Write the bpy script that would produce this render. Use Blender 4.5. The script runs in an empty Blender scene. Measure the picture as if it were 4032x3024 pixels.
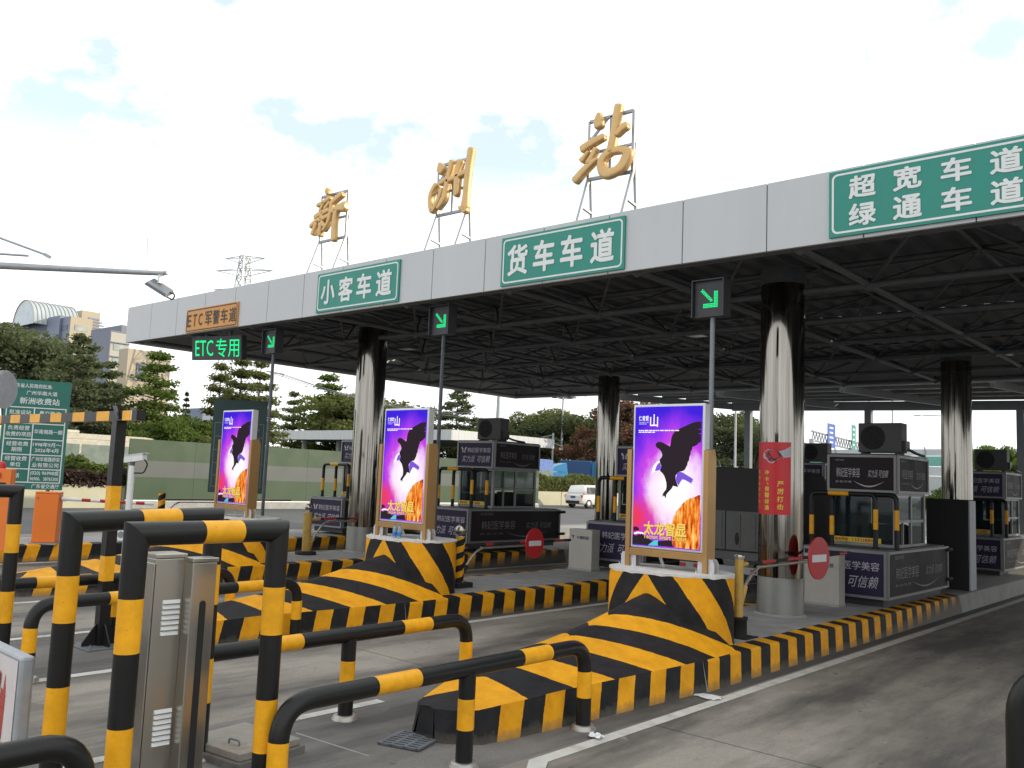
import bpy, bmesh, math, random
from mathutils import Vector, Matrix
rad = math.radians
rng = random.Random(7)
scene = bpy.context.scene
COL = scene.collection

# ------------------------------------------------------------------ camera
FPX = 3536.78                      # focal length in pixels of the 4032 px wide photograph
RX = Vector((0.757910, 0.651106, 0.040411))      # image right, in world axes
RD = Vector((-0.037932, 0.105826, -0.993661))    # image down
RF = Vector((-0.651255, 0.751573, 0.104905))     # view direction
EYE = Vector((0.0, 0.0, 2.2))
cam = bpy.data.cameras.new('camera')
cam.sensor_width = 36.0
cam.lens = 36.0 * FPX / 4032.0
cam.clip_start = 0.05
cam.clip_end = 3000.0
camo = bpy.data.objects.new('camera', cam)
COL.objects.link(camo)
M = Matrix((RX, -RD, -RF)).transposed().to_4x4()
M.translation = EYE
camo.matrix_world = M
scene.camera = camo

# ------------------------------------------------------------------ light
SUN_EL, SUN_DIR = rad(16.5), Vector((0.80, 0.60, 0.0))
world = bpy.data.worlds.new("World")
scene.world = world
world.use_nodes = True
wn = world.node_tree
for n in list(wn.nodes):
    wn.nodes.remove(n)
def wnode(t, **k):
    n = wn.nodes.new(t)
    for a, b in k.items():
        setattr(n, a, b)
    return n
w_out = wnode('ShaderNodeOutputWorld')
w_bg = wnode('ShaderNodeBackground')
w_bg.inputs['Strength'].default_value = 0.13
w_sky = wnode('ShaderNodeTexSky')
w_sky.sky_type = 'NISHITA'
w_sky.sun_disc = False
w_sky.sun_elevation = SUN_EL
w_sky.sun_rotation = math.atan2(SUN_DIR.x, SUN_DIR.y)
w_sky.air_density = 1.0
w_sky.dust_density = 2.5
w_tc = wnode('ShaderNodeTexCoord')
w_map = wnode('ShaderNodeMapping')
w_map.inputs['Scale'].default_value = (1.0, 1.0, 1.8)
w_map.inputs['Location'].default_value = (3.1, 0.7, 1.9)
w_noise = wnode('ShaderNodeTexNoise')
w_noise.inputs['Scale'].default_value = 5.0
w_noise.inputs['Detail'].default_value = 7.0
w_noise.inputs['Roughness'].default_value = 0.58
w_ramp = wnode('ShaderNodeValToRGB')
w_ramp.color_ramp.elements[0].position = 0.40
w_ramp.color_ramp.elements[0].color = (0.46, 0.46, 0.46, 1)
w_ramp.color_ramp.elements[1].position = 0.48
w_ramp.color_ramp.elements[1].color = (1, 1, 1, 1)
w_cloud = wnode('ShaderNodeRGB')
w_cloud.outputs[0].default_value = (6.6, 6.75, 6.75, 1)
w_mix = wnode('ShaderNodeMixRGB')
L = wn.links.new
L(w_tc.outputs['Generated'], w_map.inputs['Vector'])
L(w_map.outputs['Vector'], w_noise.inputs['Vector'])
L(w_noise.outputs['Fac'], w_ramp.inputs['Fac'])
# the open patches only show high up; lower down the cloud closes
w_sep = wnode('ShaderNodeSeparateXYZ')
w_el = wnode('ShaderNodeMapRange')
w_el.inputs['From Min'].default_value = 0.26
w_el.inputs['From Max'].default_value = 0.40
w_el.inputs['To Min'].default_value = 1.0
w_el.inputs['To Max'].default_value = 0.0
w_max = wnode('ShaderNodeMath', operation='MAXIMUM')
L(w_tc.outputs['Generated'], w_sep.inputs[0])
L(w_sep.outputs['Z'], w_el.inputs['Value'])
L(w_el.outputs[0], w_max.inputs[0])
L(w_ramp.outputs['Color'], w_max.inputs[1])
L(w_max.outputs[0], w_mix.inputs['Fac'])
w_tint = wnode('ShaderNodeMixRGB', blend_type='MULTIPLY')
w_tint.inputs['Fac'].default_value = 1.0
w_tint.inputs['Color2'].default_value = (1.0, 1.35, 1.15, 1)
L(w_sky.outputs['Color'], w_tint.inputs['Color1'])
L(w_tint.outputs[0], w_mix.inputs['Color1'])
L(w_cloud.outputs[0], w_mix.inputs['Color2'])
L(w_mix.outputs[0], w_bg.inputs['Color'])
L(w_bg.outputs[0], w_out.inputs['Surface'])

sun = bpy.data.lights.new('sun', 'SUN')
sun.energy = 2.2
sun.angle = rad(0.6)
sun.color = (1.0, 0.86, 0.66)
suno = bpy.data.objects.new('sun', sun)
COL.objects.link(suno)
sd = SUN_DIR.normalized() * math.cos(SUN_EL) + Vector((0, 0, math.sin(SUN_EL)))
suno.rotation_euler = sd.to_track_quat('Z', 'Y').to_euler()
suno.location = sd * 60

scene.view_settings.view_transform = 'Standard'
scene.view_settings.look = 'None'
scene.view_settings.gamma = 1.0
EXPOSURE = 0.72
scene.view_settings.exposure = EXPOSURE
SCR = 1.0 / 2 ** EXPOSURE          # emission that shows as full white at this exposure
scene.render.engine = 'CYCLES'
scene.cycles.max_bounces = 6
scene.cycles.use_denoising = True

# ------------------------------------------------------------------ geometry helpers
def at(px, py, d):
    "world point at depth d along the view axis, for one pixel of the 4032x3024 photograph"
    return EYE + RX * ((px - 2016.0) * d / FPX) + RD * ((py - 1512.0) * d / FPX) + RF * d
def on_y(px, py, Y):
    r = RX * (px - 2016.0) + RD * (py - 1512.0) + RF * FPX
    return EYE + r * ((Y - EYE.y) / r.y)
def on_x(px, py, X):
    r = RX * (px - 2016.0) + RD * (py - 1512.0) + RF * FPX
    return EYE + r * ((X - EYE.x) / r.x)
def gz(x):
    "the plaza falls slightly to the right (drainage crossfall)"
    return 0.0115 * (-4.8 - x)

def on_ground(px, py):
    r = RX * (px - 2016.0) + RD * (py - 1512.0) + RF * FPX
    return EYE + r * ((-4.8 * 0.0115 - EYE.z) / (r.z + 0.0115 * r.x))

class MB:
    def __init__(self, org=(0, 0, 0)):
        self.o = Vector(org); self.v = []; self.f = []; self.mi = []; self.sm = []; self.uv = []
        self.has_uv = False
    def add(self, vs, fs, mi=0, smooth=False, uvs=None):
        b = len(self.v)
        self.v += [Vector(p) - self.o for p in vs]
        for k, fc in enumerate(fs):
            self.f.append([b + i for i in fc])
            self.mi.append(mi[k] if isinstance(mi, (list, tuple)) else mi)
            self.sm.append(smooth)
            if uvs is not None:
                self.has_uv = True
                self.uv.append([uvs[i] for i in fc])
            else:
                self.uv.append(None)
        return self
    def box(self, x0, x1, y0, y1, z0, z1, mi=0):
        vs = [(x, y, z) for z in (z0, z1) for y in (y0, y1) for x in (x0, x1)]
        self.add(vs, [(0, 2, 3, 1), (4, 5, 7, 6), (0, 1, 5, 4), (2, 6, 7, 3), (0, 4, 6, 2), (1, 3, 7, 5)], mi)
        return self
    def obox(self, c, ux, uy, uz, mi=0):
        c, ux, uy, uz = Vector(c), Vector(ux), Vector(uy), Vector(uz)
        vs = [c + ux * a + uy * b + uz * d for d in (-1, 1) for b in (-1, 1) for a in (-1, 1)]
        self.add(vs, [(0, 2, 3, 1), (4, 5, 7, 6), (0, 1, 5, 4), (2, 6, 7, 3), (0, 4, 6, 2), (1, 3, 7, 5)], mi)
        return self
    def beam(self, p, q, w, h=None, mi=0, up=(0, 0, 1)):
        p, q = Vector(p), Vector(q); h = h or w
        d = (q - p)
        if d.length < 1e-6: return self
        up = Vector(up)
        if abs(d.normalized().dot(up)) > 0.98: up = Vector((0, 1, 0))
        s = d.cross(up).normalized(); t = s.cross(d).normalized()
        return self.obox((p + q) / 2, d / 2, s * w / 2, t * h / 2, mi)
    def tube(self, pts, r, n=12, mi=0, caps=True, smooth=True):
        pts = [Vector(p) for p in pts]
        rs = list(r) if isinstance(r, (list, tuple)) else [r] * len(pts)
        T = []
        for i in range(len(pts)):
            a = pts[max(i - 1, 0)]; b = pts[min(i + 1, len(pts) - 1)]
            T.append((b - a).normalized())
        ref = Vector((0, 0, 1)) if abs(T[0].z) < 0.9 else Vector((1, 0, 0))
        u = T[0].cross(ref).normalized()
        vs = []
        for i, p in enumerate(pts):
            u = (u - T[i] * u.dot(T[i])).normalized()
            w = T[i].cross(u)
            for k in range(n):
                a = 2 * math.pi * k / n
                vs.append(p + (u * math.cos(a) + w * math.sin(a)) * rs[i])
        fs = []; ms = []
        for i in range(len(pts) - 1):
            m = mi[i] if isinstance(mi, (list, tuple)) else mi
            for k in range(n):
                k2 = (k + 1) % n
                fs.append((i * n + k, i * n + k2, (i + 1) * n + k2, (i + 1) * n + k)); ms.append(m)
        self.add(vs, fs, ms, smooth)
        if caps:
            m0 = mi[0] if isinstance(mi, (list, tuple)) else mi
            m1 = mi[-1] if isinstance(mi, (list, tuple)) else mi
            self.add(vs[:n], [tuple(reversed(range(n)))], m0)
            self.add(vs[-n:], [tuple(range(n))], m1)
        return self
    def lathe(self, c, prof, n=24, mi=0, smooth=True, axis='z'):
        c = Vector(c); vs = []
        for (r, z) in prof:
            for k in range(n):
                a = 2 * math.pi * k / n
                if axis == 'z': vs.append(c + Vector((r * math.cos(a), r * math.sin(a), z)))
                elif axis == 'x': vs.append(c + Vector((z, r * math.cos(a), r * math.sin(a))))
                else: vs.append(c + Vector((r * math.cos(a), z, r * math.sin(a))))
        fs = []
        for i in range(len(prof) - 1):
            for k in range(n):
                k2 = (k + 1) % n
                fs.append((i * n + k, i * n + k2, (i + 1) * n + k2, (i + 1) * n + k))
        self.add(vs, fs, mi, smooth)
        self.add(vs[:n], [tuple(reversed(range(n)))], mi)
        self.add(vs[-n:], [tuple(range(n))], mi)
        return self
    def prism(self, poly, o, u, v, d, mi=0, side=None):
        "polygon poly in the frame (o,u,v), extruded by the vector d"
        o, u, v, d = Vector(o), Vector(u), Vector(v), Vector(d)
        n = len(poly)
        a = [o + u * p[0] + v * p[1] for p in poly]
        b = [p + d for p in a]
        self.add(a + b, [tuple(range(n)), tuple(reversed(range(n, 2 * n)))], mi)
        self.add(a + b, [(i, i + n, (i + 1) % n + n, (i + 1) % n) for i in range(n)], mi if side is None else side)
        return self
    def flat(self, poly, o, u, v, mi=0):
        o, u, v = Vector(o), Vector(u), Vector(v)
        self.add([o + u * p[0] + v * p[1] for p in poly], [tuple(range(len(poly)))], mi)
        return self
    def text(self, body, o, u, v, w=None, h=None, mi=0, bold=0.0, shear=0.0, depth=0.004, sp=1.0, line=1.0, align='CENTER'):
        "text fitted to the box of width w and height h centred on o, lying in the frame (u,v), raised by depth"
        vs, fs, (x0, x1, y0, y1) = glyphs(body, 0.0, shear, sp, line, align)
        o, u, v = Vector(o), Vector(u).normalized(), Vector(v).normalized()
        nrm = u.cross(v).normalized()
        e = max(bold, 0.0)
        sx = w / (x1 - x0 + 2 * e) if w else None
        sy = h / (y1 - y0 + 2 * e) if h else sx
        sx = sx or sy
        cx, cy = (x0 + x1) / 2, (y0 + y1) / 2
        shifts = [(0, 0)] if e == 0 else [(-e, 0), (e, 0), (0, e), (0, -e), (-.7 * e, .7 * e), (.7 * e, -.7 * e), (.7 * e, .7 * e), (-.7 * e, -.7 * e)]
        for k, (dx, dy) in enumerate(shifts):      # heavier strokes: shifted copies, each a hair above the last
            self.add([o + u * ((p[0] - cx + dx) * sx) + v * ((p[1] - cy + dy) * sy) + nrm * (depth + 0.00025 * k) for p in vs], fs, mi)
        return self
    def build(self, name, mats, parent=None, bevel=0.0, seg=2, merge=False):
        me = bpy.data.meshes.new(name)
        me.from_pydata([tuple(p) for p in self.v], [], self.f)
        if not isinstance(mats, (list, tuple)): mats = [mats]
        for m in mats: me.materials.append(m)
        me.polygons.foreach_set('material_index', self.mi)
        me.polygons.foreach_set('use_smooth', self.sm)
        if self.has_uv:
            uvl = me.uv_layers.new(name='UVMap')
            k = 0
            for i, fc in enumerate(self.f):
                for j in range(len(fc)):
                    if self.uv[i] is not None: uvl.data[k].uv = self.uv[i][j]
                    k += 1
        me.update()
        if merge:
            bm = bmesh.new(); bm.from_mesh(me)
            bmesh.ops.remove_doubles(bm, verts=bm.verts, dist=0.0005)
            bmesh.ops.recalc_face_normals(bm, faces=bm.faces)
            bm.to_mesh(me); bm.free()
        ob = bpy.data.objects.new(name, me)
        COL.objects.link(ob)
        if parent: ob.parent = parent
        if parent is None: ob.location = self.o
        if bevel:
            b = ob.modifiers.new('bevel', 'BEVEL')
            b.width = bevel; b.segments = seg; b.limit_method = 'ANGLE'; b.angle_limit = rad(35)
        return ob

_gl = {}
def glyphs(body, bold=0.0, shear=0.0, sp=1.0, line=1.0, align='CENTER'):
    key = (body, bold, shear, sp, line, align)
    if key in _gl: return _gl[key]
    cu = bpy.data.curves.new('lettering', 'FONT')
    cu.body = body; cu.size = 1.0; cu.offset = bold; cu.shear = shear
    cu.space_character = sp; cu.space_line = line; cu.align_x = align
    cu.resolution_u = 2; cu.fill_mode = 'FRONT'
    ob = bpy.data.objects.new('lettering', cu)
    COL.objects.link(ob)
    dg = bpy.context.evaluated_depsgraph_get()
    dg.update()
    ev = ob.evaluated_get(dg)
    me = ev.to_mesh()
    vs = [(p.co.x, p.co.y) for p in me.vertices]
    fs = [tuple(p.vertices) for p in me.polygons]
    ev.to_mesh_clear()
    bpy.data.objects.remove(ob); bpy.data.curves.remove(cu)
    xs = [p[0] for p in vs] or [0, 1]; ys = [p[1] for p in vs] or [0, 1]
    _gl[key] = (vs, fs, (min(xs), max(xs), min(ys), max(ys)))
    return _gl[key]

def fillet(pts, r, n=6):
    pts = [Vector(p) for p in pts]
    out = [pts[0]]
    for i in range(1, len(pts) - 1):
        p, a, b = pts[i], pts[i - 1], pts[i + 1]
        da, db = (a - p).normalized(), (b - p).normalized()
        q0, q1 = p + da * r, p + db * r
        for k in range(n + 1):
            t = k / n
            out.append(q0 * (1 - t) ** 2 + p * 2 * t * (1 - t) + q1 * t ** 2)
    out.append(pts[-1])
    return out
def banded(mb, pts, r, bands, mb_black=0, mb_yellow=1, n=16, caps=True):
    "pipe whose material changes at the given arc-length bands"
    pts = [Vector(p) for p in pts]
    s = [0.0]
    for i in range(1, len(pts)): s.append(s[-1] + (pts[i] - pts[i - 1]).length)
    cuts = sorted(set([round(x, 4) for x in s] + [round(min(max(e, 0), s[-1]), 4) for b in bands for e in b]))
    P = []
    for c in cuts:
        for i in range(1, len(s)):
            if c <= s[i] + 1e-4:
                t = (c - s[i - 1]) / max(s[i] - s[i - 1], 1e-6)
                P.append(pts[i - 1].lerp(pts[i], min(max(t, 0), 1))); break
    mi = []
    for i in range(len(P) - 1):
        m = (cuts[i] + cuts[i + 1]) / 2
        mi.append(mb_yellow if any(a <= m <= b for a, b in bands) else mb_black)
    mb.tube(P, r, n, mi, caps)
    return s[-1]

# ------------------------------------------------------------------ object helpers
def tag(o, label=None, cat=None, group=None, kind=None):
    if label: o['label'] = label
    if cat: o['category'] = cat
    if group: o['group'] = group
    if kind: o['kind'] = kind
    return o
def thing(name, loc, label, cat, group=None, rz=0.0):
    o = bpy.data.objects.new(name, None)
    o.empty_display_size = 0.2
    COL.objects.link(o)
    o.location = loc; o.rotation_euler = (0, 0, rz)
    return tag(o, label, cat, group)
def copy_tree(o, parent=None):
    c = o.copy(); COL.objects.link(c)
    if parent is not None: c.parent = parent
    for ch in list(o.children): copy_tree(ch, c)
    return c
def dup(o, loc, label, group=None, rz=None, scale=None):
    c = copy_tree(o)
    c.location = loc
    if rz is not None: c.rotation_euler = (0, 0, rz)
    if scale is not None: c.scale = scale if isinstance(scale, (tuple, list)) else (scale,) * 3
    c['label'] = label
    if group: c['group'] = group
    return c

# ------------------------------------------------------------------ materials
def base_mat(name):
    m = bpy.data.materials.new(name); m.use_nodes = True
    nt = m.node_tree
    return m, nt, nt.nodes['Principled BSDF']
def node(nt, t, **k):
    n = nt.nodes.new(t)
    for a, b in k.items(): setattr(n, a, b)
    return n
def sock(n, name, val): n.inputs[name].default_value = val
def noise(nt, scale, detail=4.0, rough=0.55, coord='Object', stretch=None):
    tc = node(nt, 'ShaderNodeTexCoord'); nz = node(nt, 'ShaderNodeTexNoise')
    sock(nz, 'Scale', scale); sock(nz, 'Detail', detail); sock(nz, 'Roughness', rough)
    if stretch:
        mp = node(nt, 'ShaderNodeMapping'); sock(mp, 'Scale', stretch)
        nt.links.new(tc.outputs[coord], mp.inputs['Vector']); nt.links.new(mp.outputs[0], nz.inputs['Vector'])
    else:
        nt.links.new(tc.outputs[coord], nz.inputs['Vector'])
    return nz.outputs['Fac']
def ramp(nt, fac, stops):
    r = node(nt, 'ShaderNodeValToRGB')
    e = r.color_ramp.elements
    while len(e) < len(stops): e.new(0.5)
    for i, (p, c) in enumerate(stops):
        e[i].position = p; e[i].color = (c, c, c, 1) if not isinstance(c, (tuple, list)) else (*c, 1)
    nt.links.new(fac, r.inputs['Fac'])
    return r.outputs['Color']
def mixc(nt, fac, a, b, mode='MIX'):
    m = node(nt, 'ShaderNodeMixRGB', blend_type=mode)
    for s, x in (('Fac', fac), ('Color1', a), ('Color2', b)):
        if isinstance(x, (int, float)): m.inputs[s].default_value = x
        elif isinstance(x, (tuple, list)): m.inputs[s].default_value = (*x, 1)
        else: nt.links.new(x, m.inputs[s])
    return m.outputs[0]
def bump(nt, bs, h, strength=0.2, dist=0.01):
    b = node(nt, 'ShaderNodeBump'); sock(b, 'Strength', strength); sock(b, 'Distance', dist)
    nt.links.new(h, b.inputs['Height']); nt.links.new(b.outputs[0], bs.inputs['Normal'])
def mat(name, col, rough=0.6, metal=0.0, var=0.12, vscale=6.0, bmp=0.0, bscale=60.0, stretch=None, spec=0.5, dirt=0.0, dirtcol=(0.12, 0.10, 0.08)):
    m, nt, bs = base_mat(name)
    sock(bs, 'Roughness', rough); sock(bs, 'Metallic', metal); sock(bs, 'Specular IOR Level', spec)
    nz = noise(nt, vscale, 5.0, 0.6, stretch=stretch)
    lo = tuple(c * (1 - var) for c in col); hi = tuple(min(c * (1 + var), 1) for c in col)
    cc = ramp(nt, nz, [(0.3, lo), (0.7, hi)])
    if dirt > 0:
        d = ramp(nt, noise(nt, vscale * 0.6, 8.0, 0.7), [(0.5, 0.0), (0.72, dirt)])
        cc = mixc(nt, d, cc, dirtcol)
    nt.links.new(cc, bs.inputs['Base Color'])
    rr = ramp(nt, nz, [(0.3, max(rough - 0.08, 0.02)), (0.7, min(rough + 0.08, 1))])
    nt.links.new(rr, bs.inputs['Roughness'])
    if bmp > 0: bump(nt, bs, noise(nt, bscale, 4.0, 0.6), bmp, 0.01)
    return m
def emit(name, col, strength):
    m = bpy.data.materials.new(name); m.use_nodes = True
    nt = m.node_tree
    nt.nodes.remove(nt.nodes['Principled BSDF'])
    e = node(nt, 'ShaderNodeEmission')
    sock(e, 'Color', (*col, 1)); sock(e, 'Strength', strength)
    nt.links.new(e.outputs[0], nt.nodes['Material Output'].inputs['Surface'])
    return m
YEL = (0.86, 0.40, 0.012)
BLK = (0.012, 0.012, 0.012)
def tape(name, col, rough, bmp=0.12):
    "weathered paint or reflective tape with small chips"
    m, nt, bs = base_mat(name)
    nz = noise(nt, 7.0, 6.0, 0.65)
    cc = ramp(nt, nz, [(0.3, tuple(c * 0.82 for c in col)), (0.7, tuple(min(1, c * 1.12) for c in col))])
    sp = ramp(nt, noise(nt, 38.0, 3.0, 0.5), [(0.70, 0.0), (0.74, 1.0)])
    cc = mixc(nt, sp, cc, tuple(c * 0.55 + 0.02 for c in col))
    nt.links.new(cc, bs.inputs['Base Color'])
    sock(bs, 'Roughness', rough); sock(bs, 'Specular IOR Level', 0.32)
    bump(nt, bs, noise(nt, 26.0, 3.0, 0.5), bmp, 0.004)
    return m
def stripe_mat(name, rough=0.62):
    "black and yellow stripes; the UV u coordinate counts stripe pairs"
    m, nt, bs = base_mat(name)
    uv = node(nt, 'ShaderNodeUVMap'); uv.uv_map = 'UVMap'
    sx = node(nt, 'ShaderNodeSeparateXYZ')
    nt.links.new(uv.outputs[0], sx.inputs[0])
    wob = node(nt, 'ShaderNodeMath', operation='MULTIPLY_ADD')
    nt.links.new(noise(nt, 9.0, 4.0, 0.6), wob.inputs[0]); wob.inputs[1].default_value = 0.05
    nt.links.new(sx.outputs[0], wob.inputs[2])
    off = node(nt, 'ShaderNodeMath', operation='SUBTRACT'); off.inputs[1].default_value = 0.025
    nt.links.new(wob.outputs[0], off.inputs[0])
    fr = node(nt, 'ShaderNodeMath', operation='FRACT'); nt.links.new(off.outputs[0], fr.inputs[0])
    lt = node(nt, 'ShaderNodeMath', operation='LESS_THAN'); lt.inputs[1].default_value = 0.5
    nt.links.new(fr.outputs[0], lt.inputs[0])
    n1 = noise(nt, 5.0, 6.0, 0.65)
    ye = ramp(nt, n1, [(0.3, (0.66, 0.285, 0.010)), (0.7, (0.88, 0.41, 0.014))])
    bk = ramp(nt, n1, [(0.3, (0.012, 0.012, 0.013)), (0.7, (0.026, 0.026, 0.029))])
    cc = mixc(nt, lt.outputs[0], bk, ye)
    chips = ramp(nt, noise(nt, 30.0, 5.0, 0.7), [(0.66, 0.0), (0.70, 0.8)])
    blot = ramp(nt, noise(nt, 1.7, 3.0, 0.5), [(0.5, 0.0), (0.68, 1.0)])
    chips = mixc(nt, 1.0, chips, blot, 'MULTIPLY')
    cc = mixc(nt, chips, cc, (0.14, 0.11, 0.075))
    # grime near the road: v holds the height above the road
    sep_v = node(nt, 'ShaderNodeMath', operation='MULTIPLY_ADD')
    nt.links.new(noise(nt, 14.0, 5.0, 0.7), sep_v.inputs[0]); sep_v.inputs[1].default_value = -0.16
    nt.links.new(sx.outputs[1], sep_v.inputs[2])
    mr = node(nt, 'ShaderNodeMapRange'); sock(mr, 'From Min', -0.20); sock(mr, 'From Max', 0.0); sock(mr, 'To Min', 1.0); sock(mr, 'To Max', 0.0)
    nt.links.new(sep_v.outputs[0], mr.inputs['Value'])
    gr = node(nt, 'ShaderNodeMath', operation='POWER'); nt.links.new(mr.outputs[0], gr.inputs[0]); gr.inputs[1].default_value = 0.6
    cc = mixc(nt, gr.outputs[0], cc, (0.13, 0.115, 0.09))
    nt.links.new(cc, bs.inputs['Base Color'])
    sock(bs, 'Roughness', rough); sock(bs, 'Specular IOR Level', 0.18)
    bump(nt, bs, noise(nt, 45.0, 5.0, 0.65), 0.25, 0.008)
    return m

MT = {}
MT['yellow'] = tape('reflective_yellow', YEL, 0.38)
MT['black'] = tape('gloss_black_paint', BLK, 0.36, 0.18)
MT['stripe'] = stripe_mat('hazard_stripes')
MT['white_paint'] = mat('worn_white_paint', (0.62, 0.62, 0.60), 0.7, 0, 0.12, 9.0, 0.2, 70, dirt=0.35, dirtcol=(0.25, 0.24, 0.22))
MT['steel'] = mat('brushed_steel', (0.47, 0.44, 0.39), 0.27, 1.0, 0.03, 3.0, stretch=(70, 70, 0.5))
def plain_steel():
    m, nt, bs = base_mat('satin_steel')
    sock(bs, 'Metallic', 1.0); sock(bs, 'Roughness', 0.30)
    cc = ramp(nt, noise(nt, 1.3, 3.0, 0.5), [(0.3, (0.44, 0.415, 0.37)), (0.7, (0.52, 0.495, 0.45))])
    nt.links.new(cc, bs.inputs['Base Color'])
    bump(nt, bs, noise(nt, 1.0, 2.0, 0.5, stretch=(260, 260, 2.0)), 0.04, 0.001)
    return m
MT['steel'] = plain_steel()
MT['steel_flange'] = mat('dull_steel', (0.42, 0.40, 0.37), 0.45, 0.8, 0.15, 12)
MT['galv'] = mat('galvanised_grey', (0.36, 0.38, 0.41), 0.5, 0.35, 0.12, 8)
MT['grey_pole'] = mat('grey_painted_pole', (0.20, 0.22, 0.25), 0.5, 0.2, 0.1, 6)
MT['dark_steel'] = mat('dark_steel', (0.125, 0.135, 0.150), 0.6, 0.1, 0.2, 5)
MT['fascia'] = mat('aluminium_panel', (0.50, 0.515, 0.535), 0.42, 0.0, 0.05, 1.2, stretch=(1, 1, 0.3))
MT['joint'] = mat('panel_joint', (0.09, 0.09, 0.10), 0.8)
MT['sign_green'] = mat('sign_green', (0.012, 0.235, 0.185), 0.42, 0, 0.06, 3)
MT['sign_green2'] = mat('faded_sign_green', (0.012, 0.150, 0.118), 0.45, 0, 0.1, 3)
MT['sign_white'] = mat('sign_white', (0.72, 0.74, 0.74), 0.5, 0, 0.05, 8)
MT['sign_orange'] = mat('sign_amber', (0.62, 0.27, 0.05), 0.5, 0, 0.08, 4)
MT['sign_dark'] = mat('sign_black_letters', (0.03, 0.028, 0.035), 0.5)
MT['gold'] = mat('gold_leaf', (0.62, 0.40, 0.17), 0.42, 0.35, 0.12, 5, 0.12, 20)
MT['gold_alu'] = mat('gold_anodised', (0.42, 0.25, 0.10), 0.36, 0.7, 0.06, 3)
MT['silver'] = mat('silver_bezel', (0.60, 0.61, 0.64), 0.35, 0.5, 0.04, 5)
MT['dark_box'] = mat('dark_housing', (0.035, 0.036, 0.042), 0.5, 0.1, 0.15, 6)
MT['purple'] = mat('purple_board', (0.030, 0.022, 0.060), 0.5, 0, 0.08, 2, spec=0.25)
MT['brown_board'] = mat('plum_board', (0.026, 0.020, 0.024), 0.6, 0, 0.1, 2, spec=0.2)
MT['board_white'] = mat('board_lettering', (0.50, 0.48, 0.54), 0.5, 0, 0.05, 8)
MT['board_grey'] = mat('board_pale_lettering', (0.20, 0.185, 0.20), 0.5, 0, 0.05, 8)
MT['alu'] = mat('aluminium_trim', (0.25, 0.25, 0.26), 0.45, 0.5, 0.06, 6)
MT['red'] = mat('sign_red', (0.50, 0.022, 0.028), 0.42, 0, 0.06, 5)
MT['poster_red'] = mat('poster_red', (0.58, 0.018, 0.028), 0.4, 0, 0.04, 5)
MT['poster_yellow'] = mat('poster_yellow', (0.78, 0.62, 0.06), 0.5)
MT['orange'] = mat('orange_enamel', (0.80, 0.20, 0.025), 0.45, 0, 0.05, 3)
MT['cabinet'] = mat('cabinet_grey', (0.44, 0.42, 0.38), 0.5, 0.1, 0.06, 3, dirt=0.2)
MT['mustard'] = mat('mustard_pipe', (0.52, 0.32, 0.07), 0.5, 0, 0.12, 9, dirt=0.3)
MT['rubber'] = mat('black_rubber', (0.014, 0.014, 0.015), 0.75, 0, 0.2, 9)
MT['concrete_top'] = mat('island_concrete', (0.33, 0.33, 0.32), 0.85, 0, 0.18, 3.5, 0.3, 60, dirt=0.4, dirtcol=(0.16, 0.155, 0.145))
MT['cream_wall'] = mat('cream_parapet', (0.46, 0.44, 0.33), 0.8, 0, 0.08, 1.2, 0.1, 30, dirt=0.2, dirtcol=(0.3, 0.28, 0.22))
MT['hoard_green'] = mat('hoarding_green', (0.013, 0.046, 0.015), 0.5, 0, 0.06, 1.0)
MT['hoard_grey'] = mat('hoarding_grey', (0.070, 0.083, 0.086), 0.5, 0, 0.05, 1.0)
MT['bark'] = mat('tree_bark', (0.10, 0.085, 0.07), 0.9, 0, 0.3, 8, 0.4, 30)

def glass(name, tint, rough=0.04, alpha=0.45):
    m, nt, bs = base_mat(name)
    sock(bs, 'Base Color', (*tint, 1)); sock(bs, 'Roughness', rough)
    tr = node(nt, 'ShaderNodeBsdfTransparent')
    sock(tr, 'Color', (0.72, 0.80, 0.80, 1))
    mx = node(nt, 'ShaderNodeMixShader'); sock(mx, 'Fac', alpha)
    nt.links.new(tr.outputs[0], mx.inputs[1]); nt.links.new(bs.outputs[0], mx.inputs[2])
    nt.links.new(mx.outputs[0], nt.nodes['Material Output'].inputs['Surface'])
    return m
MT['glass'] = glass('booth_glass', (0.02, 0.035, 0.04))
MT['car_glass'] = mat('car_glass', (0.02, 0.025, 0.03), 0.06, 0, 0.1, 3)

def column_metal():
    "polished stainless sheet, slightly wavy, with faint vertical streaks"
    m, nt, bs = base_mat('polished_column_steel')
    sock(bs, 'Metallic', 1.0)
    st = noise(nt, 1.0, 6.0, 0.6, stretch=(22, 22, 0.35))
    cc = ramp(nt, st, [(0.3, (0.17, 0.16, 0.14)), (0.65, (0.34, 0.325, 0.295))])
    nt.links.new(cc, bs.inputs['Base Color'])
    rr = ramp(nt, st, [(0.35, 0.05), (0.7, 0.16)])
    nt.links.new(rr, bs.inputs['Roughness'])
    bump(nt, bs, noise(nt, 1.0, 2.0, 0.5, stretch=(9, 9, 0.8)), 0.10, 0.03)
    return m
MT['column'] = column_metal()

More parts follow.
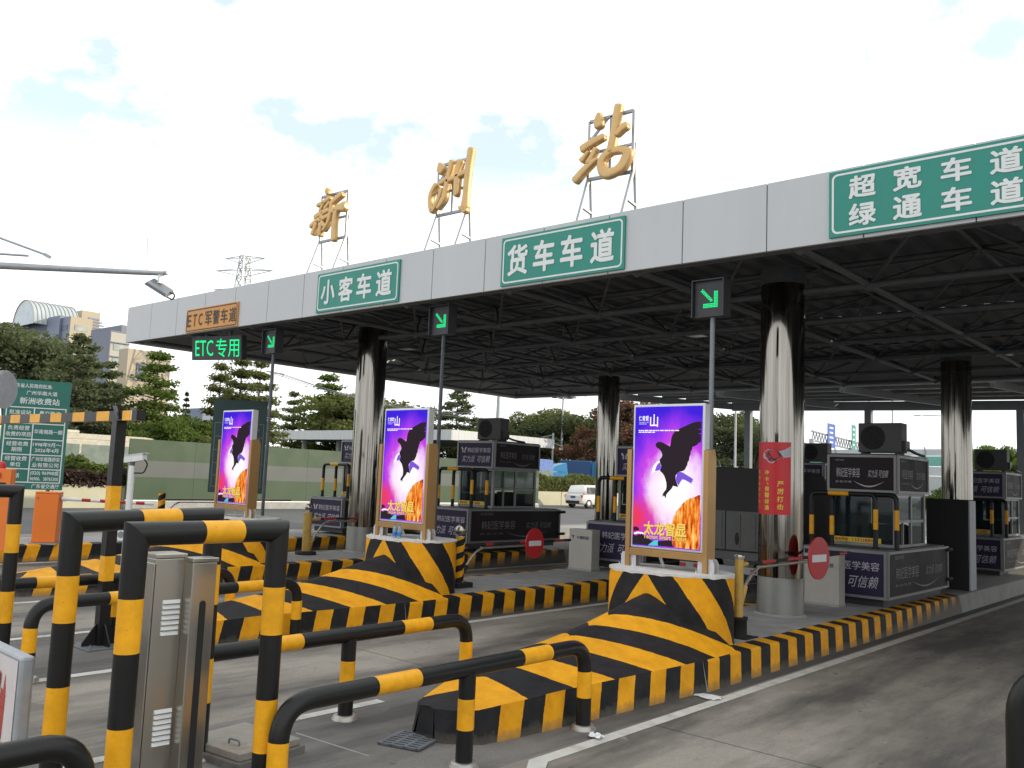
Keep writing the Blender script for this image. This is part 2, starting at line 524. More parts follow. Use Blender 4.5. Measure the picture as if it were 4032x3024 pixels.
def leaf_mat(name, a, b, trans=0.35):
    m = bpy.data.materials.new(name); m.use_nodes = True
    nt = m.node_tree; nt.nodes.remove(nt.nodes['Principled BSDF'])
    geo = node(nt, 'ShaderNodeNewGeometry')
    cc = ramp(nt, geo.outputs['Random Per Island'], [(0.0, a), (1.0, b)])
    df = node(nt, 'ShaderNodeBsdfDiffuse'); tl = node(nt, 'ShaderNodeBsdfTranslucent')
    nt.links.new(cc, df.inputs['Color'])
    lt = mixc(nt, 1.0, cc, (1.5, 1.6, 0.8), 'MULTIPLY')
    nt.links.new(lt, tl.inputs['Color'])
    mx = node(nt, 'ShaderNodeMixShader'); sock(mx, 'Fac', trans)
    nt.links.new(df.outputs[0], mx.inputs[1]); nt.links.new(tl.outputs[0], mx.inputs[2])
    nt.links.new(mx.outputs[0], nt.nodes['Material Output'].inputs['Surface'])
    return m
MT['leaf'] = leaf_mat('leaf_fresh', (0.065, 0.10, 0.030), (0.13, 0.17, 0.05))
MT['leaf_dark'] = leaf_mat('leaf_dark', (0.075, 0.090, 0.055), (0.12, 0.14, 0.085), 0.35)
MT['leaf_olive'] = leaf_mat('leaf_olive', (0.09, 0.105, 0.045), (0.16, 0.17, 0.075), 0.38)
MT['leaf_red'] = leaf_mat('leaf_flowering', (0.06, 0.07, 0.04), (0.28, 0.12, 0.10), 0.25)
MT['leaf_brown'] = leaf_mat('hedge_brown', (0.030, 0.022, 0.020), (0.075, 0.052, 0.045), 0.1)

def ground_mat(name, c1, c2, tyre=True, fine=1.0):
    m, nt, bs = base_mat(name)
    big = noise(nt, 0.5, 7.0, 0.62)
    cc = ramp(nt, big, [(0.3, c1), (0.7, c2)])
    grit = ramp(nt, noise(nt, 55.0 * fine, 5.0, 0.7), [(0.3, 0.78), (0.7, 1.15)])
    cc = mixc(nt, 1.0, cc, grit, 'MULTIPLY')
    if tyre:
        # dark oil and rubber drift along the lanes, and scattered spots
        st = ramp(nt, noise(nt, 1.0, 6.0, 0.65, stretch=(1.1, 0.22, 1)), [(0.42, 0.0), (0.62, 0.80)])
        cc = mixc(nt, st, cc, (0.045, 0.042, 0.04))
        sp = ramp(nt, noise(nt, 1.0, 4.0, 0.6, stretch=(9.0, 4.0, 1)), [(0.66, 0.0), (0.72, 0.7)])
        cc = mixc(nt, sp, cc, (0.035, 0.033, 0.032))
        pl = ramp(nt, noise(nt, 1.0, 8.0, 0.75, stretch=(3.0, 2.0, 1)), [(0.62, 0.0), (0.70, 0.5)])
        cc = mixc(nt, pl, cc, (0.42, 0.40, 0.37))
    nt.links.new(cc, bs.inputs['Base Color'])
    sock(bs, 'Roughness', 0.82)
    bump(nt, bs, noise(nt, 90.0, 5.0, 0.7), 0.35, 0.006)
    return m
MT['ground'] = ground_mat('plaza_asphalt', (0.075, 0.075, 0.078), (0.105, 0.105, 0.105), False)
MT['lane'] = ground_mat('lane_concrete', (0.20, 0.18, 0.155), (0.36, 0.325, 0.28))
MT['apron'] = ground_mat('apron_asphalt', (0.14, 0.133, 0.124), (0.25, 0.235, 0.215))
MT['marking'] = mat('road_marking_white', (0.56, 0.55, 0.51), 0.75, 0, 0.12, 5.0, 0.2, 60, dirt=0.75, dirtcol=(0.25, 0.23, 0.21))
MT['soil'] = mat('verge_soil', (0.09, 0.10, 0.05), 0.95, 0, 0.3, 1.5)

# ------------------------------------------------------------------ the setting: ground, lanes, markings
def sheet(name, rects, z, m, kind='structure', parts_mi=None):
    b = MB()
    for (x0, x1, y0, y1) in rects:
        nx = max(1, int(abs(x1 - x0) // 60) + 1)
        b.add([(x0, y0, gz(x0) + z), (x1, y0, gz(x1) + z), (x1, y1, gz(x1) + z), (x0, y1, gz(x0) + z)], [(0, 1, 2, 3)])
    return tag(b.build(name, m), kind=kind)
KERB = [-4.82 - 4.765 * k for k in range(4)]       # right-hand kerb lines of the four islands
IW = 2.12                                          # island width
g = MB()
g.add([(-600, -60, gz(-90)), (-90, -60, gz(-90)), (60, -60, gz(60)), (300, -60, gz(60)),
       (-600, 900, gz(-90)), (-90, 900, gz(-90)), (60, 900, gz(60)), (300, 900, gz(60))],
      [(0, 1, 5, 4), (1, 2, 6, 5), (2, 3, 7, 6)])
tag(g.build('ground', MT['ground']), kind='structure')
lanes = [(KERB[0] + 0.16, -1.9, -3, 60)]
for k in range(3):
    lanes.append((KERB[k + 1] + 0.16, KERB[k] - IW - 0.05, -3, 60))
lanes.append((KERB[3] - IW - 4.0, KERB[3] - IW - 0.1, -3, 60))
for (x0, x1, y0, y1) in lanes:
    b = MB(); y = y0
    # concrete slabs, each a few millimetres apart so that the joints show
    ys = [y0, 2.2, 7.4, 12.6, 17.8, 23, 30, 40, y1]
    for i in range(len(ys) - 1):
        a, c = ys[i] + 0.006, ys[i + 1] - 0.006
        b.add([(x0, a, gz(x0) + 0.004), (x1, a, gz(x1) + 0.004), (x1, c, gz(x1) + 0.004), (x0, c, gz(x0) + 0.004)], [(0, 1, 2, 3)])
    tag(b.build('lane_road', MT['lane']), kind='structure')
# darker asphalt aprons between the lanes, in front of the island noses
sheet('apron_road', [(KERB[k] - IW - 0.05, KERB[k] + 0.16, -3, 9.0) for k in range(3)] + [(-1.9, 3, -3, 20)], 0.004, MT['apron'])
mk = []
for k in range(4):
    mk.append((KERB[k] + 0.20, KERB[k] + 0.33, (5.72 if k == 0 else -3), 60))
    mk.append((KERB[k] - IW - 0.04 + 0.22, KERB[k] - IW - 0.04 + 0.34, -3, 6.0))
b = MB()
for (x0, x1, y0, y1) in mk:
    y = y0
    while y < y1:
        e = min(y + 4.0, y1)
        b.add([(x0, y, gz(x0) + 0.008), (x1, y, gz(x1) + 0.008), (x1, e, gz(x1) + 0.008), (x0, e, gz(x0) + 0.008)], [(0, 1, 2, 3)])
        y = e + 0.01
# the hooked end of the edge line beside the front island
b.add([(-4.62, 5.72, 0.0085), (-4.40, 5.40, 0.0085), (-4.28, 5.46, 0.0085), (-4.49, 5.80, 0.0085)], [(0, 1, 2, 3)])
tag(b.build('road_marking', MT['marking']), kind='structure')
# a fine joint across the apron, patched with lighter mortar
b = MB()
for (x0, y0, x1, y1, w) in ((-6.3, 3.3, -5.0, 3.52, 0.03), (-6.35, 4.75, -5.5, 4.82, 0.02), (-5.2, 4.2, -4.75, 4.3, 0.025)):
    b.add([(x0, y0, 0.0065 + gz(x0)), (x1, y1, 0.0065 + gz(x1)), (x1, y1 + w, 0.0065 + gz(x1)), (x0, y0 + w, 0.0065 + gz(x0))], [(0, 1, 2, 3)])
tag(b.build('mortar_marking', MT['concrete_top']), kind='structure')

# ------------------------------------------------------------------ toll islands
ISL_Z = 0.31
def interp(tab, y):
    if y <= tab[0][0]: return tab[0][1]
    for (a, b), (c, d) in zip(tab, tab[1:]):
        if y <= c: return b + (d - b) * (y - a) / (c - a)
    return tab[-1][1]
XR = [(5.50, -0.66), (5.56, -0.52), (5.72, -0.36), (6.26, -0.28), (7.7, -0.17), (8.6, -0.10), (9.0, -0.078), (9.9, -0.075)]
XL = [(5.50, -0.82), (5.56, -0.92), (5.8, -1.04), (6.5, -1.36), (7.5, -1.68), (8.6, -1.90), (9.2, -1.99), (9.9, -2.06)]
XC = [(5.50, -0.74), (6.2, -0.84), (6.75, -0.94), (7.4, -1.0), (8.1, -1.07), (9.9, -1.09)]
ZR = [(5.50, 0.262), (5.8, 0.285), (6.2, 0.34), (6.75, 0.405), (7.4, 0.48), (8.07, 0.585), (8.5, 0.67), (8.85, 0.755), (9.3, 0.86), (9.9, 0.97)]
ZE = [(5.50, 0.255), (6.6, 0.30), (9.9, 0.31)]
def kerb_u(y, z, zt=0.31):
    return (y + 0.33 * (zt - z) - 0.10 - 9.0) / 0.52 + 40.0
def crash_plan(n=28):
    "plan outline of the crash block, front half; returns (x, y, s) from the right-hand rear round the front to the left"
    pts = []
    cx, cy, a, bb = -1.11, 10.03, 0.81, 0.58
    for k in range(-10, n + 11):
        t = math.pi * k / n
        c, s = math.cos(t), math.sin(t)
        pts.append((cx + a * math.copysign(abs(c) ** 0.88, c), cy - bb * math.copysign(abs(s) ** 0.9, s)))
    return pts, cx
def make_island(name, kx, y_end, label, nose=True, block=True, y_nose=0.0):
    zc = gz(kx - 1.0)
    t = thing(name, (kx, 0, zc), label, 'toll island', 'striped toll islands')
    y0 = 9.0 if nose else y_nose
    N = int((min(y_end, 19.0) - y0) / 0.4)
    def kerb(p, side, ya, yb, n, mi):
        sx = 1 if side > 0 else -1
        off = 0.0 if side > 0 else -IW
        for i in range(n):
            a = ya + (yb - ya) * i / n; c = ya + (yb - ya) * (i + 1) / n
            prof = [(0.0, -0.03), (-0.015, 0.04), (-0.06, 0.285), (-0.075, 0.305), (-0.29, 0.322)]
            for (xa, za), (xb, zb) in zip(prof, prof[1:]):
                vs = [(off + sx * xa, a, za), (off + sx * xa, c, za), (off + sx * xb, c, zb), (off + sx * xb, a, zb)]
                gr = lambda y, z: z - 0.055 * max(0.0, y - 14.2)
                uv = [(kerb_u(a, za), gr(a, za)), (kerb_u(c, za), gr(c, za)), (kerb_u(c, zb), gr(c, zb)), (kerb_u(a, zb), gr(a, zb))]
                p.add(vs, [(0, 1, 2, 3) if side > 0 else (3, 2, 1, 0)], mi, False, uv)
    for side in (1, -1):
        p = MB(); kerb(p, side, y0, 19.0, N, 0)
        if y_end > 19: kerb(p, side, 19.0, y_end, 8, 1)
        p.build('kerb', [MT['stripe'], MT['concrete_top']], t, merge=True)
    q = MB(); n = 10
    for i in range(n):
        a = y0 + (y_end - y0) * i / n; c = y0 + (y_end - y0) * (i + 1) / n
        q.add([(-0.29, a, 0.322), (-0.29, c, 0.322), (-IW + 0.29, c, 0.322), (-IW + 0.29, a, 0.322)], [(0, 1, 2, 3)])
    q.add([(0, y0, -0.03), (-IW, y0, -0.03), (-IW + 0.075, y0, 0.305), (-0.075, y0, 0.305)], [(0, 1, 2, 3)])
    q.add([(0, y_end, -0.03), (-IW, y_end, -0.03), (-IW + 0.075, y_end, 0.305), (-0.075, y_end, 0.305)], [(3, 2, 1, 0)])
    q.build('platform', MT['concrete_top'], t)
    if nose:
        m = MB(); ys = [5.50, 5.53, 5.57, 5.63, 5.72] + [5.72 + (9.8 - 5.72) * k / 26 for k in range(1, 27)]
        T = [-1, -0.85, -0.65, -0.45, -0.28, -0.14, -0.05, 0, 0.05, 0.14, 0.28, 0.45, 0.65, 0.85, 1]
        rows = []; uvr = []
        for y in ys:
            xr, xl, xc, zr, ze = interp(XR, y), interp(XL, y), interp(XC, y), interp(ZR, y), interp(ZE, y)
            r, u = [], []
            for tt in T:
                x = xc + (xr - xc) * tt if tt >= 0 else xc + (xc - xl) * tt
                a = abs(tt)
                pr = 1 - (math.sqrt(a * a + 0.0064) - 0.08) / (math.sqrt(1.0064) - 0.08)
                r.append((x, y, ze + (zr - ze) * pr))
                nn = (y - (6.0 * (1 - a) + 5.68 * a)) / (0.375 * (1 - a) + 0.60 * a)
                u.append((max(min(nn, 7.95), -0.9) / 2 + 10, 0.5))
            rows.append(r); uvr.append(u)
        for i in range(len(ys) - 1):
            for j in range(len(T) - 1):
                m.add([rows[i][j], rows[i][j + 1], rows[i + 1][j + 1], rows[i + 1][j]], [(0, 1, 2, 3)], 0, False,
                      [uvr[i][j], uvr[i][j + 1], uvr[i + 1][j + 1], uvr[i + 1][j]])
        for side, tab in ((1, XR), (-1, XL)):
            for i in range(len(ys) - 1):
                a, c = ys[i], ys[i + 1]
                zs = [-0.03, 0.09, 0.18, 1]
                for z0, z1 in zip(zs, zs[1:]):
                    def P(y, z):
                        ze = interp(ZE, y)
                        zz = ze if z == 1 else z
                        return (interp(tab, y) + side * 0.055 * (1 - zz / ze), y - (0.03 * (1 - zz / ze) if y < 5.56 else 0), zz)
                    v4 = [P(a, z0), P(c, z0), P(c, z1), P(a, z1)]
                    uv = [(kerb_u(w[1], w[2]) if (a + c) / 2 > 5.85 else 40.75, w[2]) for w in v4]
                    m.add(v4, [(0, 1, 2, 3) if side > 0 else (3, 2, 1, 0)], 0, False, uv)
        a = rows[0]
        lo = [(a[0][0] - 0.03, 5.47, -0.03), (a[-1][0] + 0.03, 5.47, -0.03)]
        m.add([lo[0], lo[1], a[-1], a[0]], [(0, 1, 2, 3)], 0, False, [(10.75, 0.0), (10.75, 0.0), (10.75, 0.3), (10.75, 0.3)])
        m.build('nose', [MT['stripe']], t, merge=True)
    if block:
        plan, cx = crash_plan()
        ZT = 1.135
        s = [0.0]
        for i in range(1, len(plan)):
            s.append(s[-1] + math.dist(plan[i], plan[i - 1]))
        mid = s[len(plan) // 2]
        m = MB(); zs = [0.28, 0.34, 0.5, 0.65, 0.8, 0.95, 1.07, ZT - 0.012]
        def gsh(d): return 0.80 * d - 0.10 * d * d
        for i in range(len(plan) - 1):
            for z0, z1 in zip(zs, zs[1:]):
                v4, uv = [], []
                for (k, z) in ((i, z0), (i, z1), (i + 1, z1), (i + 1, z0)):
                    fl = 1 + 0.035 * max(0, (0.34 - z) / 0.06)
                    x, y = plan[k]
                    v4.append((cx + (x - cx) * fl, 10.1 + (y - 10.1) * fl, z))
                    nn = (abs(s[k] - mid) - gsh(ZT - z)) / 0.335
                    uv.append(((max(nn, -0.97) + 1) / 2 + 10, 0.5))
                m.add(v4, [(0, 1, 2, 3)], 0, True, uv)
        q0, q1 = plan[0], plan[-1]
        m.add([(q0[0], q0[1], 0.28), (q1[0], q1[1], 0.28), (q1[0], q1[1], ZT - 0.012), (q0[0], q0[1], ZT - 0.012)], [(0, 1, 2, 3)], 0, False, [(10.75, 0.5)] * 4)
        cb = m.build('crash_block', [MT['stripe']], t, merge=True)
        w = MB(); r2 = random.Random(int(abs(kx) * 10))
        top = [(cx + (x - cx) * 1.004, 10.1 + (y - 10.1) * 1.004) for x, y in plan]
        n = len(top)
        va = [(x, y, ZT + 0.004) for x, y in top]
        vb = [(x, y, ZT - 0.018 - r2.random() * 0.022) for x, y in top]
        w.add(va, [tuple(reversed(range(n)))])
        w.add(va + vb, [(i, (i + 1) % n, (i + 1) % n + n, i + n) for i in range(n)])
        w.build('white_top', MT['white_paint'], cb)
    return t
make_island('toll_island', KERB[0], 42.0, 'nearest striped toll island with a humped chevron nose, beside the right-hand lane')
make_island('toll_island', KERB[1], 42.0, 'middle striped toll island, second from the right, with a humped chevron nose')
make_island('toll_island', KERB[2], 42.0, 'third striped toll island from the right, its nose behind the tall pipe frames')
make_island('toll_island', KERB[3], 42.0, 'leftmost striped toll island carrying the green notice board and orange gate box', nose=False, block=False, y_nose=5.4)

# ------------------------------------------------------------------ pipe barriers
PIPE = 0.0665
def make_rail():
    t = thing('pipe_barrier', (0, 0, 0), '', 'pipe barrier', 'low bent pipe barriers')
    z = 0.735
    pts = fillet([(0, 0, -0.02), (0, 0, z), (0, 3.28, z), (0, 3.28, -0.02)], 0.24, 8)
    b = MB()
    # arc length along the bent pipe: up the first leg, along the rail, down the last leg
    L = sum((pts[i] - pts[i - 1]).length for i in range(1, len(pts)))
    cut = 0.103 * 2
    banded(b, pts, PIPE, [(0.30, 0.53), (0.65 + 0.78, 0.65 + 1.19), (0.65 + 2.36, 0.65 + 2.74), (L - 0.53, L - 0.30)])
    b.build('bent_pipe', [MT['black'], MT['yellow']], t)
    m = MB()
    banded(m, [(0, 1.72, -0.02), (0, 1.72, z - 0.03)], PIPE, [(0.30, 0.53)], caps=False)
    m.build('post', [MT['black'], MT['yellow']], t)
    for y in (0, 1.72, 3.28):
        f = MB(); f.lathe((0, y, 0), [(0.118, -0.01), (0.118, 0.018), (0.105, 0.026), (0.105, 0.034), (0.098, 0.042), (0.07, 0.044)], 24)
        f.build('base_flange', MT['steel_flange'], t)
    return t
rail = make_rail()
rail.location = (-4.84, 3.50, gz(-4.8)); rail.rotation_euler = (0, 0, rad(0.5))
rail['label'] = 'low bent pipe barrier along the right side of the nearest island nose'
dup(rail, (-6.40, 3.62, gz(-6.4)), 'low bent pipe barrier along the left side of the nearest island nose', rz=rad(1.0))
dup(rail, (-9.36, 3.78, gz(-9.4)), 'low bent pipe barrier on the near side of the middle island nose', rz=rad(3.5))
dup(rail, (-10.86, 3.62, gz(-10.9)), 'low bent pipe barrier on the far side of the middle island nose', rz=rad(-0.5))
dup(rail, (-4.84, -0.98, gz(-4.8)), 'low bent pipe barrier cut off by the bottom left corner of the photo')
pe = at(4016, 2950, 6.2)
t = thing('pipe_barrier', (pe.x, pe.y, gz(pe.x)), 'thick black bent pipe barrier standing alone beside the right-hand lane', 'pipe barrier', 'low bent pipe barriers')
b = MB(); banded(b, fillet([(0, 0, -0.02), (0, 0, 1.03), (2.2, 0.5, 1.03), (2.2, 0.5, -0.02)], 0.30, 8), 0.088, [(1.6, 2.1), (2.7, 3.1)])
b.build('bent_pipe', [MT['black'], MT['yellow']], t)
for (x, y) in ((0, 0), (2.2, 0.5)):
    f = MB(); f.lathe((x, y, 0), [(0.15, -0.01), (0.15, 0.02), (0.09, 0.04)], 24); f.build('base_flange', MT['steel_flange'], t)

def hoop(loc, dx, dy, ztop, zl, zr, label, rise=0.0):
    "tall mitred pipe frame from (0,0) to (dx,dy)"
    t = thing('hoop_barrier', loc, label, 'hoop barrier', 'tall mitred hoop barriers')
    R_ = 0.070
    d = Vector((dx, dy, 0)); Ln = d.length; dn = d.normalized()
    b = MB(); zt = ztop
    # top bar, mitred at both ends
    n = 18; vs = []
    side = Vector((dn.y, -dn.x, 0))
    def ring(base, tilt):
        out = []
        for k in range(n):
            a = 2 * math.pi * k / n
            h = math.cos(a) * R_; w = math.sin(a) * R_
            out.append(base + side * w + Vector((0, 0, h)) + dn * (tilt * h))
        return out
    cuts = [0.0, 0.42 * Ln, 0.70 * Ln, Ln]
    rings = [ring(Vector((0, 0, zt)), -1), ring(dn * cuts[1] + Vector((0, 0, zt + rise * 0.42)), 0), ring(dn * cuts[2] + Vector((0, 0, zt + rise * 0.7)), 0), ring(dn * Ln + Vector((0, 0, zt + rise)), 1)]
    for i in range(3):
        b.add(rings[i] + rings[i + 1], [(k, n + k, n + (k + 1) % n, (k + 1) % n) for k in range(n)], 1 if i == 1 else 0, True)
    b.build('top_bar', [MT['black'], MT['yellow']], t)
    for (o, tl, bands, zz) in ((Vector((0, 0, 0)), -1, zl, zt), (dn * Ln, 1, zr, zt + rise)):
        m = MB()
        lv = [-0.02]
        for a, c in bands: lv += [a, c]
        lv.append(None)
        prev = None
        for i, z in enumerate(lv):
            rg = []
            for k in range(n):
                a = 2 * math.pi * k / n
                h = math.cos(a) * R_; w = math.sin(a) * R_
                p = o + side * w + dn * h
                p.z = z if z is not None else zz + tl * h
                rg.append(p)
            if prev:
                m.add(prev + rg, [(k, (k + 1) % n, n + (k + 1) % n, n + k) for k in range(n)], 1 if i % 2 == 0 else 0, True)
            prev = rg
        # index 0 -> first band start is black; bands alternate
        m.build('leg', [MT['black'], MT['yellow']], t)
        f = MB(); f.lathe(o, [(0.13, -0.01), (0.13, 0.02), (0.072, 0.03)], 20); f.build('base_flange', MT['steel_flange'], t)
    return t
bl = [(0.41, 0.735), (1.14, 1.44)]
hoop((-4.98, 2.54, gz(-5)), -0.04, 0.98, 1.80, bl, bl, 'tall black and yellow pipe frame in front of the steel cabinets')
hoop((-6.08, 2.66, gz(-6.1)), -0.22, 1.17, 1.785, bl, bl, 'tall black and yellow pipe frame behind the steel cabinets', rise=0.02)
hoop((-10.35, 2.75, gz(-10.4)), 0.0, 1.16, 1.79, bl, bl, 'tall black and yellow pipe frame cut off by the left edge of the photo')

# ------------------------------------------------------------------ steel cabinets between the frames
def cabinet(loc, w, d, h, label, slot):
    t = thing('steel_cabinet', loc, label, 'steel cabinet', None)
    b = MB(); b.box(-w / 2, w / 2, -d / 2, d / 2, -0.01, h - 0.03)
    b.build('housing', MT['steel'], t, bevel=0.006)
    c = MB(); c.box(-w / 2 - 0.008, w / 2 + 0.008, -d / 2 - 0.008, d / 2 + 0.008, h - 0.028, h)
    c.build('lid', MT['steel'], t, bevel=0.004)
    if slot:
        s = MB(); r = 0.022
        pl = [(r * math.cos(math.pi * k / 8), h - 0.30 + r * math.sin(math.pi * k / 8)) for k in range(9)] + [(-r, 0.12), (r, 0.12)]
        s.prism(pl, (w / 2 + 0.003, 0.0, 0), (0, 1, 0), (0, 0, 1), (-0.002, 0, 0))
        s.build('sensor_slot', MT['rubber'], t)
    else:
        dr = MB(); dr.box(-w / 2 + 0.004, w / 2 - 0.004, -d / 2 - 0.012, -d / 2 - 0.002, 0.06, h - 0.06)
        dd = dr.build('door', MT['steel'], t, bevel=0.004)
        k = MB(); 
        for z in (0.62, 1.06): k.lathe((-w / 2 + 0.05, -d / 2 - 0.02, z), [(0.012, -0.008), (0.016, 0.0), (0.012, 0.008)], 10, axis='y')
        k.build('lock', MT['dark_steel'], dd)
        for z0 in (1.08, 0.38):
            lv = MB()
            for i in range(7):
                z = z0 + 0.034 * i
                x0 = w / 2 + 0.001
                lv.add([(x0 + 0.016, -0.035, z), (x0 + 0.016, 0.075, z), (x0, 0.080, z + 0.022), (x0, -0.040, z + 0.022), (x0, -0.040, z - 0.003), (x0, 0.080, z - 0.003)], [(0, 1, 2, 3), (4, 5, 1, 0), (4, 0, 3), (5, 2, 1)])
            lv.build('louvre', MT['sign_white'], t)  # white colour stands in for sky reflected by polished louvres
    return t
cabinet((-5.72, 3.13, gz(-5.7)), 0.20, 0.20, 1.605, 'brushed steel cabinet with two sets of louvres between the pipe frames', False).rotation_euler = (0, 0, rad(-4))
cabinet((-5.55, 3.30, gz(-5.5)), 0.12, 0.17, 1.585, 'narrow brushed steel post with a long dark sensor slot', True).rotation_euler = (0, 0, rad(-4))

# concrete access cover with handles
t = thing('access_cover', (-6.20, 4.15, gz(-6.2)), 'rusty grey access cover with lifting handles on a low concrete plinth', 'access cover', rz=rad(6))
b = MB(); b.box(-0.36, 0.36, -0.32, 0.32, -0.01, 0.06); b.build('plinth', MT['apron'], t, bevel=0.01)
MT['rusty_plate'] = mat('rusty_plate', (0.30, 0.28, 0.245), 0.7, 0.1, 0.2, 5, 0.2, 40, dirt=0.7, dirtcol=(0.16, 0.075, 0.03))
b = MB(); b.box(-0.33, 0.33, -0.29, 0.29, 0.062, 0.115); b.build('lid', MT['rusty_plate'], t, bevel=0.006)
for (x, y) in ((0.02, 0.16), (0.10, -0.16)):
    b = MB(); b.tube(fillet([(x - 0.06, y, 0.11), (x - 0.06, y, 0.15), (x + 0.06, y, 0.15), (x + 0.06, y, 0.11)], 0.02, 3), 0.007, 8)
    b.build('handle', MT['dark_steel'], t)
# drain grate
t = thing('drain_grate', (-5.57, 5.33, gz(-5.6) + 0.006), 'dark slotted drain grate in the road before the nearest island nose', 'drain grate', rz=rad(18))
b = MB(); b.box(-0.19, 0.19, -0.20, 0.20, -0.004, 0.004)
b.build('slot_pit', MT['rubber'], t)
b = MB()
for x in (-0.19, -0.075, 0.045, 0.165): b.box(x, x + 0.03, -0.21, 0.21, 0.003, 0.02)
for k in range(8): b.box(-0.185, 0.19, -0.21 + 0.056 * k, -0.182 + 0.056 * k, 0.0035, 0.0195)
b.build('frame_bars', MT['dark_steel'], t)
# litter: a scrap of paper and a peeled patch
def scrap(loc, s, label, seed):
    r = random.Random(seed); b = MB((loc))
    n = 5; P = [[Vector((loc[0] + s * (i / n - .5) + r.uniform(-.1, .1) * s, loc[1] + s * .7 * (j / n - .5) + r.uniform(-.08, .08) * s, loc[2] + 0.004 + abs(r.gauss(0, .12)) * s)) for i in range(n + 1)] for j in range(n + 1)]
    for i in range(n):
        for j in range(n): b.add([P[j][i], P[j][i + 1], P[j + 1][i + 1], P[j + 1][i]], [(0, 1, 2, 3)])
    return tag(b.build('paper_scrap', MT['sign_white']), label, 'litter')
scrap((-4.62, 6.62, 0.012), 0.13, 'crumpled white paper scrap on the road beside the barrier end', 3)
scrap((-4.70, 8.78, 0.010), 0.28, 'flat torn sheet of paper beside the striped kerb', 5).scale = (1, 1, 0.15)

# advertising light box at the lower left edge
P1 = at(85, 2590, 5.8); P0 = at(-120, 2490, 6.55)
dv = Vector((P0.x - P1.x, P0.y - P1.y, 0)); wbox = dv.length; dn = dv.normalized(); nb = Vector((dn.y, -dn.x, 0))
if nb.dot(EYE - P1) < 0: nb = -nb
t = thing('advert_light_box', (P1.x, P1.y, gz(P1.x)), 'grey framed advert light box with red figures, cut off at the lower left edge', 'advert box')
zt, hb = P1.z - gz(P1.x), 0.60
b = MB()
b.obox(dn * wbox / 2 + Vector((0, 0, zt - hb / 2)) - nb * 0.045, dn * wbox / 2, nb * 0.045, Vector((0, 0, hb / 2)))
b.build('frame', MT['galv'], t, bevel=0.02)
uL = -dn
b = MB(); c0 = dn * (wbox / 2 + 0.0) + nb * 0.004 + Vector((0, 0, zt - hb / 2))
b.flat([(-wbox / 2 + 0.03, -hb / 2 + 0.03), (wbox / 2 - 0.04, -hb / 2 + 0.03), (wbox / 2 - 0.04, hb / 2 - 0.03), (-wbox / 2 + 0.03, hb / 2 - 0.03)], c0, uL, (0, 0, 1))
pn = b.build('advert_panel', mat('advert_white', (0.68, 0.62, 0.62), 0.3, 0, 0.05, 4), t)
b = MB()
b.flat([(0.06, -0.26), (0.32, -0.26), (0.33, 0.02), (0.30, 0.16), (0.28, 0.05), (0.24, 0.06), (0.22, -0.04), (0.18, -0.02), (0.15, -0.12), (0.05, -0.16)], c0 + nb * 0.003, uL, (0, 0, 1))
b.text('招聘', c0 + uL * 0.10 + nb * 0.002 + Vector((0, 0, 0.10)), uL, (0, 0, 1), h=0.13, bold=0.03)
b.build('red_print', mat('advert_red', (0.50, 0.05, 0.03), 0.3, 0, 0.4, 9), pn)
b = MB(); b.tube([(dn * 0.12 + Vector((0, 0, -0.02))), (dn * 0.12 + Vector((0, 0, zt - hb)))], 0.05, 14); b.build('leg', MT['yellow'], t)

# ------------------------------------------------------------------ height limit gate on the left
px, py = -10.58, 5.07
t = thing('height_limit_gate', (px, py, gz(px)), 'black and yellow height limit beam on a post with a gusseted foot, at the left', 'height limit gate')
zb = 2.70 - gz(px)
b = MB(); s = 0.063
for z0, z1, m in ((0.0, 0.75, 0), (0.75, 1.04, 1), (1.04, 1.54, 0), (1.54, 1.86, 1), (1.86, 2.2, 0)):
    b.box(-s, s, -s, s, z0, z1, m)
for z0, z1, m in ((2.2, zb - 0.002, 0),): b.box(-s, s, -s, s, z0, z1, m)
b.build('post', [MT['black'], MT['yellow']], t, bevel=0.004)
b = MB(); x = 0.40; k = 0
edges = [0.40, 0.385, 0.21]
b.box(0.385, 0.398, -0.055, 0.055, zb, zb + 0.115, 2)
b.box(0.17, 0.385, -0.055, 0.055, zb, zb + 0.115, 1)
x = 0.17; m = 0
while x > -5.6:
    b.box(x - 0.335, x, -0.055, 0.055, zb, zb + 0.115, m); x -= 0.335; m = 1 - m
b.box(0.398, 0.52, -0.055, 0.055, zb, zb + 0.115, 0); b.box(0.515, 0.523, -0.045, 0.045, zb + 0.01, zb + 0.105, 3)
b.build('beam', [MT['black'], MT['yellow'], MT['sign_white'], MT['rubber']], t)
b = MB(); b.beam((0.10, -0.06, zb + 0.02), (0.03, -0.09, zb + 0.17), 0.05, 0.02); b.build('bracket', MT['dark_steel'], t)
b = MB(); b.box(0.28, 0.35, -0.02, 0.02, zb + 0.115, zb + 0.15); b.build('lug', MT['dark_steel'], t)
b = MB(); b.box(-0.27, 0.27, -0.27, 0.27, 0.0, 0.018); bp = b.build('base_plate', MT['dark_steel'], t)
b = MB()
for a in range(4):
    c, sn = round(math.cos(a * math.pi / 2)), round(math.sin(a * math.pi / 2))
    d = Vector((c, sn, 0)); q = Vector((-sn, c, 0))
    b.prism([(s, 0.018), (0.22, 0.018), (0.22, 0.06), (s + 0.01, 0.26), (s, 0.26)], q * -0.008 , d, (0, 0, 1), q * 0.016)
b.build('gusset', MT['black'], t)
b = MB()
for x in (-0.22, 0.22):
    for y in (-0.22, 0.22): b.lathe((x, y, 0.018), [(0.018, 0), (0.018, 0.02), (0.009, 0.022), (0.009, 0.05)], 8)
b.build('bolt', MT['dark_steel'], bp)

